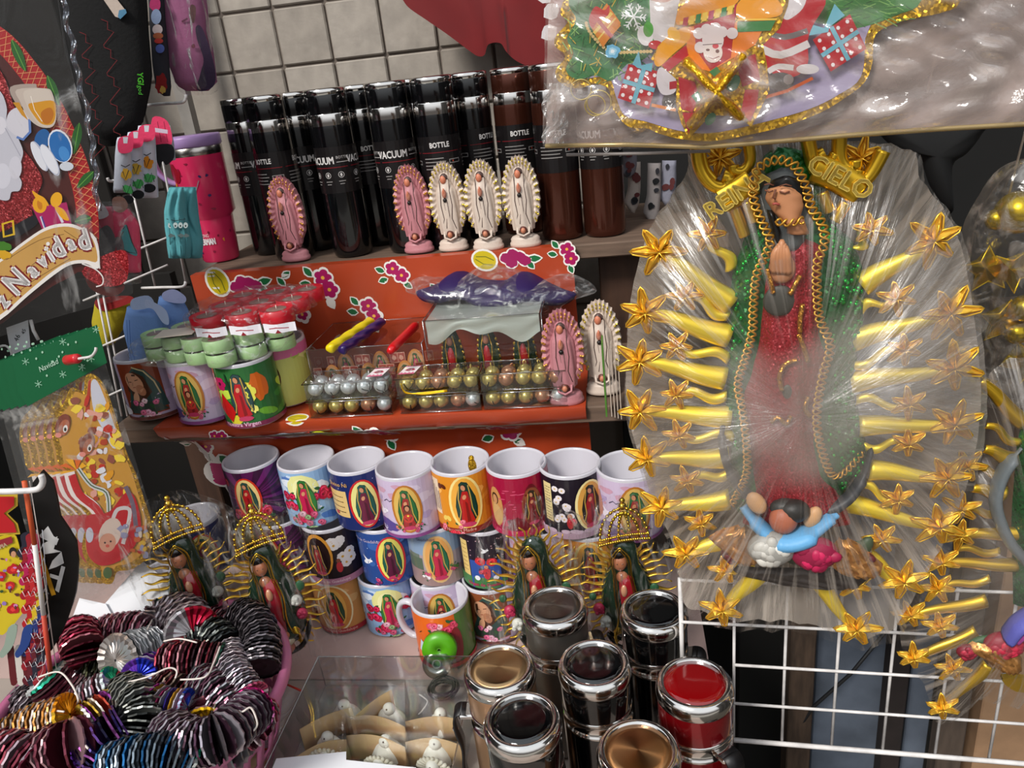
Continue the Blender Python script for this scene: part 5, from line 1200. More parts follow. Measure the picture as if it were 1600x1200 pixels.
# rolls of tape behind the box
def roll(px, py, z, r0, r1, w, m, lab, lean, core, hd=0):
    p = at_y(px, py, z); t = thing('tape_roll', lab, 'tape', p); Mq = Matrix.Rotation(RAD(hd), 4, 'Z') @ Matrix.Rotation(RAD(90-lean), 4, 'X')
    b = MB(); b.lathe([(r0, -w/2), (r1, -w/2), (r1, w/2), (r0, w/2), (r0, -w/2)], 40, M=Mq); 
    P_(b, 'tape', m, t); b = MB(); b.lathe([(r0*.8, -w/2-.0004), (r0, -w/2-.0004), (r0, w/2+.0004), (r0*.8, w/2+.0004), (r0*.8, -w/2-.0004)], 32, M=Mq); P_(b, 'core', core, t); return t
roll(687, 1013, .802, .003, .0235, .011, mat('green_tape', '#4f9a12', .35), 'roll of bright green tape standing before the orange mug', 12, mat('card_core', '#5f9a2a', .6), 5)
b = MB()
roll(683, 1037, .792, .006, .0195, .008, clear('clear_tape', '#d8dccf', a=.22, rough=.2), 'roll of clear tape leaning against the green roll', 30, mat('grey_core', '#8c8c80', .5), 5)
# folded clear bag with red seams between basket and box, and a pale wooden bead
bp_ = thing('flat_bag', 'flat clear bag with red seams between the basket and the clear box', 'bag', at_z(425, 1120, T+.003))
V = [at_z(*q, T+.008)-bp_.location for q in ((449, 1070), (472, 1080), (421, 1170), (398, 1172))]
b = MB(); b.grid(lambda u, v: V[0].lerp(V[1], u).lerp(V[3].lerp(V[2], u), v)+Vector((0, 0, .004*sin(u*7)*sin(v*6))), 12, 12); P_(b, 'clear_film', film('flat_film', .25, .55, 30, white=.7), bp_)
b = MB(); b.tube([V[0], V[1]], .0016, 5); b.tube([V[3], V[2]], .0016, 5); P_(b, 'red_seam', mat('red_seam', '#c83a2a', .5), bp_)
b = MB(); q = at_z(398, 1200, T+.018); b.ball((0, 0, 0), .0165, 20, 14); tag(b.build('wooden_bead', mat('pale_wood', '#d0b088', .5, noise=.1), loc=q), 'pale wooden bead between the basket and the clear box', 'bead')
# small dark stain on the cardboard
# ================================================================ GLASS LADY ORNAMENTS WITH GOLD RAYS
m_goldf = mat('gold_foil', '#dcb03a', .32, metal=.8); m_goldm2 = mat('gold_bright', '#d9b23c', .2, metal=1)
m_glassp = mat('glass_paint', None, .08, coat=1)
cello = film('cellophane', .015, .6, 26, stretch=(2.2, 2.2, .55), th=(.56, .72), white=.25, rough=.06, bump=.9, gloss=.16)
def wavy(b, x0, z0, ang, L, r, amp, y, ph=0, n=12, flat=.45):
    c, s = cos(ang), sin(ang); pts = []; rr = []
    for i in range(n+1):
        t = i/n; o = amp*sin(2*pi*1.15*t+ph)*t; pts.append((x0+c*L*t-s*o, y-.004*t, z0+s*L*t+c*o)); rr.append(r*(1-.75*t)+.0003)
    b.tube(pts, rr, 6, flat=flat, up=(0, 1, 0))
def lady_ornament(px, py, dep, head, crown, lab, k=1.0, lean=0, fade=0):
    pl = Plane(px, py, dep, head, lean); t = thing('glass_lady', lab, 'ornament', M=pm(pl), group='gold-rayed glass ladies'); U = k/1130
    X = lambda a: (a-452)*U; Z = lambda a: (1012-a)*U*1.18
    # rays, each a piece of wire-thin gilt plastic
    N = 40
    for i in range(N):
        a = -pi/2+RAD(22)+(2*pi-RAD(44))*i/(N-1)
        if crown and abs(a-pi/2) < .42: continue
        e = (34*cos(a), 72*sin(a)); o_ = (70*cos(a), 96*sin(a)+8*(sin(a) > 0)*(not crown)); L = hypot(o_[0]-e[0], o_[1]-e[1])*U*1.12*(1.0 if i % 2 else .86)
        b = MB(); wavy(b, X(452+e[0]), Z(930-e[1]), atan2(o_[1]-e[1], o_[0]-e[0]), L, .0046*k, .003*k, .004, ph=(0 if i % 2 else pi)); o = P_(b, 'ray', m_goldf, t)
    b = MB(); n = 28
    V = []
    prof = [(.003, 1000), (.022, 994), (.031, 975), (.034, 945), (.031, 915), (.025, 895), (.0165, 880), (.0155, 865), (.0135, 852), (.007, 845), (.0005, 843)]
    b.color('#10291a'); b.lathe([(r*k*1.08, Z(zz)) for r, zz in prof], n, sy=.6); P_(b, 'mantle', m_glassp, t)
    b = MB(); b.color('#8a1622'); b.lathe([(.0005, Z(985)), (.010*k, Z(978)), (.0125*k, Z(950)), (.0125*k, Z(915)), (.010*k, Z(893)), (.0005, Z(888))], 20, c=(-.0005, -.0125*k, 0), sy=.85); P_(b, 'dress', m_glassp, t)
    b = MB(); b.color('#a86a4c'); b.ball((X(443), -.0105*k, Z(872)), (.0098*k, .008*k, .0125*k), 16, 12); b.ball((X(446), -.012*k, Z(893)), (.0085*k, .0075*k, .009*k)); b.color('#7a3a2c'); b.ball((X(442), -.0185*k, Z(878)), (.0018*k, .0008, .0008), 6, 4)
    for s_ in (-1, 1): b.color('#4a2a20'); b.ball((X(443)+s_*.0035*k, -.0182*k, Z(870)), (.0013*k, .0006, .0005), 6, 4)
    P_(b, 'face', m_glassp, t)
    b = MB(); b.color('#120c0a'); b.ball((X(442), -.0085*k, Z(860)), (.0105*k, .0085*k, .009*k)); P_(b, 'hair', m_glassp, t)
    b = MB(); b.color('#c08a6a'); b.ball((X(447), -.0215*k, Z(908)), (.0045*k, .004*k, .0095*k)); P_(b, 'praying_hands', m_glassp, t)
    b = MB()
    for s_ in (-1, 1):
        b.tube(spline([(X(444), -.016*k, Z(847)), (X(444+s_*13), -.017*k, Z(862)), (X(446+s_*13), -.019*k, Z(885)), (X(452+s_*16-3), -.0225*k, Z(915)), (X(452+s_*13-3), -.0235*k, Z(950)), (X(452+s_*17-4), -.021*k, Z(972))], 5), .0011*k, 6)
        b.tube(spline([(X(444), -.0165*k, Z(850)), (X(444+s_*10), -.018*k, Z(864)), (X(446+s_*10), -.020*k, Z(885)), (X(452+s_*12-3), -.0235*k, Z(915)), (X(452+s_*9-3), -.0245*k, Z(950))], 5), .0007*k, 5)
    P_(b, 'gold_trim', m_goldm2, t)
    for (a, c_, col) in ((408, 938, '#a8284a'), (417, 958, '#c8c8c0'), (482, 930, '#c8c8c0'), (485, 952, '#a8284a')):
        b = MB(); b.color(col); R = random.Random(a)
        b.ball((X(a), -.016*k, Z(c_)), (.0078*k, .006*k, .0085*k), 12, 9)
        for q in range(7): b.ball((X(a)+R.uniform(-.005, .005)*k, -.0205*k, Z(c_)+R.uniform(-.005, .005)*k), (.0032*k, .002*k, .0032*k), 7, 5)
        P_(b, 'rose', m_plast, t)
    b = MB(); b.color('#2a5a3a'); b.ball((X(492), -.012*k, Z(912)), (.006*k, .003*k, .008*k)); b.ball((X(400), -.012*k, Z(922)), (.005*k, .003*k, .006*k)); P_(b, 'leaf', m_plast, t)
    b = MB(); b.color('#a8684a'); b.ball((X(452), -.016*k, Z(975)), (.0085*k, .0075*k, .0095*k)); b.color('#b8a890'); b.ball((X(452), -.012*k, Z(990)), (.013*k, .009*k, .007*k)); b.color('#a86050'); b.ball((X(452), -.008*k, Z(1004)), (.010*k, .008*k, .008*k)); P_(b, 'cherub', m_glassp, t)
    b = MB()
    for s_ in (-1, 1):
        for q in range(5): b.tube(spline([(X(452+s_*10), -.016*k, Z(975)), (X(452+s_*(18+q)), -.018*k, Z(968+3*q)), (X(452+s_*(24-q)), -.017*k, Z(976+5*q))], 4), [.0022*k]*4+[.0016*k]*4+[.0006*k], 6)
    P_(b, 'gold_wings', m_goldm2, t)
    b = MB(); b.color('#101010')
    b.tube(spline([(X(418), -.006, Z(985)), (X(432), -.007, Z(1006)), (X(455), -.007, Z(1012)), (X(478), -.007, Z(1003)), (X(494), -.006, Z(972))], 5), [.0015]+[.0038*k]*18+[.0035*k, .0008], 8); P_(b, 'crescent', m_glassp, t)
    if crown:
        b = MB()
        for j, (rx, ph) in enumerate(((35, 0), (22, 0), (8, 0))):
            for s_ in (-1, 1):
                pts = [(X(452+s_*rx*cos(a)), -.004-.010*sin(a)*(j > 0), Z(842-44*sin(a))) for a in [pi/2*q/9 for q in range(10)]]
                for q, p in enumerate(pts): b.ball(p, (.0024*k,)*3, 8, 6)
                b.tube(pts, .0014*k, 5)
        for q in range(23):
            u = q/22-.5; b.ball((X(452+u*72), -.010+.02*u*u, Z(846-6*(1-4*u*u)-8*u)), (.0023*k,)*3, 8, 6); b.ball((X(452+u*70), -.010+.02*u*u, Z(839-6*(1-4*u*u)-8*u)), (.0019*k,)*3, 8, 6)
        b.ball((X(452), -.002, Z(796)), (.0055*k,)*3, 12, 8); b.ball((X(452), -.002, Z(788)), (.0038*k,)*3, 10, 8)
        cr_ = P_(b, 'crown', m_goldm2, t)
        b = MB(); b.grid(lambda u, v: (X(452+33*cos(pi*u)*(1-v*.0)), .001-.012*sin(pi*v)*sin(pi*u), Z(842-42*sin(pi*u)*(v))), 16, 6); P_(b, 'crown_lining', film('crown_film', .2, .6, 60, tint='#d8c890'), cr_)
    bb = MB(); R = random.Random(px)
    tall = 274 if crown else 264
    def fn(u, v):
        a = 2*pi*u; zz = Z(1022)+tall*U*1.02*v; w = (.066 if v < .8 else .066-.045*((v-.8)/.2)**1.5)*k*1.05; w *= (1+.05*sin(9*a+v*7)+.03*sin(17*v+a*3))
        return Vector((w*cos(a), .022*k*sin(a)*(1-.6*v**4)*(1+.25*sin(11*a+5*v)), zz))
    bb.grid(fn, 56, 30, wrap=True); P_(bb, 'cellophane_bag', cello, t)
    return t
lady_ornament(332, 1002, 1.078, 30, True, 'crowned glass lady with gold rays rising behind the basket')
lady_ornament(452, 1014, 1.075, 26, True, 'crowned glass lady with gold rays standing whole beside the basket rim')
lady_ornament(852, 1012, 1.02, 6, False, 'uncrowned glass lady with gold rays behind the steel thermos', 1.0)
lady_ornament(985, 1008, 1.00, 2, True, 'crowned glass lady with dim gold rays behind the black thermos', .94)
# ================================================================ WIRE PANEL AT THE STALL EDGE
GP = Plane(1230, 1040, .806, -5)
gp = thing('wire_panel', 'white wire grid panel with chipped paint hanging over the stone slabs', 'panel', M=pm(GP))
def bar(p0, p1, r, name='wire', off=0):
    a, c = GP.P(*p0, off), GP.P(*p1, off); b = MB(); b.tube([(0, 0, 0), c-a], r, 8, smooth=True); P_(b, name, m_white_w, gp, loc=a)
def gl(px, py): return GP.L(px, py)
zb = gl(1300, 1169)[1]; zt_ = zb+.052*14; xL = gl(1065, 1000)[0]; dx = (gl(1228, 1000)[0]-gl(1147, 1000)[0]); x1 = gl(1147, 1060)[0]
hz_ = [gl(1230, y)[1] for y in (1163, 1108, 1045, 980)]; step = (hz_[3]-hz_[0])/3
hz_ = [hz_[0]+step*i for i in range(5)]
m2 = lambda a, c, r, nm='wire': (lambda b: P_(b, nm, m_white_w, gp))(MB().tube([a, c], r, 8))
for i, z in enumerate(hz_):
    m2((x1 if z < hz_[3]-.001 else xL, 0, z), (x1+dx*8, 0, z), .0027 if i == 0 else .0016, 'edge_bar' if i == 0 else 'wire')
for j in range(9): m2((x1+dx*j, .0033, hz_[0]), (x1+dx*j, .0033, hz_[-1]), .0016)
m2((xL, .0033, gl(1068, 1108)[1]), (xL, .0033, hz_[-1]), .0024, 'edge_bar')
# ================================================================ BIG GOLD-RAYED RELIEF IN FILM
o_, z_ = GP.L(1240, 600, .05)
BV = Plane(1240, 600, .8, -5); BV.o = GP.o + GP.M @ Vector((o_, -.05, z_))
bv = thing('lady_relief', 'large green-mantled lady relief with gold star-tipped rays in stretched film', 'decoration', M=pm(BV))
def star(px, py, r, pl, root, ang=0, m=None, off=.022, n=6, long=None):
    c = pl.P(px, py, off); b = MB(); R = random.Random(int(px*13+py))
    for i in range(n):
        a = ang+2*pi*i/n+R.uniform(-.08, .08); L = r*(R.uniform(.85, 1.1)); ca, sa = cos(a), sin(a); w = r*.2
        # a folded petal: ridge up the middle, rim around
        tip = c+Vector((ca*L, .002, sa*L)); mid = c+Vector((ca*L*.42, 0, sa*L*.42)); nx = Vector((-sa, 0, ca))
        pts = [c+Vector((0, -.0045, 0)), mid+nx*w, tip, mid-nx*w]
        rid = mid+Vector((0, -.0035, 0))
        b.add([c+Vector((0, -.004, 0)), c+Vector((ca*r*.15, .002, sa*r*.15))+nx*w*.5, mid+nx*w+Vector((0, .002, 0)), c+Vector((ca*L*.86, .002, sa*L*.86))+nx*w*.45, tip, c+Vector((ca*L*.86, .002, sa*L*.86))-nx*w*.45, mid-nx*w+Vector((0, .002, 0)), c+Vector((ca*r*.15, .002, sa*r*.15))-nx*w*.5, rid, c+Vector((ca*L*.9, -.001, sa*L*.9))],
              [(1, 2, 8, 0)[::-1], (2, 3, 9, 8)[::-1], (3, 4, 9)[::-1], (4, 5, 9)[::-1], (5, 6, 8, 9)[::-1], (6, 7, 0, 8)[::-1]], False)
        b.tube([c+Vector((ca*r*.18, 0, sa*r*.18))+nx*w*.4, mid+nx*w, c+Vector((ca*L*.88, 0, sa*L*.88))+nx*w*.5, tip, c+Vector((ca*L*.88, 0, sa*L*.88))-nx*w*.5, mid-nx*w, c+Vector((ca*r*.18, 0, sa*r*.18))-nx*w*.4], .00075, 5)
        b.tube([c+Vector((0, -.004, 0)), rid, tip], .0006, 4)
    return P_(b, 'star', m or m_gray, root)
m_gray = mat('gilt_star', '#ecbc44', .3, metal=.75)
m_grayr = mat('gilt_ray', '#f8d840', .36, metal=.6)
def gray_ray(p0, p1, r0, r1, pl, root, wig=0, m=None, off=.012, seed=0):
    a, c = pl.P(*p0, off), pl.P(*p1, off+.006); d = c-a; nrm = Vector((-d.z, 0, d.x)).normalized(); N = 16; b = MB()
    V = []; Fs = []
    sgn = 1 if wig >= 0 else -1
    for i in range(N+1):
        t = i/N; p = a+d*t+nrm*(wig*sin(2*pi*t*1.0)*.9); w = r0+(r1-r0)*t**1.15
        if not wig: p += nrm*(.001*sin(pi*2*t))
        for q in range(9):
            e = pi*q/8; V.append(p+nrm*(w*cos(e))+Vector((0, -w*.95*sin(e)-.0006, 0)))
    for i in range(N):
        for q in range(8): Fs.append((i*9+q, i*9+q+1, (i+1)*9+q+1, (i+1)*9+q))
    b.add(V, Fs if d.x*1 > 0 else [f[::-1] for f in Fs], True)
    o = P_(b, 'ray', m or m_grayr, root); md = o.modifiers.new('t', 'SOLIDIFY'); md.thickness = .0008; return o
BIG = [((1143, 472), (1036, 398)), ((1140, 524), (1014, 488)), ((1133, 590), (1006, 564)), ((1142, 650), (1006, 642)), ((1138, 713), (1018, 716)), ((1140, 778), (1040, 792)), ((1140, 836), (1078, 864)), ((1190, 886), (1134, 948)),
       ((1345, 445), (1452, 381)), ((1330, 532), (1478, 489)), ((1327, 597), (1484, 575)), ((1340, 665), (1485, 662)), ((1355, 733), (1474, 745)), ((1312, 782), (1462, 822)), ((1350, 868), (1406, 908)), ((1262, 888), (1332, 978))]
for i, (a, c) in enumerate(BIG):
    gray_ray(a, c, .0095, .0036, BV, bv); star(c[0]+(-6 if i < 8 else 6), c[1]+(-5 if i in (0, 8) else 4 if i in (7, 15) else 0), .0215, BV, bv, ang=i*.7)
SML = [((1142, 420), (1110, 366)), ((1138, 492), (1074, 463)), ((1138, 560), (1061, 541)), ((1135, 617), (1060, 616)), ((1146, 682), (1065, 680)), ((1142, 735), (1078, 751)), ((1336, 388), (1358, 358)), ((1345, 483), (1397, 466)), ((1328, 569), (1410, 546)), ((1336, 625), (1416, 631)), ((1350, 696), (1415, 693)), ((1340, 756), (1399, 780))]
for i, (a, c) in enumerate(SML):
    gray_ray(a, c, .0044, .0026, BV, bv, wig=.004*(1 if i % 2 else -1)); star(c[0]+(-4 if i < 6 else 4), c[1], .0145, BV, bv, ang=i)
for px, py in ((1095, 817), (1135, 891), (1377, 842), (1337, 915), (1125, 246), (1345, 246)): star(px, py, .0155, BV, bv, ang=px)
# crown: scrolls, posts and the lettered band
m_grayb = mat('gilt_scroll', '#dcb030', .28, metal=.85)
def scroll(pts, r, root=bv, pl=BV, off=.027, name='crown_scroll'):
    r *= 1.3; b = MB(); b.tube(spline([pl.P(*q, off) for q in pts], 6), r, 8, flat=.8, up=(0, 1, 0)); return P_(b, name, m_grayb, root)
scroll([(1088, 212), (1092, 255), (1104, 280), (1120, 292), (1136, 290), (1140, 278), (1130, 274)], .0048)
scroll([(1168, 215), (1172, 250), (1162, 266), (1148, 266), (1146, 258)], .004)
scroll([(1096, 225), (1104, 262), (1118, 280)], .0022)
scroll([(1312, 205), (1312, 245), (1322, 262), (1334, 262), (1336, 250)], .005); scroll([(1306, 240), (1296, 256), (1284, 256), (1280, 244), (1288, 238)], .0042)
scroll([(1380, 235), (1362, 268), (1348, 282), (1336, 276), (1340, 264)], .0052); scroll([(1262, 215), (1268, 245), (1274, 268)], .005)
for a, c in (((1147, 322), (1164, 368)), ((1165, 315), (1180, 345)), ((1284, 300), (1296, 330)), ((1322, 316), (1304, 345))): scroll([a, ((a[0]+c[0])/2, (a[1]+c[1])/2), c], .0045, name='crown_post')
for pts, txt, s0, sx_, sgn in (([(1128, 316), (1150, 302), (1176, 284)], 'REINA', 0, 1, 1), ([(1272, 262), (1310, 276), (1346, 300)], 'CIELO', 0, 1, -1)):
    q = spline([BV.P(*p, .031) for p in pts], 8); b = MB(); b.tube(q, .0105, 10, flat=.4, up=(0, 0, 1)); band_ = P_(b, 'lettered_band', m_grayb, bv)
    pr = Print(); L_ = (q[-1]-q[0]).length; mid = q[len(q)//2]; an = atan2(q[-1].z-q[0].z, q[-1].x-q[0].x)
    pr.text(txt, 0, 0, .0125, '#f0d060', rot=0, bold=.0007); pb = MB()
    def tf(a, b_, Lh, mid=mid, an=an): return (mid.x+a*cos(an)-b_*sin(an), mid.y-.0052-.0012-Lh, mid.z+a*sin(an)+b_*cos(an))
    o = pr.build('raised_letters', tf, mat('gilt_letters', '#ffe070', .35, metal=.6), band_); md = o.modifiers.new('t', 'SOLIDIFY'); md.thickness = .0016  # letters coloured brighter than the band in place of embossed shading
# mantle, dress and trims: lofted between left and right outlines
def interp(pts, y):
    if y <= pts[0][1]: return pts[0][0]
    for a, c in zip(pts, pts[1:]):
        if y <= c[1]:
            t = (y-a[1])/(c[1]-a[1]+1e-9); t = t*t*(3-2*t)*.5+t*.5; return a[0]+(c[0]-a[0])*t
    return pts[-1][0]
def loft(name, Lp, Rp, h, y0, m, col='#ffffff', nz=60, nx=24, root=bv, pl=BV, fold=0, fk=9, pw=.5, fn_only=False):
    ya, yb = max(Lp[0][1], Rp[0][1]), min(Lp[-1][1], Rp[-1][1])
    def fn(u, v):
        y = ya+(yb-ya)*v; x = interp(Lp, y)+(interp(Rp, y)-interp(Lp, y))*u
        e = max(0, 1-(2*u-1)**2)**pw; ends = min(1, v*14+.15, (1-v)*14+.15)**.5
        q = pl.P(x, y, 0); return Vector((q.x, -(y0+h*e*ends*(1+fold*sin(u*fk*2+3*sin(v*5)))), q.z))
    if fn_only: return fn
    b = MB(); b.color(col); b.grid(fn, nx, nz, flip=False); o = P_(b, name, m, root)
    return fn
m_green = glitter('green_sequin_cloth', '#0f5a26', metal=.45, rough=.35, scale=420, amt=.7)
m_redg = glitter('red_glitter', '#8e1420', metal=.3, rough=.45, scale=900, amt=.8)
ML = [(1212, 226), (1190, 240), (1180, 262), (1176, 300), (1182, 335), (1160, 370), (1143, 420), (1137, 480), (1135, 560), (1133, 620), (1141, 660), (1140, 720), (1140, 770), (1152, 790)]
MR_ = [(1222, 226), (1262, 234), (1278, 262), (1288, 305), (1300, 345), (1328, 372), (1342, 410), (1347, 470), (1335, 540), (1330, 600), (1340, 650), (1350, 690), (1350, 710), (1322, 745), (1300, 790)]
mant = loft('mantle', ML, MR_, .021, .012, m_green, nz=70, nx=30, pw=.6)
DL = [(1200, 345), (1192, 380), (1183, 430), (1176, 500), (1166, 560), (1156, 600), (1162, 650), (1168, 700), (1170, 740), (1160, 780), (1158, 798)]
DR = [(1262, 345), (1286, 380), (1277, 430), (1281, 500), (1292, 540), (1282, 600), (1276, 660), (1286, 710), (1302, 745), (1316, 775), (1322, 798)]
dres = loft('dress', DL, DR, .020, .020, m_redg, nz=60, nx=40, fold=.05, fk=11, pw=.55)
FLm = mat('relief_skin', '#b87e58', .45)
loft('hair_and_veil', [(1214, 252), (1190, 264), (1181, 290), (1183, 330), (1196, 372), (1204, 378)], [(1224, 252), (1248, 262), (1262, 290), (1262, 330), (1250, 360), (1240, 378)], .012, .030, mat('relief_veil', '#4a4e4e', .5), nz=24, nx=16)
loft('hair', [(1212, 260), (1194, 270), (1186, 290), (1190, 305)], [(1224, 260), (1244, 270), (1252, 290), (1250, 305)], .014, .033, mat('relief_hair', '#141414', .35), nz=14, nx=14)
loft('hair', [(1190, 312), (1196, 345), (1203, 378)], [(1200, 312), (1212, 345), (1214, 378)], .008, .038, mat('relief_hair', '#141414', .35), nz=14, nx=10)
loft('neck', [(1214, 318), (1214, 350)], [(1246, 318), (1254, 350)], .012, .034, FLm, nz=8, nx=10)
loft('face', [(1206, 274), (1191, 282), (1188, 296), (1196, 312), (1208, 327), (1220, 334)], [(1210, 274), (1232, 278), (1243, 290), (1245, 306), (1240, 322), (1228, 334)], .014, .038, FLm, nz=20, nx=16)
b = MB(); 
for pts, r in (([(1195, 297), (1202, 300), (1208, 298)], .0006), ([(1218, 299), (1226, 302), (1234, 299)], .0006), ([(1194, 289), (1202, 287), (1209, 290)], .0005), ([(1218, 291), (1228, 288), (1237, 291)], .0005), ([(1212, 296), (1208, 309), (1212, 311)], .0008)): b.tube([BV.P(*q, .0525) for q in pts], r, 5)
P_(b, 'facial_features', mat('relief_brown', '#6a3c28', .6), bv)
b = MB(); b.tube([BV.P(*q, .0525) for q in ((1207, 319), (1212, 318), (1218, 320))], .0009, 6); P_(b, 'lips', mat('relief_lips', '#a04a40', .5), bv)
b = MB()
for i in range(5): b.tube(spline([BV.P(1210+i*5.5, 425+i*.5, .043), BV.P(1210+i*5, 398, .047), BV.P(1219+i*1.5, 374+abs(i-2)*5, .045)], 4), [.0028]*5+[.0025]*3+[.0012], 8)
b.ball(BV.P(1222, 420, .04), (.0095, .005, .011)); P_(b, 'praying_hands', FLm, bv)
def trim(pts, r=.0009, amp=.0030, freq=400, off=None, name='braid_trim', surf=None):
    P3 = spline([BV.P(q[0], q[1], q[2] if len(q) > 2 else .036) for q in pts], 10); L = [0]
    for a, c in zip(P3, P3[1:]): L.append(L[-1]+(c-a).length)
    for ph in (0, pi):
        b = MB(); out = []; N = int(L[-1]/.0011); 
        for k in range(N):
            s = L[-1]*k/(N-1); i = max(i_ for i_ in range(len(L)) if L[i_] <= s+1e-9); i = min(i, len(L)-2); f = (s-L[i])/(L[i+1]-L[i]); p = P3[i].lerp(P3[i+1], f); d = (P3[i+1]-P3[i]).normalized(); nn = Vector((-d.z, 0, d.x))
            out.append(p+nn*(amp*sin(freq*s*1.6+ph))+Vector((0, -.0012*cos(freq*s*1.6+ph), 0)))
        b.tube(out, r, 5); P_(b, name, m_trim, bv)
m_trim = mat('gold_braid', '#c9953a', .38, metal=.75)
trim([(1205, 376, .044), (1192, 350, .044), (1180, 322, .04), (1176, 296, .038), (1182, 268, .038), (1198, 254, .040), (1222, 250, .042), (1244, 262, .042), (1258, 292, .042), (1268, 325, .042), (1284, 350, .042), (1288, 380, .042), (1277, 410, .043), (1276, 450, .043), (1281, 500, .042), (1297, 540, .041), (1285, 590, .041), (1276, 650, .041), (1283, 700, .041), (1300, 742, .038), (1322, 736, .03), (1348, 706, .02)])
trim([(1205, 376, .044), (1196, 400, .042), (1182, 430, .038), (1177, 480, .036), (1175, 520, .036), (1163, 565, .034), (1153, 600, .032), (1160, 640, .034), (1166, 690, .036), (1166, 740, .036), (1148, 780, .03), (1144, 790, .03)])
trim([(1212, 346, .050), (1232, 348, .051), (1256, 344, .05)], amp=.0024)
b = MB()
for pts in ([(1198, 420), (1204, 440), (1208, 458)], [(1250, 430), (1242, 446), (1234, 460)], [(1254, 475), (1250, 500), (1250, 520)], [(1248, 522), (1256, 545), (1262, 565)], [(1222, 610), (1218, 590), (1226, 570), (1246, 562)], [(1205, 660), (1215, 652), (1228, 662), (1236, 650)], [(1262, 620), (1258, 640), (1266, 650)]):
    b.tube(spline([BV.P(*q, .0425) for q in pts], 5), .0019, 6)
P_(b, 'glitter_lines', m_gold_gl2 if 'm_gold_gl2' in globals() else glitter('gold_gl_lines', '#c98a34', rough=.3), bv)
b = MB(); b.ball(BV.P(1230, 612, .0405), (.0035, .002, .006)); b.ball(BV.P(1218, 470, .0395), (.012, .003, .012)); P_(b, 'belt_knot', mat('relief_grey', '#3c3a34', .5), bv)
# sequins over the mantle
b = MB(); b.color('#1fa63c'); R = random.Random(6); cnt = 0
for i in range(900):
    u, v = R.random(), R.random(); y = 340+440*v; xl_, xr_ = interp(ML, y), interp(MR_, y); x = xl_+(xr_-xl_)*u
    if interp(DL, y)-4 < x < interp(DR, y)+6 or u < .03 or u > .97: continue
    vv = (y-226)/(790-226); p = mant(u, vv); b.ball(p+Vector((0, -.0012, 0)), (.0016, .0006, .0018), 7, 4, M=Matrix.Rotation(R.uniform(-.5, .5), 4, 'X')); cnt += 1
o = P_(b, 'sequins', mat('sequin', '#1c9a38', .18, metal=.8), bv); o['kind'] = 'stuff'
# crescent, cherub, wings, roses, rock
m_rel = mat('relief_paint', None, .5, bump=.3, bscale=120)
b = MB(); b.color('#34363a'); b.tube(spline([BV.P(1130, 662, .02), BV.P(1128, 690, .022), BV.P(1140, 735, .024), BV.P(1172, 775, .026), BV.P(1240, 800, .028), BV.P(1308, 790, .028), BV.P(1345, 752, .024), BV.P(1362, 700, .02)], 6), [.001]+[.0035]*4+[.006]*8+[.009]*18+[.008]*6+[.004]*5+[.001], 10, flat=.6, up=(0, 1, 0)); P_(b, 'crescent', m_rel, bv)
m_wing = glitter('wing_gold', '#c98f52', metal=.8, rough=.38, scale=260, amt=.5)
for Lp, Rp, nm in (([(1150, 786), (1118, 796), (1104, 806), (1130, 826), (1148, 840)], [(1160, 786), (1175, 800), (1185, 815), (1186, 830), (1180, 842)], 'a'), ([(1300, 804), (1290, 818), (1272, 835), (1290, 850), (1312, 858)], [(1312, 804), (1336, 818), (1352, 832), (1366, 845), (1362, 858)], 'b')):
    loft('wing', Lp, Rp, .012, .034, m_wing, nz=16, nx=16, fold=.12, fk=16)
b = MB(); b.color('#5f9cc8'); 
b.tube(spline([BV.P(1162, 790, .034), BV.P(1180, 815, .040), BV.P(1215, 842, .044), BV.P(1255, 838, .044), BV.P(1290, 812, .036), BV.P(1302, 804, .032)], 6), [.008]*6+[.012]*6+[.0175]*8+[.012]*6+[.008]*5, 12, flat=.5, up=(0, 1, 0)); P_(b, 'blue_robe', m_rel, bv)
b = MB(); b.color('#a05a40'); b.ball(BV.P(1224, 812, .046), (.0115, .010, .0125), 18, 12); b.color('#1c1a18'); b.ball(BV.P(1240, 798, .044), (.013, .010, .010), 16, 10); b.color('#2c2c2a'); b.ball(BV.P(1230, 793, .042), (.014, .008, .008), 14, 10); P_(b, 'cherub_head', m_rel, bv)
b = MB(); b.color('#c8986a'); b.ball(BV.P(1182, 786, .042), (.0075, .005, .011), M=Matrix.Rotation(-.5, 4, 'Y')); b.ball(BV.P(1270, 808, .042), (.0065, .005, .0105), M=Matrix.Rotation(.4, 4, 'Y')); P_(b, 'cherub_hands', m_rel, bv)
def rrose(px, py, r, c, c2=None, pl=BV, root=bv, off=.036):
    b = MB(); R = random.Random(int(px)); cc = pl.P(px, py, off); b.color(dim(c, .8)); b.ball(cc, (r, r*.55, r*.82), 16, 10)
    for k in range(16):
        a = R.uniform(0, 2*pi); q = R.uniform(.15, .8); b.color(dim(c, R.uniform(.8, 1.2))); b.ball(cc+Vector((cos(a)*q*r, -r*.42*(1-q*.5), sin(a)*q*r*.8)), (r*.36, r*.2, r*.26), 9, 6, M=Matrix.Rotation(a, 4, 'Y'))
    return P_(b, 'rose', m_rel, root)
rrose(1205, 857, .0195, '#b8b4ac', off=.05); rrose(1272, 864, .019, '#a81c48', off=.05); rrose(1147, 864, .0115, '#5c1620'); rrose(1345, 876, .0115, '#5c1620')
b = MB(); b.color('#3c4a34')
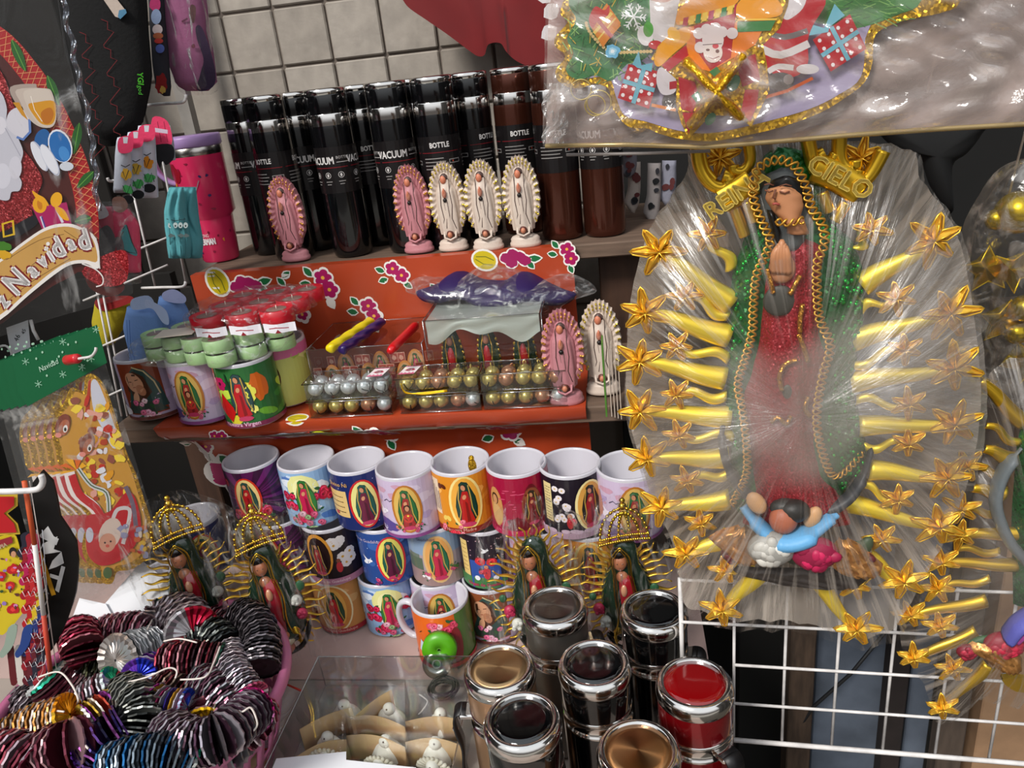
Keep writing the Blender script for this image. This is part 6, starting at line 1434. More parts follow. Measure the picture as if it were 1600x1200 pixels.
for px, py, a in ((1170, 852, .3), (1178, 862, -.2), (1145, 848, .8), (1236, 870, 2.6), (1310, 866, .2), (1330, 860, .8), (1300, 874, -.2), (1350, 856, 1.2)): b.ball(BV.P(px, py, .032), (.0125, .004, .006), 10, 6, M=Matrix.Rotation(-a, 4, 'Y'))
P_(b, 'leaves', m_rel, bv)
loft('dark_rock', [(1140, 862), (1136, 872), (1200, 886), (1290, 892)], [(1345, 862), (1352, 872), (1350, 884), (1340, 892)], .010, .02, mat('relief_rock', '#2a2320', .6, bump=.8, bscale=60), nz=10, nx=30, fold=.1, fk=14)
b = MB(); b.prism(smooth2([BV.L(*q) for q in ((1200, 882), (1270, 886), (1262, 900), (1240, 904), (1218, 898))], 4), -.012, -.006); P_(b, 'gilt_base', m_grayb, bv)
# stretched film, front and back
def radial_film(name, base, hi, z0=0, ka=26, kr=5, veil=.0, th=(.5, .62), white=.6, tint='#b8aca0'):
    m, n, l, b_ = _m(name); n.remove(b_); out = n['Material Output']
    t = n.new('ShaderNodeTexCoord'); sp = n.new('ShaderNodeSeparateXYZ'); l.new(t.outputs['Object'], sp.inputs[0])
    at = n.new('ShaderNodeMath'); at.operation = 'ARCTAN2'; l.new(sp.outputs[2], at.inputs[0]); l.new(sp.outputs[0], at.inputs[1])
    ln = n.new('ShaderNodeVectorMath'); ln.operation = 'LENGTH'; l.new(t.outputs['Object'], ln.inputs[0])
    cb = n.new('ShaderNodeCombineXYZ'); m1 = n.new('ShaderNodeMath'); m1.operation = 'MULTIPLY'; m1.inputs[1].default_value = ka; l.new(at.outputs[0], m1.inputs[0]); m2_ = n.new('ShaderNodeMath'); m2_.operation = 'MULTIPLY'; m2_.inputs[1].default_value = kr; l.new(ln.outputs['Value'], m2_.inputs[0])
    l.new(m1.outputs[0], cb.inputs[0]); l.new(m2_.outputs[0], cb.inputs[1])
    z = n.new('ShaderNodeTexNoise'); z.inputs['Scale'].default_value = 1; z.inputs['Detail'].default_value = 5; z.inputs['Roughness'].default_value = .65; z.inputs['Distortion'].default_value = .6; l.new(cb.outputs[0], z.inputs['Vector'])
    r = n.new('ShaderNodeMapRange'); r.inputs[1].default_value = th[0]; r.inputs[2].default_value = th[1]; r.inputs[3].default_value = 0; r.inputs[4].default_value = hi; l.new(z.outputs[0], r.inputs[0])
    v = n.new('ShaderNodeTexNoise'); v.inputs['Scale'].default_value = 9; v.inputs['Detail'].default_value = 2; l.new(t.outputs['Object'], v.inputs['Vector'])
    r2 = n.new('ShaderNodeMapRange'); r2.inputs[1].default_value = .42; r2.inputs[2].default_value = .58; r2.inputs[3].default_value = base; r2.inputs[4].default_value = base+veil; l.new(v.outputs[0], r2.inputs[0])  # film's reflection painted in as a greyish haze over the body
    z1 = n.new('ShaderNodeMapRange'); z1.interpolation_type = 'SMOOTHSTEP'; z1.inputs[1].default_value = -.15; z1.inputs[2].default_value = -.10; l.new(sp.outputs[2], z1.inputs[0])
    z2 = n.new('ShaderNodeMapRange'); z2.interpolation_type = 'SMOOTHSTEP'; z2.inputs[1].default_value = .16; z2.inputs[2].default_value = .07; l.new(sp.outputs[2], z2.inputs[0])
    zz = n.new('ShaderNodeMath'); zz.operation = 'MULTIPLY'; l.new(z1.outputs[0], zz.inputs[0]); l.new(z2.outputs[0], zz.inputs[1])
    sb2 = n.new('ShaderNodeMath'); sb2.operation = 'SUBTRACT'; sb2.inputs[1].default_value = base; l.new(r2.outputs[0], sb2.inputs[0]); ma = n.new('ShaderNodeMath'); ma.operation = 'MULTIPLY_ADD'; ma.inputs[2].default_value = base; l.new(sb2.outputs[0], ma.inputs[0]); l.new(zz.outputs[0], ma.inputs[1]); r2 = ma
    # tight streaks only near the stretched rim
    r3 = n.new('ShaderNodeMapRange'); r3.inputs[1].default_value = .07; r3.inputs[2].default_value = .17; l.new(ln.outputs['Value'], r3.inputs[0])
    mm = n.new('ShaderNodeMath'); mm.operation = 'MULTIPLY'; l.new(r.outputs[0], mm.inputs[0]); l.new(r3.outputs[0], mm.inputs[1])
    ad = n.new('ShaderNodeMath'); ad.operation = 'ADD'; ad.use_clamp = True; l.new(mm.outputs[0], ad.inputs[0]); l.new(r2.outputs[0], ad.inputs[1])
    bp = n.new('ShaderNodeBump'); bp.inputs['Strength'].default_value = .7; bp.inputs['Distance'].default_value = .004; l.new(z.outputs[0], bp.inputs['Height'])
    tr = n.new('ShaderNodeBsdfTransparent'); gl_ = n.new('ShaderNodeBsdfGlossy'); gl_.inputs['Roughness'].default_value = .18; l.new(bp.outputs[0], gl_.inputs['Normal'])
    df = n.new('ShaderNodeBsdfDiffuse'); df.inputs[0].default_value = (*lin(tint), 1); mx = n.new('ShaderNodeMixShader'); mx.inputs[0].default_value = white; l.new(gl_.outputs[0], mx.inputs[1]); l.new(df.outputs[0], mx.inputs[2])
    m3 = n.new('ShaderNodeMixShader'); l.new(ad.outputs[0], m3.inputs[0]); l.new(tr.outputs[0], m3.inputs[1]); l.new(mx.outputs[0], m3.inputs[2]); l.new(m3.outputs[0], out.inputs[0]); return m
RIM = [(1086, 232), (1074, 268), (1046, 312), (1018, 352), (1000, 402), (985, 470), (979, 552), (979, 640), (998, 716), (1022, 790), (1050, 850), (1062, 905), (1070, 948), (1104, 962), (1140, 974), (1220, 974), (1290, 986), (1345, 1004), (1392, 990), (1420, 955), (1456, 890), (1492, 820), (1522, 730), (1535, 640), (1532, 560), (1518, 450), (1500, 372), (1470, 318), (1440, 280), (1425, 236), (1330, 220), (1200, 215)]
rim = smooth2([BV.L(*q) for q in RIM], 5)
def film_sheet(h, y0, name, m, rings=26, wr=.0025, root=bv, rim=rim, c=(0, 0)):
    n = len(rim); b = MB()
    def fn(u, v):
        i = int(round(u*n)) % n; x, z = rim[i]; k = v; a = atan2(z-c[1], x-c[0])
        w = wr*sin(a*37+2*sin(a*7))*v**2*(1 if v < .99 else .6)
        return Vector((c[0]+(x-c[0])*k, -(y0+h*(1-v**3))+w, c[1]+(z-c[1])*k*(1+.008*sin(a*61)*(v > .98))))
    b.grid(fn, n, rings, wrap=True, flip=True); return P_(b, name, m, root)
film_sheet(.050, .010, 'film_front', radial_film('stretch_film_front', .04, .6, veil=.42, th=(.49, .66)))
film_sheet(-.012, -.004, 'film_back', radial_film('stretch_film_back', .4, .5, veil=.2, th=(.46, .6), white=.8), wr=.001)
# ================================================================ SECOND RELIEF BESIDE IT
o_, z_ = GP.L(1600, 850, .035)
B2 = Plane(1600, 850, .8, -5); B2.o = GP.o + GP.M @ Vector((o_, -.022, z_))
b2 = thing('lady_relief', 'second gold-rayed relief, only its star-tipped side and roses in view', 'decoration', M=pm(B2))
for a, c in (((1540, 936), (1430, 958)), ((1525, 984), (1434, 1025)), ((1545, 1035), (1476, 1100)), ((1600, 660), (1530, 594)), ((1582, 716), (1536, 700)), ((1568, 770), (1518, 762)), ((1600, 830), (1500, 835)), ((1590, 880), (1470, 878))): gray_ray(a, c, .0065, .003, B2, b2, m=m_grayb)
for a, c in (((1545, 902), (1468, 918)), ((1575, 742), (1512, 728)), ((1592, 690), (1538, 664)), ((1560, 800), (1500, 795)), ((1560, 860), (1490, 858))): gray_ray(a, c, .0036, .0022, B2, b2, wig=.003, m=m_grayb)
for px, py in ((1422, 960), (1427, 1027), (1472, 1106), (1465, 919), (1469, 978), (1489, 1044), (1510, 728), (1500, 836), (1470, 878), (1500, 795)): star(px, py, .0165, B2, b2, ang=px)
loft('mantle', [(1590, 630), (1578, 700), (1572, 800), (1575, 930)], [(1700, 630), (1720, 700), (1725, 800), (1715, 930)], .02, .012, m_green, root=b2, pl=B2)
loft('dress', [(1612, 740), (1606, 800), (1600, 935)], [(1690, 740), (1690, 800), (1690, 935)], .02, .022, m_redg, root=b2, pl=B2)
loft('wing', [(1500, 962), (1488, 970), (1520, 990), (1540, 1004)], [(1550, 962), (1566, 975), (1575, 990), (1572, 1004)], .010, .034, m_wing, nz=14, nx=14, root=b2, pl=B2, fold=.12, fk=16)
rrose(1512, 1018, .0095, '#8c2434', pl=B2, root=b2); rrose(1568, 1008, .0165, '#a8263c', pl=B2, root=b2)
b = MB(); b.color('#2c5a34')
for px, py, a in ((1536, 1012, .2), (1530, 1004, .6), (1548, 1022, -.3)): b.ball(B2.P(px, py, .03), (.0125, .004, .006), 10, 6, M=Matrix.Rotation(-a, 4, 'Y'))
P_(b, 'leaves', m_rel, b2)
b = MB(); b.color('#5a5ca8'); b.tube(spline([B2.P(1575, 995, .04), B2.P(1592, 975, .044), B2.P(1625, 955, .044)], 5), .011, 10, flat=.5, up=(0, 1, 0)); b.color('#8a3a78'); b.tube(spline([B2.P(1588, 1000, .044), B2.P(1605, 985, .046), B2.P(1630, 968, .044)], 5), .006, 8, flat=.5, up=(0, 1, 0)); P_(b, 'violet_robe', m_rel, b2)
b = MB(); b.color('#5c6468'); b.tube(spline([B2.P(1596, 700, .02), B2.P(1566, 740, .022), B2.P(1556, 790, .024), B2.P(1580, 850, .026), B2.P(1620, 890, .026)], 6), [.002]*3+[.009]*17+[.009]*5, 10, flat=.5, up=(0, 1, 0)); P_(b, 'crescent', m_rel, b2)
b = MB(); b.prism(smooth2([B2.L(*q) for q in ((1560, 1046), (1620, 1050), (1620, 1064), (1580, 1066))], 4), -.012, -.006); P_(b, 'gilt_base', m_grayb, b2)
R2 = [(1640, 560), (1560, 560), (1535, 600), (1528, 680), (1500, 740), (1480, 820), (1440, 890), (1410, 950), (1405, 1000), (1440, 1060), (1460, 1118), (1480, 1118), (1520, 1085), (1600, 1100), (1700, 1100), (1760, 900), (1760, 650)]
rim2 = smooth2([B2.L(*q) for q in R2], 5)
film_sheet(.040, .008, 'film_front', radial_film('stretch_film_second', .05, .6, veil=.1, th=(.48, .62)), rim=rim2, root=b2, c=B2.L(1600, 850))
# gold star shapes in a clear bag above it
B3 = Plane(1560, 420, .80, -8); b3 = thing('bagged_stars', 'clear bag of shiny gold plastic stars and balls at the picture edge', 'decoration', M=pm(B3))
m_yel = mat('yellow_gold', '#c7a81e', .25, metal=.85)
for px, py, r in ((1590, 332, .021), (1556, 343, .0105), (1588, 520, .012), (1600, 482, .014)):
    b = MB(); b.ball(B3.P(px, py, .015), r, 18, 12); P_(b, 'gold_ball', m_yel, b3)
def fat_star(px, py, r, a0, n=5):
    b = MB(); pts = []
    for i in range(2*n): a = a0+pi*i/n; k = r if i % 2 == 0 else r*.45; pts.append((B3.L(px, py)[0]+k*cos(a), B3.L(px, py)[1]+k*sin(a)))
    c = B3.P(px, py, .028); V = [(x, -.010, z) for x, z in pts]+[c, (c[0], .004, c[2])]; N = 2*n
    b.add(V, [(i, (i+1) % N, N) for i in range(N)]+[((i+1) % N, i, N+1) for i in range(N)], False); b.tube([(x, -.010, z) for x, z in pts], .0012, 5, closed=True); P_(b, 'gold_star', m_yel, b3)
fat_star(1540, 418, .026, .4); fat_star(1578, 420, .024, 1.1); fat_star(1565, 500, .026, .2); fat_star(1600, 560, .026, .8); fat_star(1530, 600, .016, .5)
blob_bag(b3, (.028, -.01, -.02), (.125, .06, .26), m=film('bag_right', .08, .6, 30, th=(.48, .66), white=.55, tint='#a89c90'), seed=12, puff=.6)
# black bag hanging between, and black cloth
B4 = Plane(1450, 230, .86, -5); b = MB(); b.color('#0c0c0d')
bb = thing('black_bag', 'black fabric bag hanging behind the star relief film', 'bag', M=pm(B4))
out = smooth2([B4.L(*q) for q in ((1330, 150), (1372, 208), (1400, 232), (1432, 240), (1442, 262), (1452, 290), (1470, 320), (1488, 330), (1486, 260), (1510, 238), (1535, 205), (1560, 150))], 4)
b.dome(out, -.002, .02, 5); P_(b, 'fabric', mat('black_fabric', '#0d0d0e', .8, noise=.2), bb)
# patterned socks hanging in the dark behind
B5 = Plane(1020, 290, 1.25, 0)
for i, (px, py, w, h, c) in enumerate(((992, 292, 22, 80, '#b0a49c'), (1022, 300, 24, 95, '#a09896'), (1046, 285, 26, 70, '#8e8e9c'), (985, 255, 24, 40, '#6e6a72'))):
    t = thing('patterned_sock', '%s patterned sock hanging in the dark under the plastic bag corner' % ('pale', 'greyish', 'bluish checked', 'short dim')[i], 'sock', M=pm(B5), group='patterned socks in the dark')
    L_ = [(px-w*.45, py-h*.5), (px-w*.5, py), (px-w*.75, py+h*.3), (px-w*.3, py+h*.5)]; R_ = [(px+w*.4, py-h*.5), (px+w*.4, py), (px+w*.3, py+h*.3), (px, py+h*.5)]
    f_ = loft('knit', L_, R_, .008, .004+.012*(i % 2), mat('sock_knit', None, .9, bump=.3, bscale=250), col=c, nz=16, nx=10, root=t, pl=B5)
    P = Print(); R = random.Random(i)
    for k in range(5): x, z = B5.L(px+R.uniform(-w*.3, w*.2), py+R.uniform(-h*.4, h*.3)); P.ell(x, z, R.uniform(.003, .006), R.uniform(.003, .007), R.choice(('#17171a', '#2a2a30', '#5a2a2a')), wob=.4, n=9)
    P.build('knitted_pattern', flat_fn(.0135+.012*(i % 2)), mat('sock_knit', None, .9, bump=.3, bscale=250), t)
# ================================================================ helpers for flat printed goods drawn on their own board
class PP(Print):
    """print laid out on a board; rows run downwards"""
    def poly(s, pts, c): return Print.poly(s, [(x, -y) for x, y in pts][::1], c)
    def ell(s, x, y, a, b=None, c='#ffffff', rot=0, n=18, wob=0, seed=0):
        b = a if b is None else b; R = random.Random(seed); P = []
        for i in range(n):
            t = 2*pi*i/n; k = 1+wob*(R.random()-.5); u, v = a*k*cos(t), b*k*sin(t); P.append((x+u*cos(rot)-v*sin(rot), -y+u*sin(rot)+v*cos(rot)))
        return Print.poly(s, P, c)
    def line(s, pts, w, c, closed=False): return Print.line(s, [(x, -y) for x, y in pts], w, c, closed)
    def text(s, t, x, y, h, c, rot=0, sx=1, bold=0, shear=0): return Print.text(s, t, x, -y, h, c, rot, sx, bold, shear)
    def on(s, name, pl, m, root, off=0): 
        o = s.build(name, lambda a, b, L: pl.P(a, -b, off+L), m, root); TREE.setdefault(root.name, []).append(o); return o
    def smooth(s, pts, c, n=4): return s.poly(smooth2(pts, n), c)
def cutout(name, pl, pts, th, m, root, off=0, n=3, col='#ffffff'):
    b = MB(); b.color(col); b.prism([pl.L(*q) for q in (smooth2(pts, n) if n > 1 else pts)], -off-th, -off); return P_(b, name, m, root)
m_knit = mat('sock_knit', None, .9, bump=.3, bscale=250, sheen=.2)
m_gprint = glitter('glitter_print', None, metal=.5, rough=.4, scale=700, amt=.8)
m_gold_edge = glitter('gold_glitter_edge', '#c99a1c', metal=.75, rough=.35, scale=650, amt=.8)
# ================================================================ DARK BACKING AND WIRE PANEL BY THE SOCKS
slab('black_cloth', 'black cloth hung behind the socks and packets', -420, 236, 500, 1.36, mat('black_cloth', '#15120f', .9, noise=.3, nscale=5), 'cloth', .02, 2.2)
b = MB(); p = at_y(262, 560, 1.34); q = at_y(196, 560, 1.34); b.box(((p.x+q.x)/2, 1.34, .62), (p.x-q.x+.12, .02, 1.22)); tag(b.build('black_cloth', mat('black_cloth', '#15120f', .9)), 'black cloth below shelf height behind the mittens', 'cloth')
b = MB(); p = at_y(298, 230, 1.40); b.box((p.x, 1.42, 1.2), (.022, .02, 2.4)); tag(b.build('white_post', mat('grey_paint', '#8f8a84', .6, noise=.2)), 'narrow pale post in front of the tiles beside the socks', 'post')
LP = Plane(215, 420, 1.22, 14)
lp = thing('wire_panel', 'white wire grid panel carrying the pegs with socks and mittens', 'panel', M=pm(LP))
def lbar(p0, p1, r=.0017, nm='wire', off=0):
    a, c = LP.P(*p0, off), LP.P(*p1, off); b = MB(); b.tube([a, c], r, 6); return P_(b, nm, m_white_w, lp)
for x0, y0, x1, y1 in ((148, 440, 190, 650), (205, 290, 243, 450), (250, 230, 290, 440), (157, 440, 199, 650)): lbar((x0, y0), (x1, y1))
for x0, y0, x1, y1 in ((150, 545, 215, 516), (165, 620, 208, 601), (130, 470, 262, 414), (190, 400, 284, 362)): lbar((x0, y0), (x1, y1), off=.0034)
def hook(pts, pl, root, r=.0022, nm='peg', off=0):
    b = MB(); b.tube(spline([pl.P(*(q[:2]), q[2] if len(q) > 2 else off) for q in pts], 5), r, 8); return P_(b, nm, m_white_w, root)
hook([(226, 165, .0), (255, 162, .04), (284, 160, .08), (290, 153, .085), (290, 148, .085)], LP, lp); hook([(214, 278, .09), (190, 280, .10), (172, 283, .11), (168, 278, .112)], LP, lp, r=.002); hook([(214, 268, .09), (216, 280, .09)], LP, lp, r=.002); hook([(222, 450, .0), (255, 449, .04), (285, 448, .08), (290, 440, .083)], LP, lp)
# socks and mittens
def soft(name, lab, cat, L, R_, dep, head, col, h=.014, group=None, fold=0, fk=8, m=None, th=.004, pl=None):
    cx = sum(q[0] for q in L+R_)/len(L+R_); cy = sum(q[1] for q in L+R_)/len(L+R_); pl = pl or Plane(cx, cy, dep, head)
    t = thing(name, lab, cat, M=pm(pl), group=group); f = loft('fabric', L, R_, h, th, m or m_knit, col=col, nz=30, nx=18, root=t, pl=pl, fold=fold, fk=fk)
    b = MB(); b.color(col); ya, yb = max(L[0][1], R_[0][1]), min(L[-1][1], R_[-1][1]); b.grid(lambda u, v: pl.P(interp(L, ya+(yb-ya)*v)+(interp(R_, ya+(yb-ya)*v)-interp(L, ya+(yb-ya)*v))*u, ya+(yb-ya)*v, th*.6), 6, 14, flip=True); P_(b, 'back_fabric', m or m_knit, t)
    return t, pl
def onsoft(pl, t, pp, off, name='knitted_pattern'): pp.on(name, pl, m_knit, t, off)
t, pl = soft('long_sock', 'pair of long black socks with red zigzags and green letters', 'sock', [(92, -60), (104, 40), (122, 140), (138, 190), (158, 218)], [(226, -60), (232, 40), (238, 120), (226, 190), (190, 224)], 1.02, 10, '#0b0a0b', h=.02)
pp = PP()
for dx, dy, s_ in ((0, 0, 1), (-34, 20, .9)):
    pts = []
    for k in range(5): y = 30+dy+44*k*s_; x = 158+dx+5*k; pts += [(x, y), (x+10, y+4), (x+10, y+16), (x+20, y+20), (x+4, y+40*s_)]
    pp.line(pts, 1.1, '#6a1c20')
pp.text('YGI', 219, 123, 9, '#58c832', rot=-pi/2+.08, bold=.25, shear=.2); pp.text('god', 219, 136+5, 7, '#3f9a28', rot=-pi/2+.08, shear=.2); pp.poly([(158, -6), (176, -10), (196, 16), (186, 28), (180, 26)], '#b8a89c'); pp.poly([(184, 26), (186, 16), (196, 14), (198, 20), (188, 30)], '#4a7a98')
onsoft(pl, t, pp, .0255)
soft('long_sock', 'rear black sock half hidden behind the zigzag pair', 'sock', [(84, -60), (100, 60), (128, 170), (142, 210), (160, 228)], [(140, -60), (160, 60), (176, 170), (186, 205), (180, 230)], 1.05, 10, '#0a090a', h=.01)
t, pl = soft('plush_slipper_pack', 'pink fabric pack with a dark purple strip in shiny plastic', 'pack', [(246, -60), (252, 20), (262, 90), (276, 132), (292, 142)], [(316, -60), (326, 30), (336, 100), (340, 130), (326, 142)], 1.12, 8, '#9c5a80', h=.02)
pp = PP(); pp.smooth([(306, 42), (316, 44), (332, 90), (337, 126), (326, 140), (308, 140), (314, 112), (318, 92), (308, 62)], '#2c1c34'); pp.ell(302, 72, 3, 3.5, '#6a3040'); pp.line([(284, 34), (293, 29)], 3, '#5a2840'); pp.smooth([(298, 8), (306, 12), (303, 36), (296, 26)], '#5a3a3a'); onsoft(pl, t, pp, .0255)
b = MB(); f_ = loft('x', [(250, -60), (256, 20), (264, 100), (280, 140), (292, 148)], [(322, -60), (332, 30), (342, 100), (345, 140), (332, 148)], .024, .007, None, pl=pl, fn_only=True); b.grid(f_, 16, 40); P_(b, 'plastic_sleeve', film('sleeve', .05, .8, 22, stretch=(2, 1, .5), th=(.56, .64), white=.25, rough=.06, bump=1.0), t)
t, pl = soft('printed_sock', 'sock printed with a small pink and blue figure beside the black socks', 'sock', [(231, -60), (236, 20), (240, 90), (246, 140), (258, 150)], [(252, -60), (258, 20), (264, 90), (268, 140), (266, 150)], 1.1, 8, '#2c2c34', h=.012)
pp = PP(); pp.ell(242, 6, 8, 12, '#a02a5c', wob=.3); pp.ell(244, 26, 8, 12, '#7a8aa8'); pp.ell(246, 46, 8, 8, '#a89a9c'); pp.ell(247, 56, 8, 5, '#8c4a2c'); pp.ell(248, 64, 7, 4, '#9c2a24'); pp.ell(250, 76, 7, 7, '#4a5a9c'); pp.ell(252, 130, 9, 16, '#8a1c1c', wob=.4, seed=3); pp.ell(254, 140, 4, 6, '#c8a04a', wob=.6); onsoft(pl, t, pp, .0175)
# bunch of short socks with pink cuffs
SC = [((186, 214), (206, 214), (180, 300), (206, 300), '#c8ccd8', 'white sock with pink cuff and yellow-green figures, nearest the black socks', 1.0),
      ((202, 206), (222, 206), (206, 305), (226, 312), '#c4c8d6', 'white sock with pink cuff, second of the bunch', 1.02),
      ((218, 196), (240, 196), (222, 308), (248, 310), '#ccd0dc', 'white sock with pink cuff and orange figure, third of the bunch', 1.04),
      ((238, 182), (266, 196), (246, 250), (282, 320), '#b8bcc8', 'white sock with pink ribbed top and black heel beside the turquoise gloves', 1.06)]
for i, (a, b_, c, d, col, lab, dep) in enumerate(SC):
    t, pl = soft('short_sock', lab, 'sock', [a, ((a[0]*2+c[0])/3-1, a[1]+30), ((a[0]+c[0]*2)/3, (a[1]+c[1])/2+12), c], [b_, ((b_[0]*2+d[0])/3+1, b_[1]+30), ((b_[0]+d[0]*2)/3, (b_[1]+d[1])/2+12), d], dep, 8, col, h=.011, group='short printed socks on the peg')
    pp = PP(); x0, y0 = (a[0]+b_[0])/2, a[1]; w = (b_[0]-a[0])/2
    if i < 3:
        pp.smooth([(x0-w, y0+2), (x0+w, y0), (x0+w, y0+22), (x0-w, y0+24)], '#d83a62'); pp.poly([(x0-4, y0), (x0+4, y0), (x0+3, y0+10), (x0-3, y0+10)], '#c8c8d0'); 
        pp.ell(x0+1, y0+58, w*.75, 9, ('#c8982a', '#c8a23a', '#d8881c')[i], wob=.5, seed=i); pp.line([(x0-7, y0+44), (x0, y0+47), (x0+7, y0+43)], 1.4, '#24242a'); pp.line([(x0-4, y0+54), (x0, y0+66), (x0+5, y0+52)], 1.4, '#24242a')
        pp.ell(x0+4, y0+82, w*.8, 7, '#4aa85a', wob=.5, seed=i+4); pp.line([(x0-4, y0+76), (x0+2, y0+90), (x0+8, y0+74), (x0+12, y0+88)], 1.3, '#1c2420'); pp.ell(x0+4, y0+98, w*.95, 7, '#1c1c20')
    else: pp.smooth([(238, 184), (262, 190), (268, 226), (240, 226)], '#d83a62'); pp.smooth([(240, 228), (268, 226), (272, 246), (260, 258), (254, 252), (250, 262), (243, 244)], '#1c1c20'); pp.line([(246, 190), (252, 222)], 1, '#8a1c3a'); pp.line([(256, 190), (262, 222)], 1, '#8a1c3a'); pp.poly([(238, 199), (262, 203), (262, 209), (239, 206)], '#c8b8c8')
    onsoft(pl, t, pp, .0162)
for i, (x0, lab) in enumerate(((258, 'turquoise glove hanging by the pink tumbler, with small round faces'), (276, 'turquoise glove behind the first, fingertips fluffy'))):
    t, pl = soft('knit_glove', lab, 'glove', [(x0+8, 292), (x0, 330), (x0+4, 380), (x0+8, 410)], [(x0+30, 288), (x0+34, 330), (x0+42, 380), (x0+40, 402)], 1.14+.02*i, 8, '#5aa4ac', h=.012, fold=.25, fk=7, group='turquoise gloves')
    if not i:
        pp = PP()
        for k in range(4): pp.line([(x0+6+8*k, 340), (x0+9+8*k, 404)], 1, '#1c4a50'); pp.ell(x0+8+8*k, 352, 3.6, 4.5, '#b8c8c8'); pp.ell(x0+8+8*k, 353, 1.2, 1.6, '#1c1c1c'); pp.ell(x0+9+8*k, 368, 3.6, 3, '#5a6a6a', wob=.5)
        pp.line([(x0+2, 342), (x0+16, 345), (x0+32, 342)], 1, '#1c2c30'); onsoft(pl, t, pp, .0172)
t, pl = soft('pink_sock', 'hot pink sock with a grey and turquoise figure in a clear pack', 'sock', [(176, 326), (168, 350), (180, 390), (200, 430)], [(198, 318), (218, 352), (220, 390), (221, 424)], .98, 10, '#e03a66', h=.011)
pp = PP(); pp.smooth([(192, 356), (198, 352), (206, 378), (214, 392), (212, 400), (192, 388), (188, 366)], '#3aa0a8'); pp.line([(192, 358), (198, 352), (206, 378), (214, 396), (200, 394), (190, 388), (189, 368), (193, 362)], 1.6, '#17282c'); pp.smooth([(176, 310), (192, 308), (200, 322), (190, 332), (178, 328)], '#a87c6c'); onsoft(pl, t, pp, .0162)
t, pl = soft('pink_sock', 'dusty pink and grey sock beside the hot pink one', 'sock', [(150, 322), (148, 360), (150, 400), (156, 424)], [(176, 316), (180, 350), (186, 400), (190, 440)], .97, 10, '#b04a5e', h=.010)
pp = PP(); pp.smooth([(150, 366), (168, 352), (180, 372), (178, 394), (158, 400), (148, 390)], '#5c5a5c'); pp.smooth([(180, 372), (192, 376), (194, 408), (186, 404)], '#6a5c60'); pp.smooth([(152, 322), (160, 318), (170, 336), (152, 342)], '#c8c4ca'); onsoft(pl, t, pp, .0152)
b = MB(); f_ = loft('x', [(148, 312), (144, 350), (150, 420), (166, 440)], [(196, 300), (222, 350), (222, 400), (224, 440)], .022, .006, None, pl=pl, fn_only=True); b.grid(f_, 16, 30); P_(b, 'clear_sleeve', film('sleeve2', .08, .6, 26, th=(.55, .7), white=.4), t)
for i, (L, R_, lab) in enumerate((([(200, 478), (194, 510), (204, 556), (216, 590)], [(240, 466), (262, 492), (266, 540), (236, 590)], 'pale blue mitten on the peg beside the green tealights'), ([(250, 460), (246, 490), (256, 530), (262, 560)], [(284, 462), (298, 494), (300, 520), (286, 560)], 'pale blue mitten behind the first, under the white peg'))):
    t, pl = soft('knit_mitten', lab, 'mitten', L, R_, 1.12+.03*i, 10, '#6f92cc', h=.016, group='pale blue mittens')
    pp = PP(); 
    if i == 0: pp.smooth([(206, 468), (232, 462), (240, 478), (208, 484)], '#a9bbe0'); pp.smooth([(228, 468), (244, 474), (260, 486), (264, 506), (254, 504), (240, 484), (228, 480)], '#b4c2e4'); pp.line([(202, 500), (204, 540), (216, 582)], 1, '#3f64a8'); pp.line([(198, 500), (200, 540), (210, 580)], .8, '#3f64a8')
    else: pp.smooth([(254, 458), (272, 452), (290, 464), (286, 474), (258, 470)], '#a9b0d8')
    onsoft(pl, t, pp, .0215)
# yellow and red bundle behind, and a clear price card
t, pl = soft('yellow_bundle', 'yellow and red cloth bundle hanging behind the wire panel', 'cloth', [(150, 470), (146, 500), (150, 520), (160, 536)], [(206, 462), (212, 480), (200, 500), (180, 536)], 1.28, 8, '#a8981c', h=.02)
pp = PP(); pp.smooth([(150, 468), (200, 462), (206, 472), (160, 486)], '#8a1c1c'); onsoft(pl, t, pp, .0262)
# ================================================================ PINK TUMBLER
p = at_z(347, 404, SH1+.001); tm = thing('handled_tumbler', 'hot pink tumbler with lilac lid and handle at the upper shelf end', 'tumbler', p)
m_tum = mat('tumbler_pink', '#d8305e', .22, coat=.5); m_lil = mat('lilac_plastic', '#a98ac0', .35)
b = MB(); b.lathe([(.028, 0), (.030, .003), (.0345, .070), (.0345, .073), (.041, .080), (.0425, .170), (.0425, .172)], 48); P_(b, 'body', m_tum, tm)
b = MB(); b.lathe([(.0425, .172), (.0432, .174), (.0432, .184), (.042, .185)], 48); P_(b, 'steel_band', m_chromed, tm)
b = MB(); b.lathe([(.0425, .185), (.0445, .187), (.0445, .199), (.043, .202), (.0001, .202)], 48); P_(b, 'lid', m_lil, tm)
b = MB(); sp = spline([(-.040, 0, .190), (-.058, 0, .186), (-.066, 0, .172), (-.062, 0, .150), (-.050, 0, .135), (-.040, 0, .130)], 5); b.tube(sp, .0085, 10, flat=.55, up=(0, 1, 0)); P_(b, 'handle', m_lil, tm, rot=(0, 0, .35))
P = Print(); rr = .0378
def tcyl(a, b_, L):
    z = b_; r = (.030+(.0045*(z/.07)) if z < .073 else .0345+.0065*min(1, (z-.073)/.007)+.0015*max(0, (z-.08)/.09))+L+.0002; return (r*sin(a/rr), -r*cos(a/rr), z)
R = random.Random(8)
for i in range(26): P.ell(R.uniform(-.05, .05), R.choice((R.uniform(.012, .06), R.uniform(.088, .165))), R.uniform(.0015, .003), R.uniform(.0015, .003), R.choice(('#7a1430', '#2c2058', '#d88a2a', '#8a1c3c')), wob=.9, n=7, seed=i)
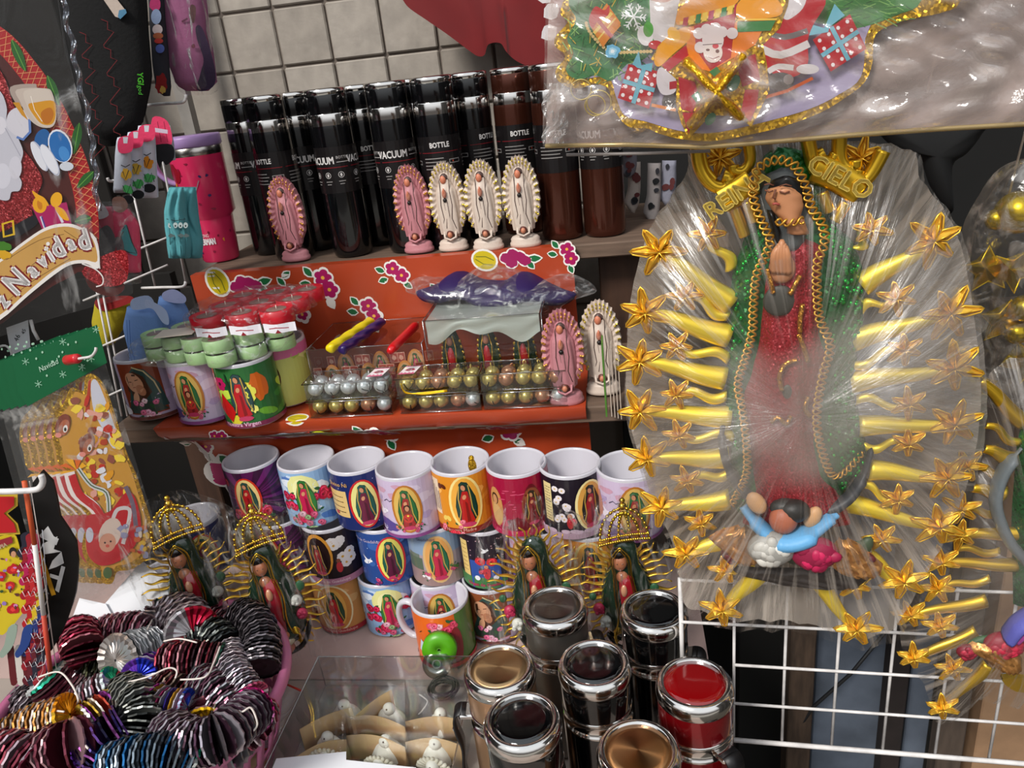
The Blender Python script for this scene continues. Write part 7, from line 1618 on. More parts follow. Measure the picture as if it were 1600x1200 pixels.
P.ell(-.024, .148, .012, .014, '#8a1222', wob=.35, seed=2); P.ell(-.012, .118, .011, .009, '#22265c', wob=.5, seed=3); P.ell(-.006, .104, .007, .008, '#8a1222', wob=.5, seed=5); P.line([(.0, .105), (.014, .135)], .0012, '#8a8890')
P.text('AMAZING', -.008, .046, .0055, '#e8dce0', sx=.8); P.text('SPIDERMAN', -.006, .0355, .0105, '#efe6ea', sx=.55, bold=.0006)
o = P.build('printed_picture', tcyl, m_printg, tm, step=.006, eps=.0003)
# ================================================================ ROUND CHRISTMAS SIGN IN ITS BAG
SG = Plane(70, 300, .86, 16); sg = thing('christmas_sign', 'round red Santa sign lettered Feliz Navidad in a shiny clear bag', 'sign', M=pm(SG))
OUT = [(-260, 60), (-150, -10), (-60, 8), (0, 42), (44, 86), (82, 138), (112, 200), (134, 262), (148, 320), (152, 356), (150, 372), (156, 420), (162, 436), (190, 440), (194, 452), (180, 462), (160, 460), (140, 448), (128, 424), (108, 434), (84, 446), (50, 470), (20, 492), (-10, 512), (-120, 560), (-300, 420)]
cutout('sign_board', SG, OUT, .002, m_printg, sg, col='#4a1a16')
pp = PP()
ring = [(-60, 26), (0, 62), (40, 105), (74, 154), (102, 212), (124, 270), (136, 330), (138, 400)]
pp.line(smooth2(ring, 5, closed=False), 34, '#a8181e'); rg = smooth2(ring, 5, closed=False)
for k in range(2, len(rg)-1, 1):
    (x, y), (x2, y2) = rg[k], rg[k+1]; d = hypot(x2-x, y2-y) or 1; nx, ny = -(y2-y)/d, (x2-x)/d
    pp.line([(x+nx*16, y+ny*16), (x+(x2-x)*1.8-nx*16, y+(y2-y)*1.8-ny*16)], 1.1, '#d88a5a'); pp.line([(x-nx*16, y-ny*16), (x+(x2-x)*1.8+nx*16, y+(y2-y)*1.8+ny*16)], 1.1, '#d88a5a')
for (x, y, a, L) in ((18, 62, -1.15, 54), (74, 118, -1.2, 50), (124, 192, -1.75, 50), (146, 268, -2.35, 36), (142, 340, -2.9, 26)):
    P_l = [(x, y), (x+cos(a)*L*.3-sin(a)*7, y-sin(a)*L*.3-cos(a)*7), (x+cos(a)*L*.7-sin(a)*6, y-sin(a)*L*.7-cos(a)*6), (x+cos(a)*L, y-sin(a)*L), (x+cos(a)*L*.7+sin(a)*6, y-sin(a)*L*.7+cos(a)*6), (x+cos(a)*L*.3+sin(a)*7, y-sin(a)*L*.3+cos(a)*7)]
    pp.smooth(P_l, '#215a1e', 3); pp.line([(x, y), (x+cos(a)*L, y-sin(a)*L)], 1.2, '#5f9a3a')
pp.on('ribbon_print', SG, m_printg, sg, .0022)
pp = PP()   # red glittered body
pp.smooth([(-300, 120), (-40, 100), (0, 110), (20, 160), (30, 190), (10, 200), (50, 250), (66, 280), (60, 300), (50, 330), (52, 350), (0, 370), (-200, 380), (-330, 300)], '#8c1016'); pp.smooth([(128, 424), (160, 400), (196, 392), (200, 430), (190, 444), (170, 448), (150, 444)], '#96121a')
pp.on('glitter_body', SG, glitter('glitter_red_print', None, metal=.35, rough=.45, scale=800), sg, .0035)
pp = PP()
pp.smooth([(-60, 130), (-6, 138), (10, 165), (10, 190), (20, 196), (28, 215), (36, 236), (33, 252), (28, 270), (34, 285), (30, 298), (18, 300), (14, 312), (0, 312), (-30, 300), (-120, 250)], '#c4c2cc'); pp.ell(0, 196, 10, 14, '#d8d4dc'); pp.line([(8, 200), (20, 222), (32, 244)], 1.3, '#a2a0ae'); pp.ell(4, 275, 13, 20, '#d2d0da'); pp.ell(24, 262, 10, 18, '#cfccd6')
pp.smooth([(14, 176), (30, 168), (46, 184), (46, 206), (36, 216), (22, 210), (10, 196)], '#d0ccd4'); pp.line([(46, 186), (47, 206), (36, 218), (26, 214)], 4, '#5a7ab8')
pp.smooth([(16, 136), (50, 131), (58, 138), (62, 190), (40, 170), (24, 160)], '#a8968c'); pp.poly([(20, 160), (30, 160), (44, 188), (34, 180)], '#c88a1c'); pp.smooth([(26, 140), (70, 138), (82, 146), (88, 180), (82, 198), (62, 198), (44, 184), (32, 160)], '#c4b4a8'); pp.smooth([(38, 142), (72, 139), (80, 150), (88, 178), (82, 196), (64, 196), (50, 180), (42, 165)], '#cdbfb2'); pp.smooth([(44, 164), (56, 160), (84, 158), (87, 180), (81, 194), (66, 194), (54, 182)], '#d09018'); pp.smooth([(64, 176), (78, 168), (84, 178), (78, 192), (68, 192)], '#b86a0c'); pp.line([(48, 150), (54, 172), (66, 190)], 1, '#efe6dc')
pp.ell(66, 218, 12, 17, '#1c5a98', rot=-.3); pp.ell(94, 228, 18, 27, '#e4e4ec', rot=.35); pp.ell(94, 229, 16, 25, '#1b66ac', rot=.35); pp.ell(100, 240, 8, 12, '#3f86c8', rot=.35)
pp.ell(62, 244, 8, 26, '#b0b4c8', rot=.45); pp.ell(60, 244, 7, 25, '#dcdce4', rot=.45); pp.ell(78, 250, 9, 28, '#b0b4c8', rot=.5); pp.ell(77, 249, 8, 26, '#e0e0e8', rot=.5); pp.ell(104, 260, 11, 7, '#ccd0da')
pp.smooth([(-60, 355), (0, 362), (22, 352), (54, 336), (58, 350), (24, 372), (0, 378), (-60, 380)], '#15151c'); pp.line([(4, 350), (20, 345), (22, 366), (6, 370)], 4, '#d8b01c', closed=True)
pp.poly([(50, 324), (104, 316), (112, 350), (66, 358)], '#a8125a'); pp.line([(64, 338), (70, 356)], 4, '#d8d0e0'); pp.line([(88, 326), (98, 348)], 4, '#d8d0e0'); pp.line([(65, 338), (71, 356)], 2, '#3a3a8c'); pp.ell(62, 320, 11, 13, '#e8a416', rot=.2); pp.ell(62, 320, 4, 8, '#c87a0c', rot=.2); pp.ell(88, 312, 9, 12, '#eaa81a', rot=-.3); pp.smooth([(50, 298), (60, 304), (70, 310), (76, 322), (58, 312)], '#e8a416'); pp.smooth([(86, 322), (100, 328), (108, 344), (98, 342), (88, 330)], '#e8a416')
# wooden ribbon and lettering
pp.smooth([(-60, 440), (0, 405), (36, 378), (70, 356), (100, 349), (124, 354), (150, 372), (156, 412), (150, 420), (134, 412), (110, 414), (84, 430), (44, 462), (0, 500), (-60, 530)], '#efe8e2'); pp.smooth([(-60, 446), (0, 410), (38, 382), (70, 361), (100, 354), (124, 359), (145, 374), (152, 408), (132, 406), (108, 409), (82, 424), (44, 455), (0, 492), (-60, 522)], '#c99a52')
for a in (([(10, 406), (60, 376), (100, 366)]), ([(20, 440), (70, 400), (120, 384)]), ([(0, 480), (50, 440), (110, 404)]), ([(100, 360), (140, 386)])): pp.line(smooth2(a, 4, closed=False), .9, '#7a5424')
pp.line(smooth2([(128, 412), (148, 420), (160, 432), (160, 444), (150, 448)], 4, closed=False), 2, '#e8e0dc'); pp.line(smooth2([(150, 372), (156, 420)], 4, closed=False), 1.6, '#e8e0dc')
word = [('N', 26, 441, .80, 38), ('a', 50, 423, .70, 26), ('v', 66, 408, .62, 25), ('i', 78, 398, .55, 28), ('d', 90, 388, .5, 34), ('a', 110, 380, .4, 25), ('d', 131, 376, .3, 34), ('z', 4, 470, .85, 27)]
for ch, x, y, a, h in word: pp.text(ch, x, y, h*1.0, '#7c1014', rot=a, bold=5, sx=.8)
for ch, x, y, a, h in word: pp.text(ch, x, y, h*.98, '#efeae8', rot=a, bold=2.3, sx=.8)
pp.ell(75, 381, 3, 3, '#efeae8'); pp.ell(4, 385, 12, 8, '#3f7a1c', wob=.5); pp.ell(6, 398, 10, 7, '#d8a41c', wob=.5)
pp.on('printed_picture', SG, m_printg, sg, .0048)
b = MB(); bo = [(-300, -160), (86, -160), (100, 0), (118, 100), (140, 190), (152, 260), (156, 330), (190, 400), (214, 452), (150, 474), (60, 500), (0, 522), (-300, 600)]
ol = smooth2([SG.L(*q) for q in bo], 3); b.prism(ol, -.016, -.0155, back=False); P_(b, 'clear_bag', film('sign_bag', .035, .5, 14, stretch=(1.5, 1, .6), th=(.58, .72), white=.35, rough=.08, bump=.8), sg)
b = MB(); b.grid(lambda u, v: SG.P(interp([(98, 0), (118, 100), (138, 190), (148, 260), (152, 330)], 330*v)-4+9*u+3*sin(v*40), 330*v, .012+.006*sin(u*5+v*50)+.004*sin(v*90)), 6, 60, flip=False); P_(b, 'foil_seam', mat('bag_seam', '#b8bcc4', .15, metal=.85, alpha=.75, bump=.8, bscale=80), sg)
# ================================================================ GREEN-HEADED PACKETS OF SLEIGH CUT-OUTS
pk_src = None
PKP = Plane(130, 640, .93, 12)
def packet():
    t = thing('cutout_packet', 'green-headed packet with a glittered sleigh cut-out, foremost on the red-capped peg', 'packet', M=pm(PKP), group='green-headed sleigh packets')
    hc = cutout('header_card', PKP, [(20, 560), (152, 507), (168, 566), (44, 634), (30, 612)], .0008, mat('header_green', '#0b5a34', .45), t, off=.001, n=1)
    pp = PP(); R = random.Random(3)
    for (x, y) in ((98, 534), (98, 585), (150, 515), (40, 565), (142, 560), (60, 600), (128, 574)):
        for k in range(3): a = pi*k/3+.3; pp.line([(x-6*cos(a), y-6*sin(a)), (x+6*cos(a), y+6*sin(a))], 1.1, '#8ab89c')
    for i in range(16): pp.ell(R.uniform(40, 150), 590-.4*R.uniform(40, 150)+R.uniform(-10, 18), 1.6, 2, '#9cc4a8', n=8)
    pp.text('Navidad', 76, 571, 9, '#b8d4c0', rot=.45, sx=.8, shear=.2); pp.on('header_print', PKP, m_printg, hc, .002)
    OUTL = [(134, 588), (131, 610), (112, 605), (101, 628), (86, 645), (82, 676), (88, 700), (92, 722), (108, 738), (112, 760), (126, 790), (142, 812), (132, 834), (130, 862), (142, 884), (158, 890), (160, 908), (176, 910), (184, 892), (206, 888), (232, 868), (240, 828), (226, 780), (214, 742), (198, 704), (182, 652), (164, 602), (146, 584)]
    gb_ = cutout('gold_border', PKP, OUTL, .0015, m_gold_edge, t, off=.0006, n=4)
    pp = PP(); cx, cy = 160, 745; inn = [(cx+(x-cx)*.88, cy+(y-cy)*.95) for x, y in OUTL]; pp.smooth(inn, '#bf8a34')
    pp.smooth([(142, 600), (152, 596), (170, 640), (186, 690), (176, 700), (160, 670), (146, 640)], '#c4c4d0'); pp.poly([(138, 596), (142, 592), (140, 650), (132, 656)], '#a8341c'); R = random.Random(5)
    for i in range(120):
        x, y = R.uniform(96, 205), R.uniform(620, 790); 
        if 112+(y-620)*.12 < x < 172+(y-620)*.22: pp.ell(x, y, R.uniform(4, 9), R.uniform(3, 8), R.choice(('#a83a1c', '#d8941c', '#b8281c', '#e8c83a', '#d8d0d4', '#8a4a3a', '#e8c83a', '#d89a8a', '#d8d8e0')), wob=.5, rot=R.random()*3, seed=i, n=9)
    for (x, y) in ((98, 664), (136, 694)): pp.ell(x, y, 11, 18, '#7a3420', rot=-.35); pp.ell(x+2, y+4, 8, 13, '#a85a3a', rot=-.35); pp.ell(x+4, y+6, 3.6, 6, '#e4e0dc', rot=-.2); pp.ell(x+4, y+7, 2, 3, '#1c1410'); pp.ell(x-7, y+16, 5, 4, '#d8867a')
    for i in range(9): a = i*.7; pp.poly([(120, 735), (112+26*cos(a)*.8, 735+20*sin(a)), (118+24*cos(a+.3)*.8, 735+18*sin(a+.3))], ('#e8a81c', '#d8641c')[i % 2])
    pp.line(smooth2([(108, 738), (118, 770), (146, 792), (160, 818)], 4, closed=False), 17, '#e4d8d4'); pp.line(smooth2([(112, 742), (124, 772), (150, 794), (160, 812)], 4, closed=False), 12, '#b80e1c'); pp.line(smooth2([(122, 732), (142, 758), (166, 770), (170, 800)], 4, closed=False), 7, '#c8c8c4'); pp.line(smooth2([(122, 732), (142, 758), (166, 770), (170, 800)], 4, closed=False), 2, '#3a5a44')
    pp.smooth([(136, 806), (170, 800), (196, 770), (212, 780), (220, 830), (196, 870), (160, 884), (138, 868), (134, 834)], '#b0101c'); pp.line(smooth2([(176, 812), (184, 796), (202, 796), (200, 820), (192, 850)], 4, closed=False), 6, '#c4bcbc'); pp.line(smooth2([(196, 760), (208, 790), (214, 840)], 4, closed=False), 7, '#6a5a6a')
    pp.ell(172, 834, 17, 26, '#c8b4a8', rot=-.35); pp.ell(168, 848, 13, 15, '#c08870', rot=-.3); pp.ell(164, 848, 1.6, 1.6, '#2a1a18'); pp.ell(173, 846, 1.6, 1.6, '#2a1a18'); pp.ell(168, 853, 3, 2.5, '#b84a3a'); pp.smooth([(150, 858), (160, 868), (182, 862), (184, 872), (160, 880), (146, 870)], '#a80e18'); pp.ell(140, 836, 6, 12, '#b8b8c8'); 
    for i in range(22): pp.ell(R.uniform(188, 234), R.uniform(820, 872), R.uniform(3, 6), R.uniform(3, 6), R.choice(('#b85a2a', '#c8a03a', '#a8281c', '#8a8aa8', '#c8b8a8')), wob=.5, n=8, seed=i)
    pp.ell(168, 895, 7, 9, '#3a5a2c'); pp.on('sleigh_print', PKP, m_printg, gb_, .0024)
    b = MB(); b.prism([PKP.L(*q) for q in ((44, 634), (168, 566), (254, 846), (262, 880), (150, 940), (120, 930))], -.006, -.0055, back=False); P_(b, 'clear_sleeve', film('packet_sleeve', .05, .45, 24, th=(.56, .7), white=.45), t)
    return t
pk = packet()
for i, lab in enumerate(('second green-headed packet behind the foremost one', 'third green-headed packet of the stack', 'fourth green-headed packet, mostly hidden', 'hindmost green-headed packet on the peg')):
    off = BV_ = pm(PKP) @ Matrix.Translation((-.0165*(i+1), .011*(i+1), -.0045*(i+1))); dup(pk, label=lab, M=off)
pg = thing('display_peg', 'white wire peg with a red rubber cap through the green header', 'peg', M=pm(PKP))
b = MB(); b.tube(spline([PKP.P(106, 564, .010), PKP.P(126, 560, .03), PKP.P(142, 557, .045), PKP.P(149, 549, .05), PKP.P(150, 543, .05)], 5), .0016, 8); P_(b, 'wire', m_white_w, pg)
b = MB(); q = PKP.P(104, 563, .010); q2 = PKP.P(122, 560, .028); b.tube([q, q.lerp(q2, .1), q.lerp(q2, .9), q2], [.0045, .0062, .0058, .005], 14); P_(b, 'red_cap', mat('red_rubber', '#c02028', .35, coat=.3), pg)
# white tag and curled wire above the packets
WT = Plane(30, 530, .95, 10); wt = thing('price_tag', 'white hanging tag with black numbers below the round sign', 'tag', M=pm(WT)); cutout('card', WT, [(10, 512), (44, 500), (48, 545), (18, 556)], .0006, m_paper, wt, n=1)
pp = PP(); pp.text('46', 27, 528, 8, '#2c2c2c', rot=1.2); pp.text('45', 37, 518, 6, '#2c2c2c', rot=1.2); pp.on('numbers', WT, m_printm, wt, .001); b = MB(); b.tube([WT.P(48, 500, .01), WT.P(52, 516, .01), WT.P(60, 531, .01)], .0022, 6); P_(b, 'wire_hook', m_white_w, wt); b = MB(); b.tube(spline([WT.P(-10, 545, .01), WT.P(8, 540, .01), WT.P(18, 552, .01), WT.P(14, 564, .01)], 5), .0014, 6); P_(b, 'wire_curl', m_white_w, wt)
# ================================================================ PAPER BANNERS, STICKS AND BLACK BAG AT THE EDGE
BN = Plane(40, 900, .84, 14)
br = thing('display_peg', 'thick white wire peg carrying the paper banners', 'peg', M=pm(BN)); b = MB(); b.tube(spline([BN.P(-60, 768, .03), BN.P(10, 768, .03), BN.P(50, 766, .03), BN.P(62, 762, .03), BN.P(67, 752, .03), BN.P(64, 742, .03)], 5), .0032, 8); P_(b, 'wire', m_white_w, br)
kb = thing('black_bag', 'black bag with white zigzag letters and a yellow stripe', 'bag', M=pm(BN))
cutout('bag_front', BN, [(40, 766), (72, 764), (84, 820), (110, 860), (112, 920), (104, 960), (84, 1010), (60, 1040), (40, 1000)], .004, mat('black_plastic', '#0e0d0d', .5), kb, off=-.02, n=2)
pp = PP()
for q in ([(75, 822), (84, 838), (92, 842), (88, 852), (60, 838)], [(66, 850), (90, 838), (84, 858), (96, 862), (70, 866)], [(88, 870), (96, 862), (100, 880), (88, 886), (76, 890), (82, 876)], [(96, 884), (102, 886), (92, 926), (86, 922)], [(78, 896), (98, 902), (96, 908), (78, 902)]): pp.poly(q, '#c8c8c8')
pp.line([(56, 846), (84, 930)], 7, '#c8921a'); pp.text('B S', 72, 925, 6, '#b8b8b8', rot=-1.2); pp.on('letters', BN, m_printm, kb, -.0155)
def banner(dx, dy, dz, lab, cols):
    t = thing('paper_banner', lab, 'banner', M=pm(BN) @ Matrix.Translation((0, dz, 0)), group='paper banners on the thick peg')
    S_ = lambda pts: [(x+dx, y+dy) for x, y in pts]
    cutout('red_panel', BN, S_([(-30, 772), (28, 772), (28, 790), (12, 802), (28, 818), (32, 834), (-30, 838)]), .0008, mat('banner_yellow', '#c8a832', .5), t, n=1)
    cutout('yellow_panel', BN, S_([(-30, 850), (0, 838), (22, 834), (30, 850), (36, 880), (44, 905), (38, 918), (20, 926), (6, 934), (-30, 920)]), .0008, mat('banner_yellow2', '#c8b01e', .5), t, n=3)
    cutout('yellow_panel', BN, S_([(-30, 915), (8, 926), (40, 918), (42, 945), (30, 965), (12, 985), (0, 990), (-30, 970)]), .0008, mat('banner_yellow2', '#c8b01e', .5), t, n=3, off=.001)
    pp = PP(); O = lambda x, y: (x+dx, y+dy)
    pp.poly(S_([(-30, 776), (22, 776), (22, 790), (6, 802), (22, 818), (26, 832), (-30, 834)]), '#b0101a'); pp.poly(S_([(-30, 858), (-8, 846), (18, 838), (20, 848), (-4, 858), (-30, 872)]), '#8a1c28'); pp.text('OLIMPIA', -4+dx, 857+dy, 6, '#d8c0a0', rot=.42, bold=.3)
    R = random.Random(int(dx+50))
    for (x, y) in ((20, 890), (16, 916), (20, 952), (0, 900), (-10, 940)):
        pp.ell(*O(x, y), 8, 8, '#b0141c', wob=.6, n=12, seed=x); pp.ell(*O(x, y), 3.4, 3.4, '#d83a34', wob=.4)
    for i in range(34): x, y = R.uniform(-20, 34), R.uniform(864, 968); pp.ell(x+dx, y+dy, R.uniform(1.5, 4), R.uniform(1.5, 4), R.choice(('#2c4a24', '#c87ab0', '#d8d0cc', '#8a6ab0', '#5a2c24')), wob=.6, n=7, seed=i)
    pp.ell(*O(20, 862), 6, 7, '#1c1410'); pp.ell(*O(21, 866), 4, 5, '#c08a6a'); pp.on('flower_print', BN, m_printm, t, .0022); return t
banner(0, 0, 0, 'foremost red and yellow paper banner with printed roses', 0)
banner(-46, -4, -.0, 'red and yellow paper banner cut by the picture edge', 0)
# striped skirts of the layered cut-outs seen from the side
bs = thing('banner_stack', 'side-on stack of bright scalloped banner layers with white edges', 'banner', M=pm(BN)); R = random.Random(2)
CS = ['#1c1c2c', '#8c1220', '#a8124a', '#9c0e1c', '#b01c20', '#a8141c', '#c8a81c', '#1c2c6a', '#8c1220', '#5a1420']
for k in range(10):
    y = 840+k*22
    for j in range(3):
        x = 42+k*1.6+j*9-(k > 6)*6; c = CS[(k+j) % 10]
        b = MB(); b.color(c); b.prism(smooth2([BN.L(*q) for q in ((x-6, y-8), (x+6, y-12), (x+8, y+8), (x+2, y+22), (x-8, y+26), (x-12, y+18), (x-4, y+8))], 3), -.006-.0015*j, -.005-.0015*j); P_(b, 'scallop', m_printm, bs)
        b = MB(); b.tube([BN.P(*q, .0072+.0015*j) for q in ((x+6, y-12), (x+8, y+8), (x+2, y+22), (x-8, y+26), (x-12, y+18))], .0004, 4); P_(b, 'white_edge', m_paper, bs)
for k in range(5):
    b = MB(); b.color(('#5a1018', '#c8c0b8')[k % 2]); x = 14+k*11; b.prism(smooth2([BN.L(*q) for q in ((x, 1010), (x+9, 1006), (x+12, 1036), (x+16, 1062), (x+6, 1066), (x+2, 1036))], 3), -.004, -.003); P_(b, 'stripe', m_printm, bs)
for k in range(3):
    x = 12+k*24; b = MB(); b.color(('#8a9a8c', '#1c3a7a', '#1c2c6a')[k]); b.prism(smooth2([BN.L(*q) for q in ((x+6, 974), (x+20, 970), (x+14, 1000), (x-2, 1020), (x-8, 1014), (x, 1000))], 3), -.008, -.007); P_(b, 'scallop', m_printm, bs)
st = thing('banner_stick', 'long thin stick painted orange and white hanging from the thick peg', 'stick', M=pm(BN))
for (x0, y0, x1, y1, c) in ((38, 752, 54, 850, '#c8542a'), (54, 850, 68, 960, '#d8d4d0'), (68, 960, 80, 1060, '#b8402a')):
    b = MB(); b.color(c); b.tube([BN.P(x0, y0, .014), BN.P(x1, y1, .014)], .0028, 6); P_(b, 'painted_section', m_printm, st)
b = MB(); b.tube([BN.P(46, 752, .012), BN.P(62, 850, .012), BN.P(90, 1060, .012)], .0006, 4); P_(b, 'white_string', m_str, st)
# ================================================================ PLASTIC BAG WITH CHRISTMAS SIGN OVER THE RELIEF
o_, z_ = GP.L(1220, 120, .10)
TB = Plane(1220, 120, .8, -5); TB.o = GP.o + GP.M @ Vector((o_, -.11, z_)); tb_ = thing('bagged_christmas_sign', 'glittered Christmas sign with Santa and gifts in a large clear bag', 'sign', M=pm(TB))
OUT = [(900, -80), (888, -20), (876, 20), (888, 34), (870, 56), (868, 72), (884, 88), (870, 108), (870, 122), (884, 134), (906, 138), (930, 130), (952, 140), (954, 160), (968, 184), (984, 198), (1010, 200), (1030, 208), (1060, 216), (1110, 220), (1160, 212), (1220, 198), (1280, 176), (1320, 152), (1350, 128), (1362, 96), (1364, 60), (1380, 44), (1420, 30), (1470, 20), (1500, 0), (1510, -80)]
cutout('glitter_border', TB, OUT, .0025, m_gold_edge, tb_, n=3)
pp = PP(); cx, cy = 1150, 40
inn = [(x+(9 if x < 960 else 4 if x < 1100 else -9), y-(8 if y > 150 else 3)) for x, y in OUT]; pp.smooth([(900, -80), (900, 20), (898, 70), (905, 120), (950, 120), (962, 150), (976, 180), (1010, 190), (1060, 204), (1110, 208), (1180, 194), (1260, 172), (1310, 148), (1345, 120), (1352, 60), (1360, -80)], '#a79cba')
pp.smooth([(900, -80), (888, 0), (900, 30), (886, 60), (896, 84), (884, 108), (900, 124), (930, 118), (956, 126), (980, 100), (1010, 90), (1040, 40), (1040, -80)], '#3c7a48'); pp.smooth([(1270, -80), (1260, 20), (1300, 40), (1340, 44), (1400, 24), (1440, 0), (1440, -80)], '#41803f')
R = random.Random(4)
for i in range(210):
    x, y = R.uniform(886, 1030), R.uniform(-30, 126); a = R.uniform(-2.6, -.4) if R.random() < .5 else R.uniform(.3, 2.8); L = R.uniform(10, 22)
    pp.line([(x, y), (x+L*cos(a), y+L*sin(a)*.8)], 1.4, R.choice(('#2c5a34', '#6aa050', '#8ab868', '#39804a', '#c8a83a')))
for i in range(70):
    x, y = R.uniform(1280, 1420), R.uniform(-30, 36); pp.line([(x, y), (x+R.uniform(8, 22), y+R.uniform(-12, 12))], 1.3, R.choice(('#2c5a34', '#5a9048', '#7aa85a')))
# snowflake, beads, light
for k in range(6):
    a = pi*k/3+.1; x, y = 990, 26; pp.line([(x, y), (x+19*cos(a), y+21*sin(a))], 2.2, '#e4e6e4')
    for t_ in (.5, .78):
        for s_ in (-1, 1): pp.line([(x+19*t_*cos(a), y+21*t_*sin(a)), (x+19*t_*cos(a)+7*cos(a+s_*.9), y+21*t_*sin(a)+7*sin(a+s_*.9))], 1.6, '#e4e6e4')
for i in range(11): t_ = i/10; pp.ell(916+32*t_**1.6, 36+42*t_, 2.6, 2.6, '#d8b87a')
for i in range(10): pp.ell(970+5.2*i, 82-.2*i, 2.8, 2.8, '#d8b87a')
for r_, c_ in ((11, '#6ab4d8'), (6, '#a8d8ec'), (3, '#f0f8fc')): pp.ell(957, 80, r_, r_, c_, wob=.5, n=16)
def gift(pts, c, stripe, band, dots=None):
    pp.poly(pts, c); (ax, ay), (bx, by), (cx_, cy_), (dx_, dy_) = pts
    if stripe:
        for t_ in (.18, .4): pp.line([(ax+(dx_-ax)*t_, ay+(dy_-ay)*t_), (bx+(cx_-bx)*t_, by+(cy_-by)*t_)], 3.4, stripe)
    if dots:
        for i in range(4):
            for j in range(4):
                u, v = (i+.5)/4, (j+.5)/4; pp.ell((ax*(1-u)+bx*u)*(1-v)+(dx_*(1-u)+cx_*u)*v, (ay*(1-u)+by*u)*(1-v)+(dy_*(1-u)+cy_*u)*v, 3, 3.2, dots, n=9)
    m_ = lambda p, q: ((p[0]+q[0])/2, (p[1]+q[1])/2); pp.line([m_((ax, ay), (bx, by)), m_((cx_, cy_), (dx_, dy_))], 7, band)
    if dots: pp.line([m_((ax, ay), (dx_, dy_)), m_((bx, by), (cx_, cy_))], 7, band)
gift([(932, 28), (948, 6), (970, 40), (942, 72)][0:4], '#e08a2a', '#f0d070', '#b8141c'); pp.poly([(922, 40), (948, 5), (970, 36), (942, 74)], '#dc8228'); pp.line([(928, 52), (956, 20)], 5, '#efc860'); pp.line([(934, 62), (962, 28)], 2.5, '#efc860'); pp.line([(930, 26), (956, 58)], 6, '#b8141c'); pp.smooth([(920, 30), (930, 10), (944, 16), (952, 8), (950, 24), (936, 30), (926, 44)], '#c0141c')
gift([(982, 100), (1031, 112), (1014, 170), (965, 153)], '#b01422', None, '#6aaabc', '#e8dcdc'); pp.poly([(988, 100), (998, 80), (1002, 102), (1020, 98), (1018, 112), (996, 106)], '#6fb0c2')
gift([(1270, 62), (1328, 22), (1354, 76), (1298, 112)], '#b01422', None, '#6aaabc', '#e8dcdc'); pp.poly([(1262, 56), (1268, 38), (1288, 44), (1304, 6), (1320, 24), (1296, 42), (1294, 50)], '#6fb0c2')
# green figure, white beard left; red figure right
pp.smooth([(1010, -40), (1014, 20), (1004, 48), (1018, 66), (1030, 40), (1040, -40)], '#3a8a3c'); pp.smooth([(1020, -30), (1070, -30), (1080, 10), (1060, 40), (1040, 70), (1020, 60), (1016, 30)], '#d0c8c8'); pp.ell(1008, 56, 12, 16, '#e0dcdc', rot=.3); pp.ell(1013, 46, 8, 12, '#4a9a38'); pp.ell(1024, 70, 11, 7, '#b8141c'); pp.ell(1034, -6, 22, 10, '#c89a8c'); pp.line([(1018, 2), (1036, 8), (1052, 0)], 3, '#d8ccc8')
pp.smooth([(1200, 20), (1240, 0), (1280, -10), (1290, 6), (1270, 40), (1262, 66), (1262, 100), (1240, 120), (1200, 110), (1190, 70)], '#b01624'); pp.smooth([(1214, -40), (1262, -40), (1258, 6), (1240, 26), (1226, 30), (1216, 10)], '#d4ccce'); pp.line(smooth2([(1196, 50), (1226, 58), (1262, 48)], 3, closed=False), 9, '#6a6262'); pp.line(smooth2([(1190, 76), (1220, 86), (1264, 68)], 3, closed=False), 12, '#d4ccca'); pp.line(smooth2([(1200, 112), (1216, 104), (1240, 106)], 3, closed=False), 9, '#d4ccca'); pp.ell(1220, 127, 21, 14, '#4a4442'); pp.ell(1232, 124, 8, 8, '#8a7e7a'); pp.ell(1262, 108, 18, 8, '#d0c8c8'); pp.line([(1196, 152), (1230, 142), (1270, 122)], 5, '#c85a2a'); pp.ell(1046, 160, 12, 14, '#4a4442'); pp.line([(1018, 164), (1056, 172)], 5, '#d8823a'); pp.smooth([(1030, 106), (1052, 112), (1056, 142), (1036, 148), (1026, 130)], '#d0c8cc'); pp.poly([(1046, 128), (1070, 124), (1070, 136), (1046, 140)], '#a81c2c')
pp.on('printed_picture', TB, m_printg, tb_, .0028)
# raised figure board in front: sombreros, red figure and crossed gold glitter bars
cutout('figure_board', TB, [(1018, 92), (1030, 70), (1052, 50), (1060, 10), (1080, -60), (1240, -60), (1228, 10), (1216, 44), (1190, 70), (1196, 100), (1200, 140), (1186, 170), (1172, 196), (1150, 180), (1110, 178), (1076, 214), (1064, 190), (1056, 160), (1058, 124), (1040, 108)], .002, m_gold_edge, tb_, off=.0075, n=1)
pp = PP()
pp.poly([(1060, 120), (1086, 128), (1092, 150), (1082, 176), (1064, 170)], '#a81426'); pp.poly([(1066, 176), (1084, 176), (1076, 210)], '#a81426'); pp.poly([(1150, 96), (1180, 84), (1188, 124), (1160, 136)], '#a81426'); pp.poly([(1164, 140), (1186, 140), (1182, 168), (1172, 190), (1158, 176)], '#a81426')
pp.poly([(1076, 42), (1200, 30), (1180, 70), (1110, 112), (1070, 100)], '#e07a1c'); pp.poly([(1084, 40), (1150, 20), (1142, 90), (1110, 110), (1088, 78)], '#a81426')
pp.smooth([(1022, 94), (1034, 66), (1070, 42), (1078, 60), (1050, 86), (1030, 104)], '#e69a14'); pp.ell(1053, 54, 9, 13, '#efb01c', rot=.5); pp.poly([(1034, 102), (1072, 70), (1076, 86), (1044, 112)], '#b0182a')
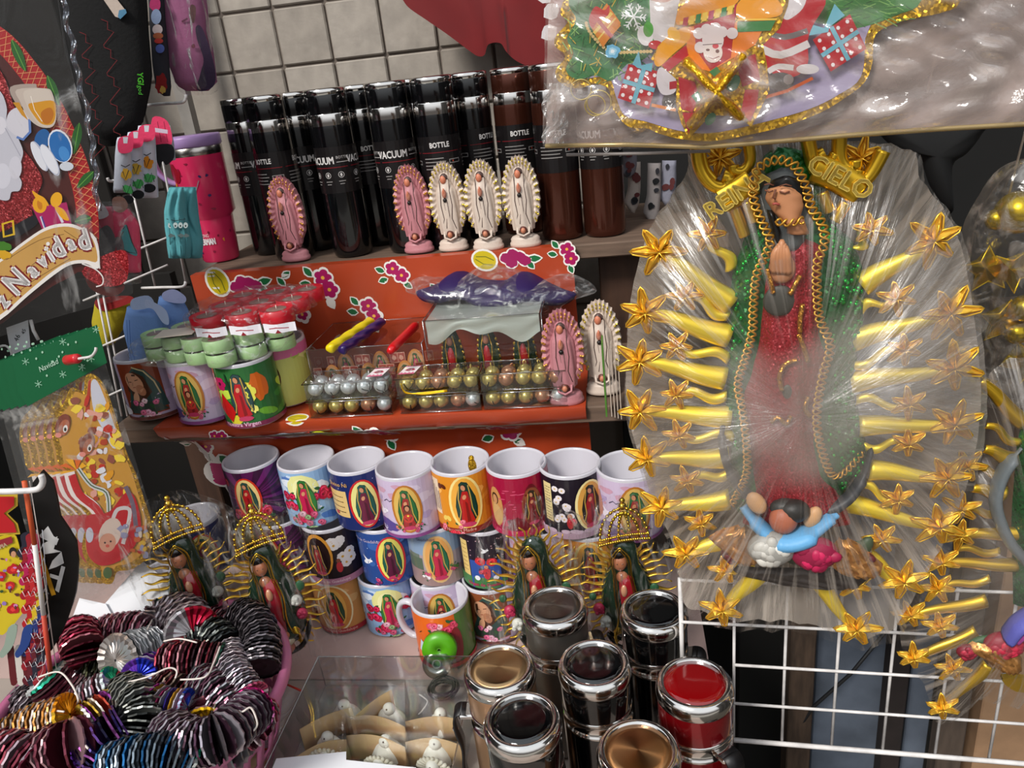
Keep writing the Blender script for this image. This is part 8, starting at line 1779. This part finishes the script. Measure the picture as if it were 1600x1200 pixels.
pp.smooth([(1056, 36), (1064, 10), (1100, -10), (1154, -20), (1152, 4), (1110, 24), (1070, 38)], '#e8941a'); pp.line([(1062, 36), (1110, 26), (1150, 8)], 4, '#f0c85a')
for i, c_ in enumerate(('#a81c3a', '#e8c04a', '#2f7a44', '#e8c04a', '#b03a5a', '#e8c04a', '#2f7a44', '#e8c04a', '#a81c3a')): x = 1066+i*10; pp.poly([(x, 42-i*2.6), (x+8, 40-i*2.6), (x+10, 26-i*2.6), (x+2, 28-i*2.6)], c_)
pp.smooth([(1150, 20), (1158, 0), (1200, -10), (1222, 10), (1214, 26), (1160, 30)], '#e8981c'); pp.poly([(1152, 34), (1212, 32), (1204, 48), (1152, 50)], '#3f8048'); pp.line([(1152, 31), (1214, 30)], 3, '#f0c048')
for q in ((1092, 52), (1104, 46), (1118, 44), (1128, 50), (1094, 74), (1144, 52)): pp.ell(*q, 9, 9, '#dccfcf')
pp.ell(1114, 62, 17, 20, '#dccfcf'); pp.ell(1114, 82, 15, 16, '#e0d4d0'); pp.ell(1106, 78, 3, 2, '#6a4a4a'); pp.ell(1121, 80, 3, 3, '#6a4a4a'); pp.ell(1118, 72, 5, 4, '#c84a54'); pp.line([(1104, 88), (1114, 92), (1124, 88)], 1.2, '#8a4a4a'); pp.line([(1098, 70), (1128, 68)], 1.2, '#7a6a6a')
pp.poly([(1108, 112), (1120, 104), (1126, 112), (1116, 120)], '#2f7a50'); pp.ell(1146, 130, 9, 14, '#2f7a50', rot=-.5); pp.poly([(1080, 150), (1090, 142), (1098, 152), (1088, 160)], '#2f7a50'); pp.ell(1110, 186, 7, 11, '#4a8a60', rot=-.6)
pp.on('figure_print', TB, m_printg, tb_, .0098)
for a, c in (((1068, 92), (1160, 186)), ((1076, 200), (1164, 82))):
    A_, B_ = TB.P(*a, .012), TB.P(*c, .012); b = MB(); b.tube([A_, A_.lerp(B_, .03), A_.lerp(B_, .97), B_], [.004, .0115, .0115, .004], 12, flat=.3, up=(0, 1, 0)); P_(b, 'glitter_bar', m_gold_edge, tb_)
m_thr = mat('gold_thread', '#c8b060', .4, metal=.5)
for x, y, r in ((908, 140, 16), (936, 160, 19), (930, 165, 16)):
    b = MB(); b.tube([TB.P(x+r*cos(2*pi*i/20), y+r*sin(2*pi*i/20), .004) for i in range(20)], .0005, 4, closed=True); P_(b, 'hanging_thread', m_thr, tb_)
# the bag itself
BO = [(848, -90), (860, 0), (862, 60), (858, 128), (850, 130), (849, 180), (852, 226), (900, 224), (980, 224), (1100, 228), (1200, 222), (1320, 212), (1460, 202), (1600, 194), (1760, 186), (1760, -90)]
def bagp(u, v):
    x = 850+910*u; yb = interp([(-226, 850)] , 0) if False else None
    top = -90; yl = [(852, 228), (900, 226), (980, 226), (1100, 230), (1200, 222), (1320, 212), (1460, 202), (1600, 194), (1760, 186)]
    yy_ = yl[-1][1]
    for a, c in zip(yl, yl[1:]):
        if x <= c[0]: yy_ = a[1]+(c[1]-a[1])*max(0, (x-a[0]))/(c[0]-a[0]); break
    x += (1-min(1, v*1.0))*8*(u < .02)
    q = TB.P(x, top+(yy_-top)*v, 0); ed = min(1, (1-v)*9)*min(1, u*30+.2)
    return Vector((q.x, -.004-.018*ed-.0035*ed*sin(u*55+7*sin(v*6))-.002*sin(v*40+u*30)*ed, q.z))
b = MB(); b.grid(bagp, 120, 50, flip=False)
m_tbag = film('sign_bag_big', .10, .62, 11, stretch=(.8, 1, 1.4), th=(.5, .74), white=.6, rough=.12, bump=.9, tint='#dccdc4', twist=3.5)
P_(b, 'bag_front', m_tbag, tb_)
b = MB(); b.grid(lambda u, v: (lambda q: (q[0], .006+.002*sin(u*40+v*9), q[2]))(bagp(u, v)), 60, 24); P_(b, 'bag_back', film('sign_bag_back', .42, .75, 9, stretch=(.8, 1, 1.4), th=(.4, .7), white=.85, rough=.2, bump=.8, tint='#cbb6ae', twist=3), tb_)
b = MB(); b.tube([TB.P(*q, .003) for q in ((852, 228), (980, 226), (1100, 230), (1200, 222), (1320, 212), (1460, 202), (1600, 194), (1760, 186))], .0016, 6); P_(b, 'bag_seam', mat('gold_seam', '#b8a070', .3, metal=.4), tb_)
b = MB(); b.grid(lambda u, v: TB.P(850+34*u+4*sin(v*12), 130+94*v, .012+.006*sin(u*9+v*14)+.004*sin(v*37+u*20)), 20, 40); P_(b, 'crinkled_corner', film('crinkle', .12, .85, 60, th=(.48, .6), white=.35, rough=.08, bump=1), tb_)
# a second flat bag behind, its lower edge showing
sb = thing('flat_clear_bag', 'second clear bag hanging just behind, its lower corner showing', 'bag', M=pm(TB)); b = MB(); b.grid(lambda u, v: (lambda q: (q.x, .014+.001*sin(u*30), q.z))(TB.P(885+280*u, 100+138*v-6*u, 0)), 30, 10); P_(b, 'clear_film', film('rear_bag', .22, .6, 20, th=(.52, .7), white=.55, tint='#8c7c78'), sb)
b = MB(); b.tube([TB.P(885, 242, -.014), TB.P(1000, 240, -.014), TB.P(1110, 236, -.014)], .0012, 5); P_(b, 'bag_seam', mat('grey_seam', '#8c8480', .4), sb)
# ================================================================ RAIL OVERHEAD WITH THE CORDS THE HANGING GOODS ARE TIED TO
RLZ = 2.30
for yy__, lab in ((.62, 'grey metal rail overhead carrying the bagged signs and reliefs'),):
    b = MB(); b.tube([(-1.74, yy__, RLZ), (1.54, yy__, RLZ)], .012, 10); tag(b.build('hanging_rail', mat('rail_metal', '#8a8884', .4, metal=.6)), lab, 'rail')
def cord(root, pl, px, py, off=.0):
    M = pm(pl); a = pl.P(px, py, off); top = M @ a; top = Vector((top.x, .62, RLZ)); e = M.inverted() @ top
    b = MB(); b.tube([a, e], .0011, 5); P_(b, 'hanging_cord', m_str, root)
cord(tb_, TB, 1000, -90); cord(tb_, TB, 1500, -90); cord(bb, B4, 1445, 160); cord(bv, BV, 1215, 226, -.005); cord(b2, B2, 1640, 565); cord(b3, B3, 1575, 310); cord(sg, SG, 40, -150, .01); cord(sb, TB, 1100, 104, -.014)
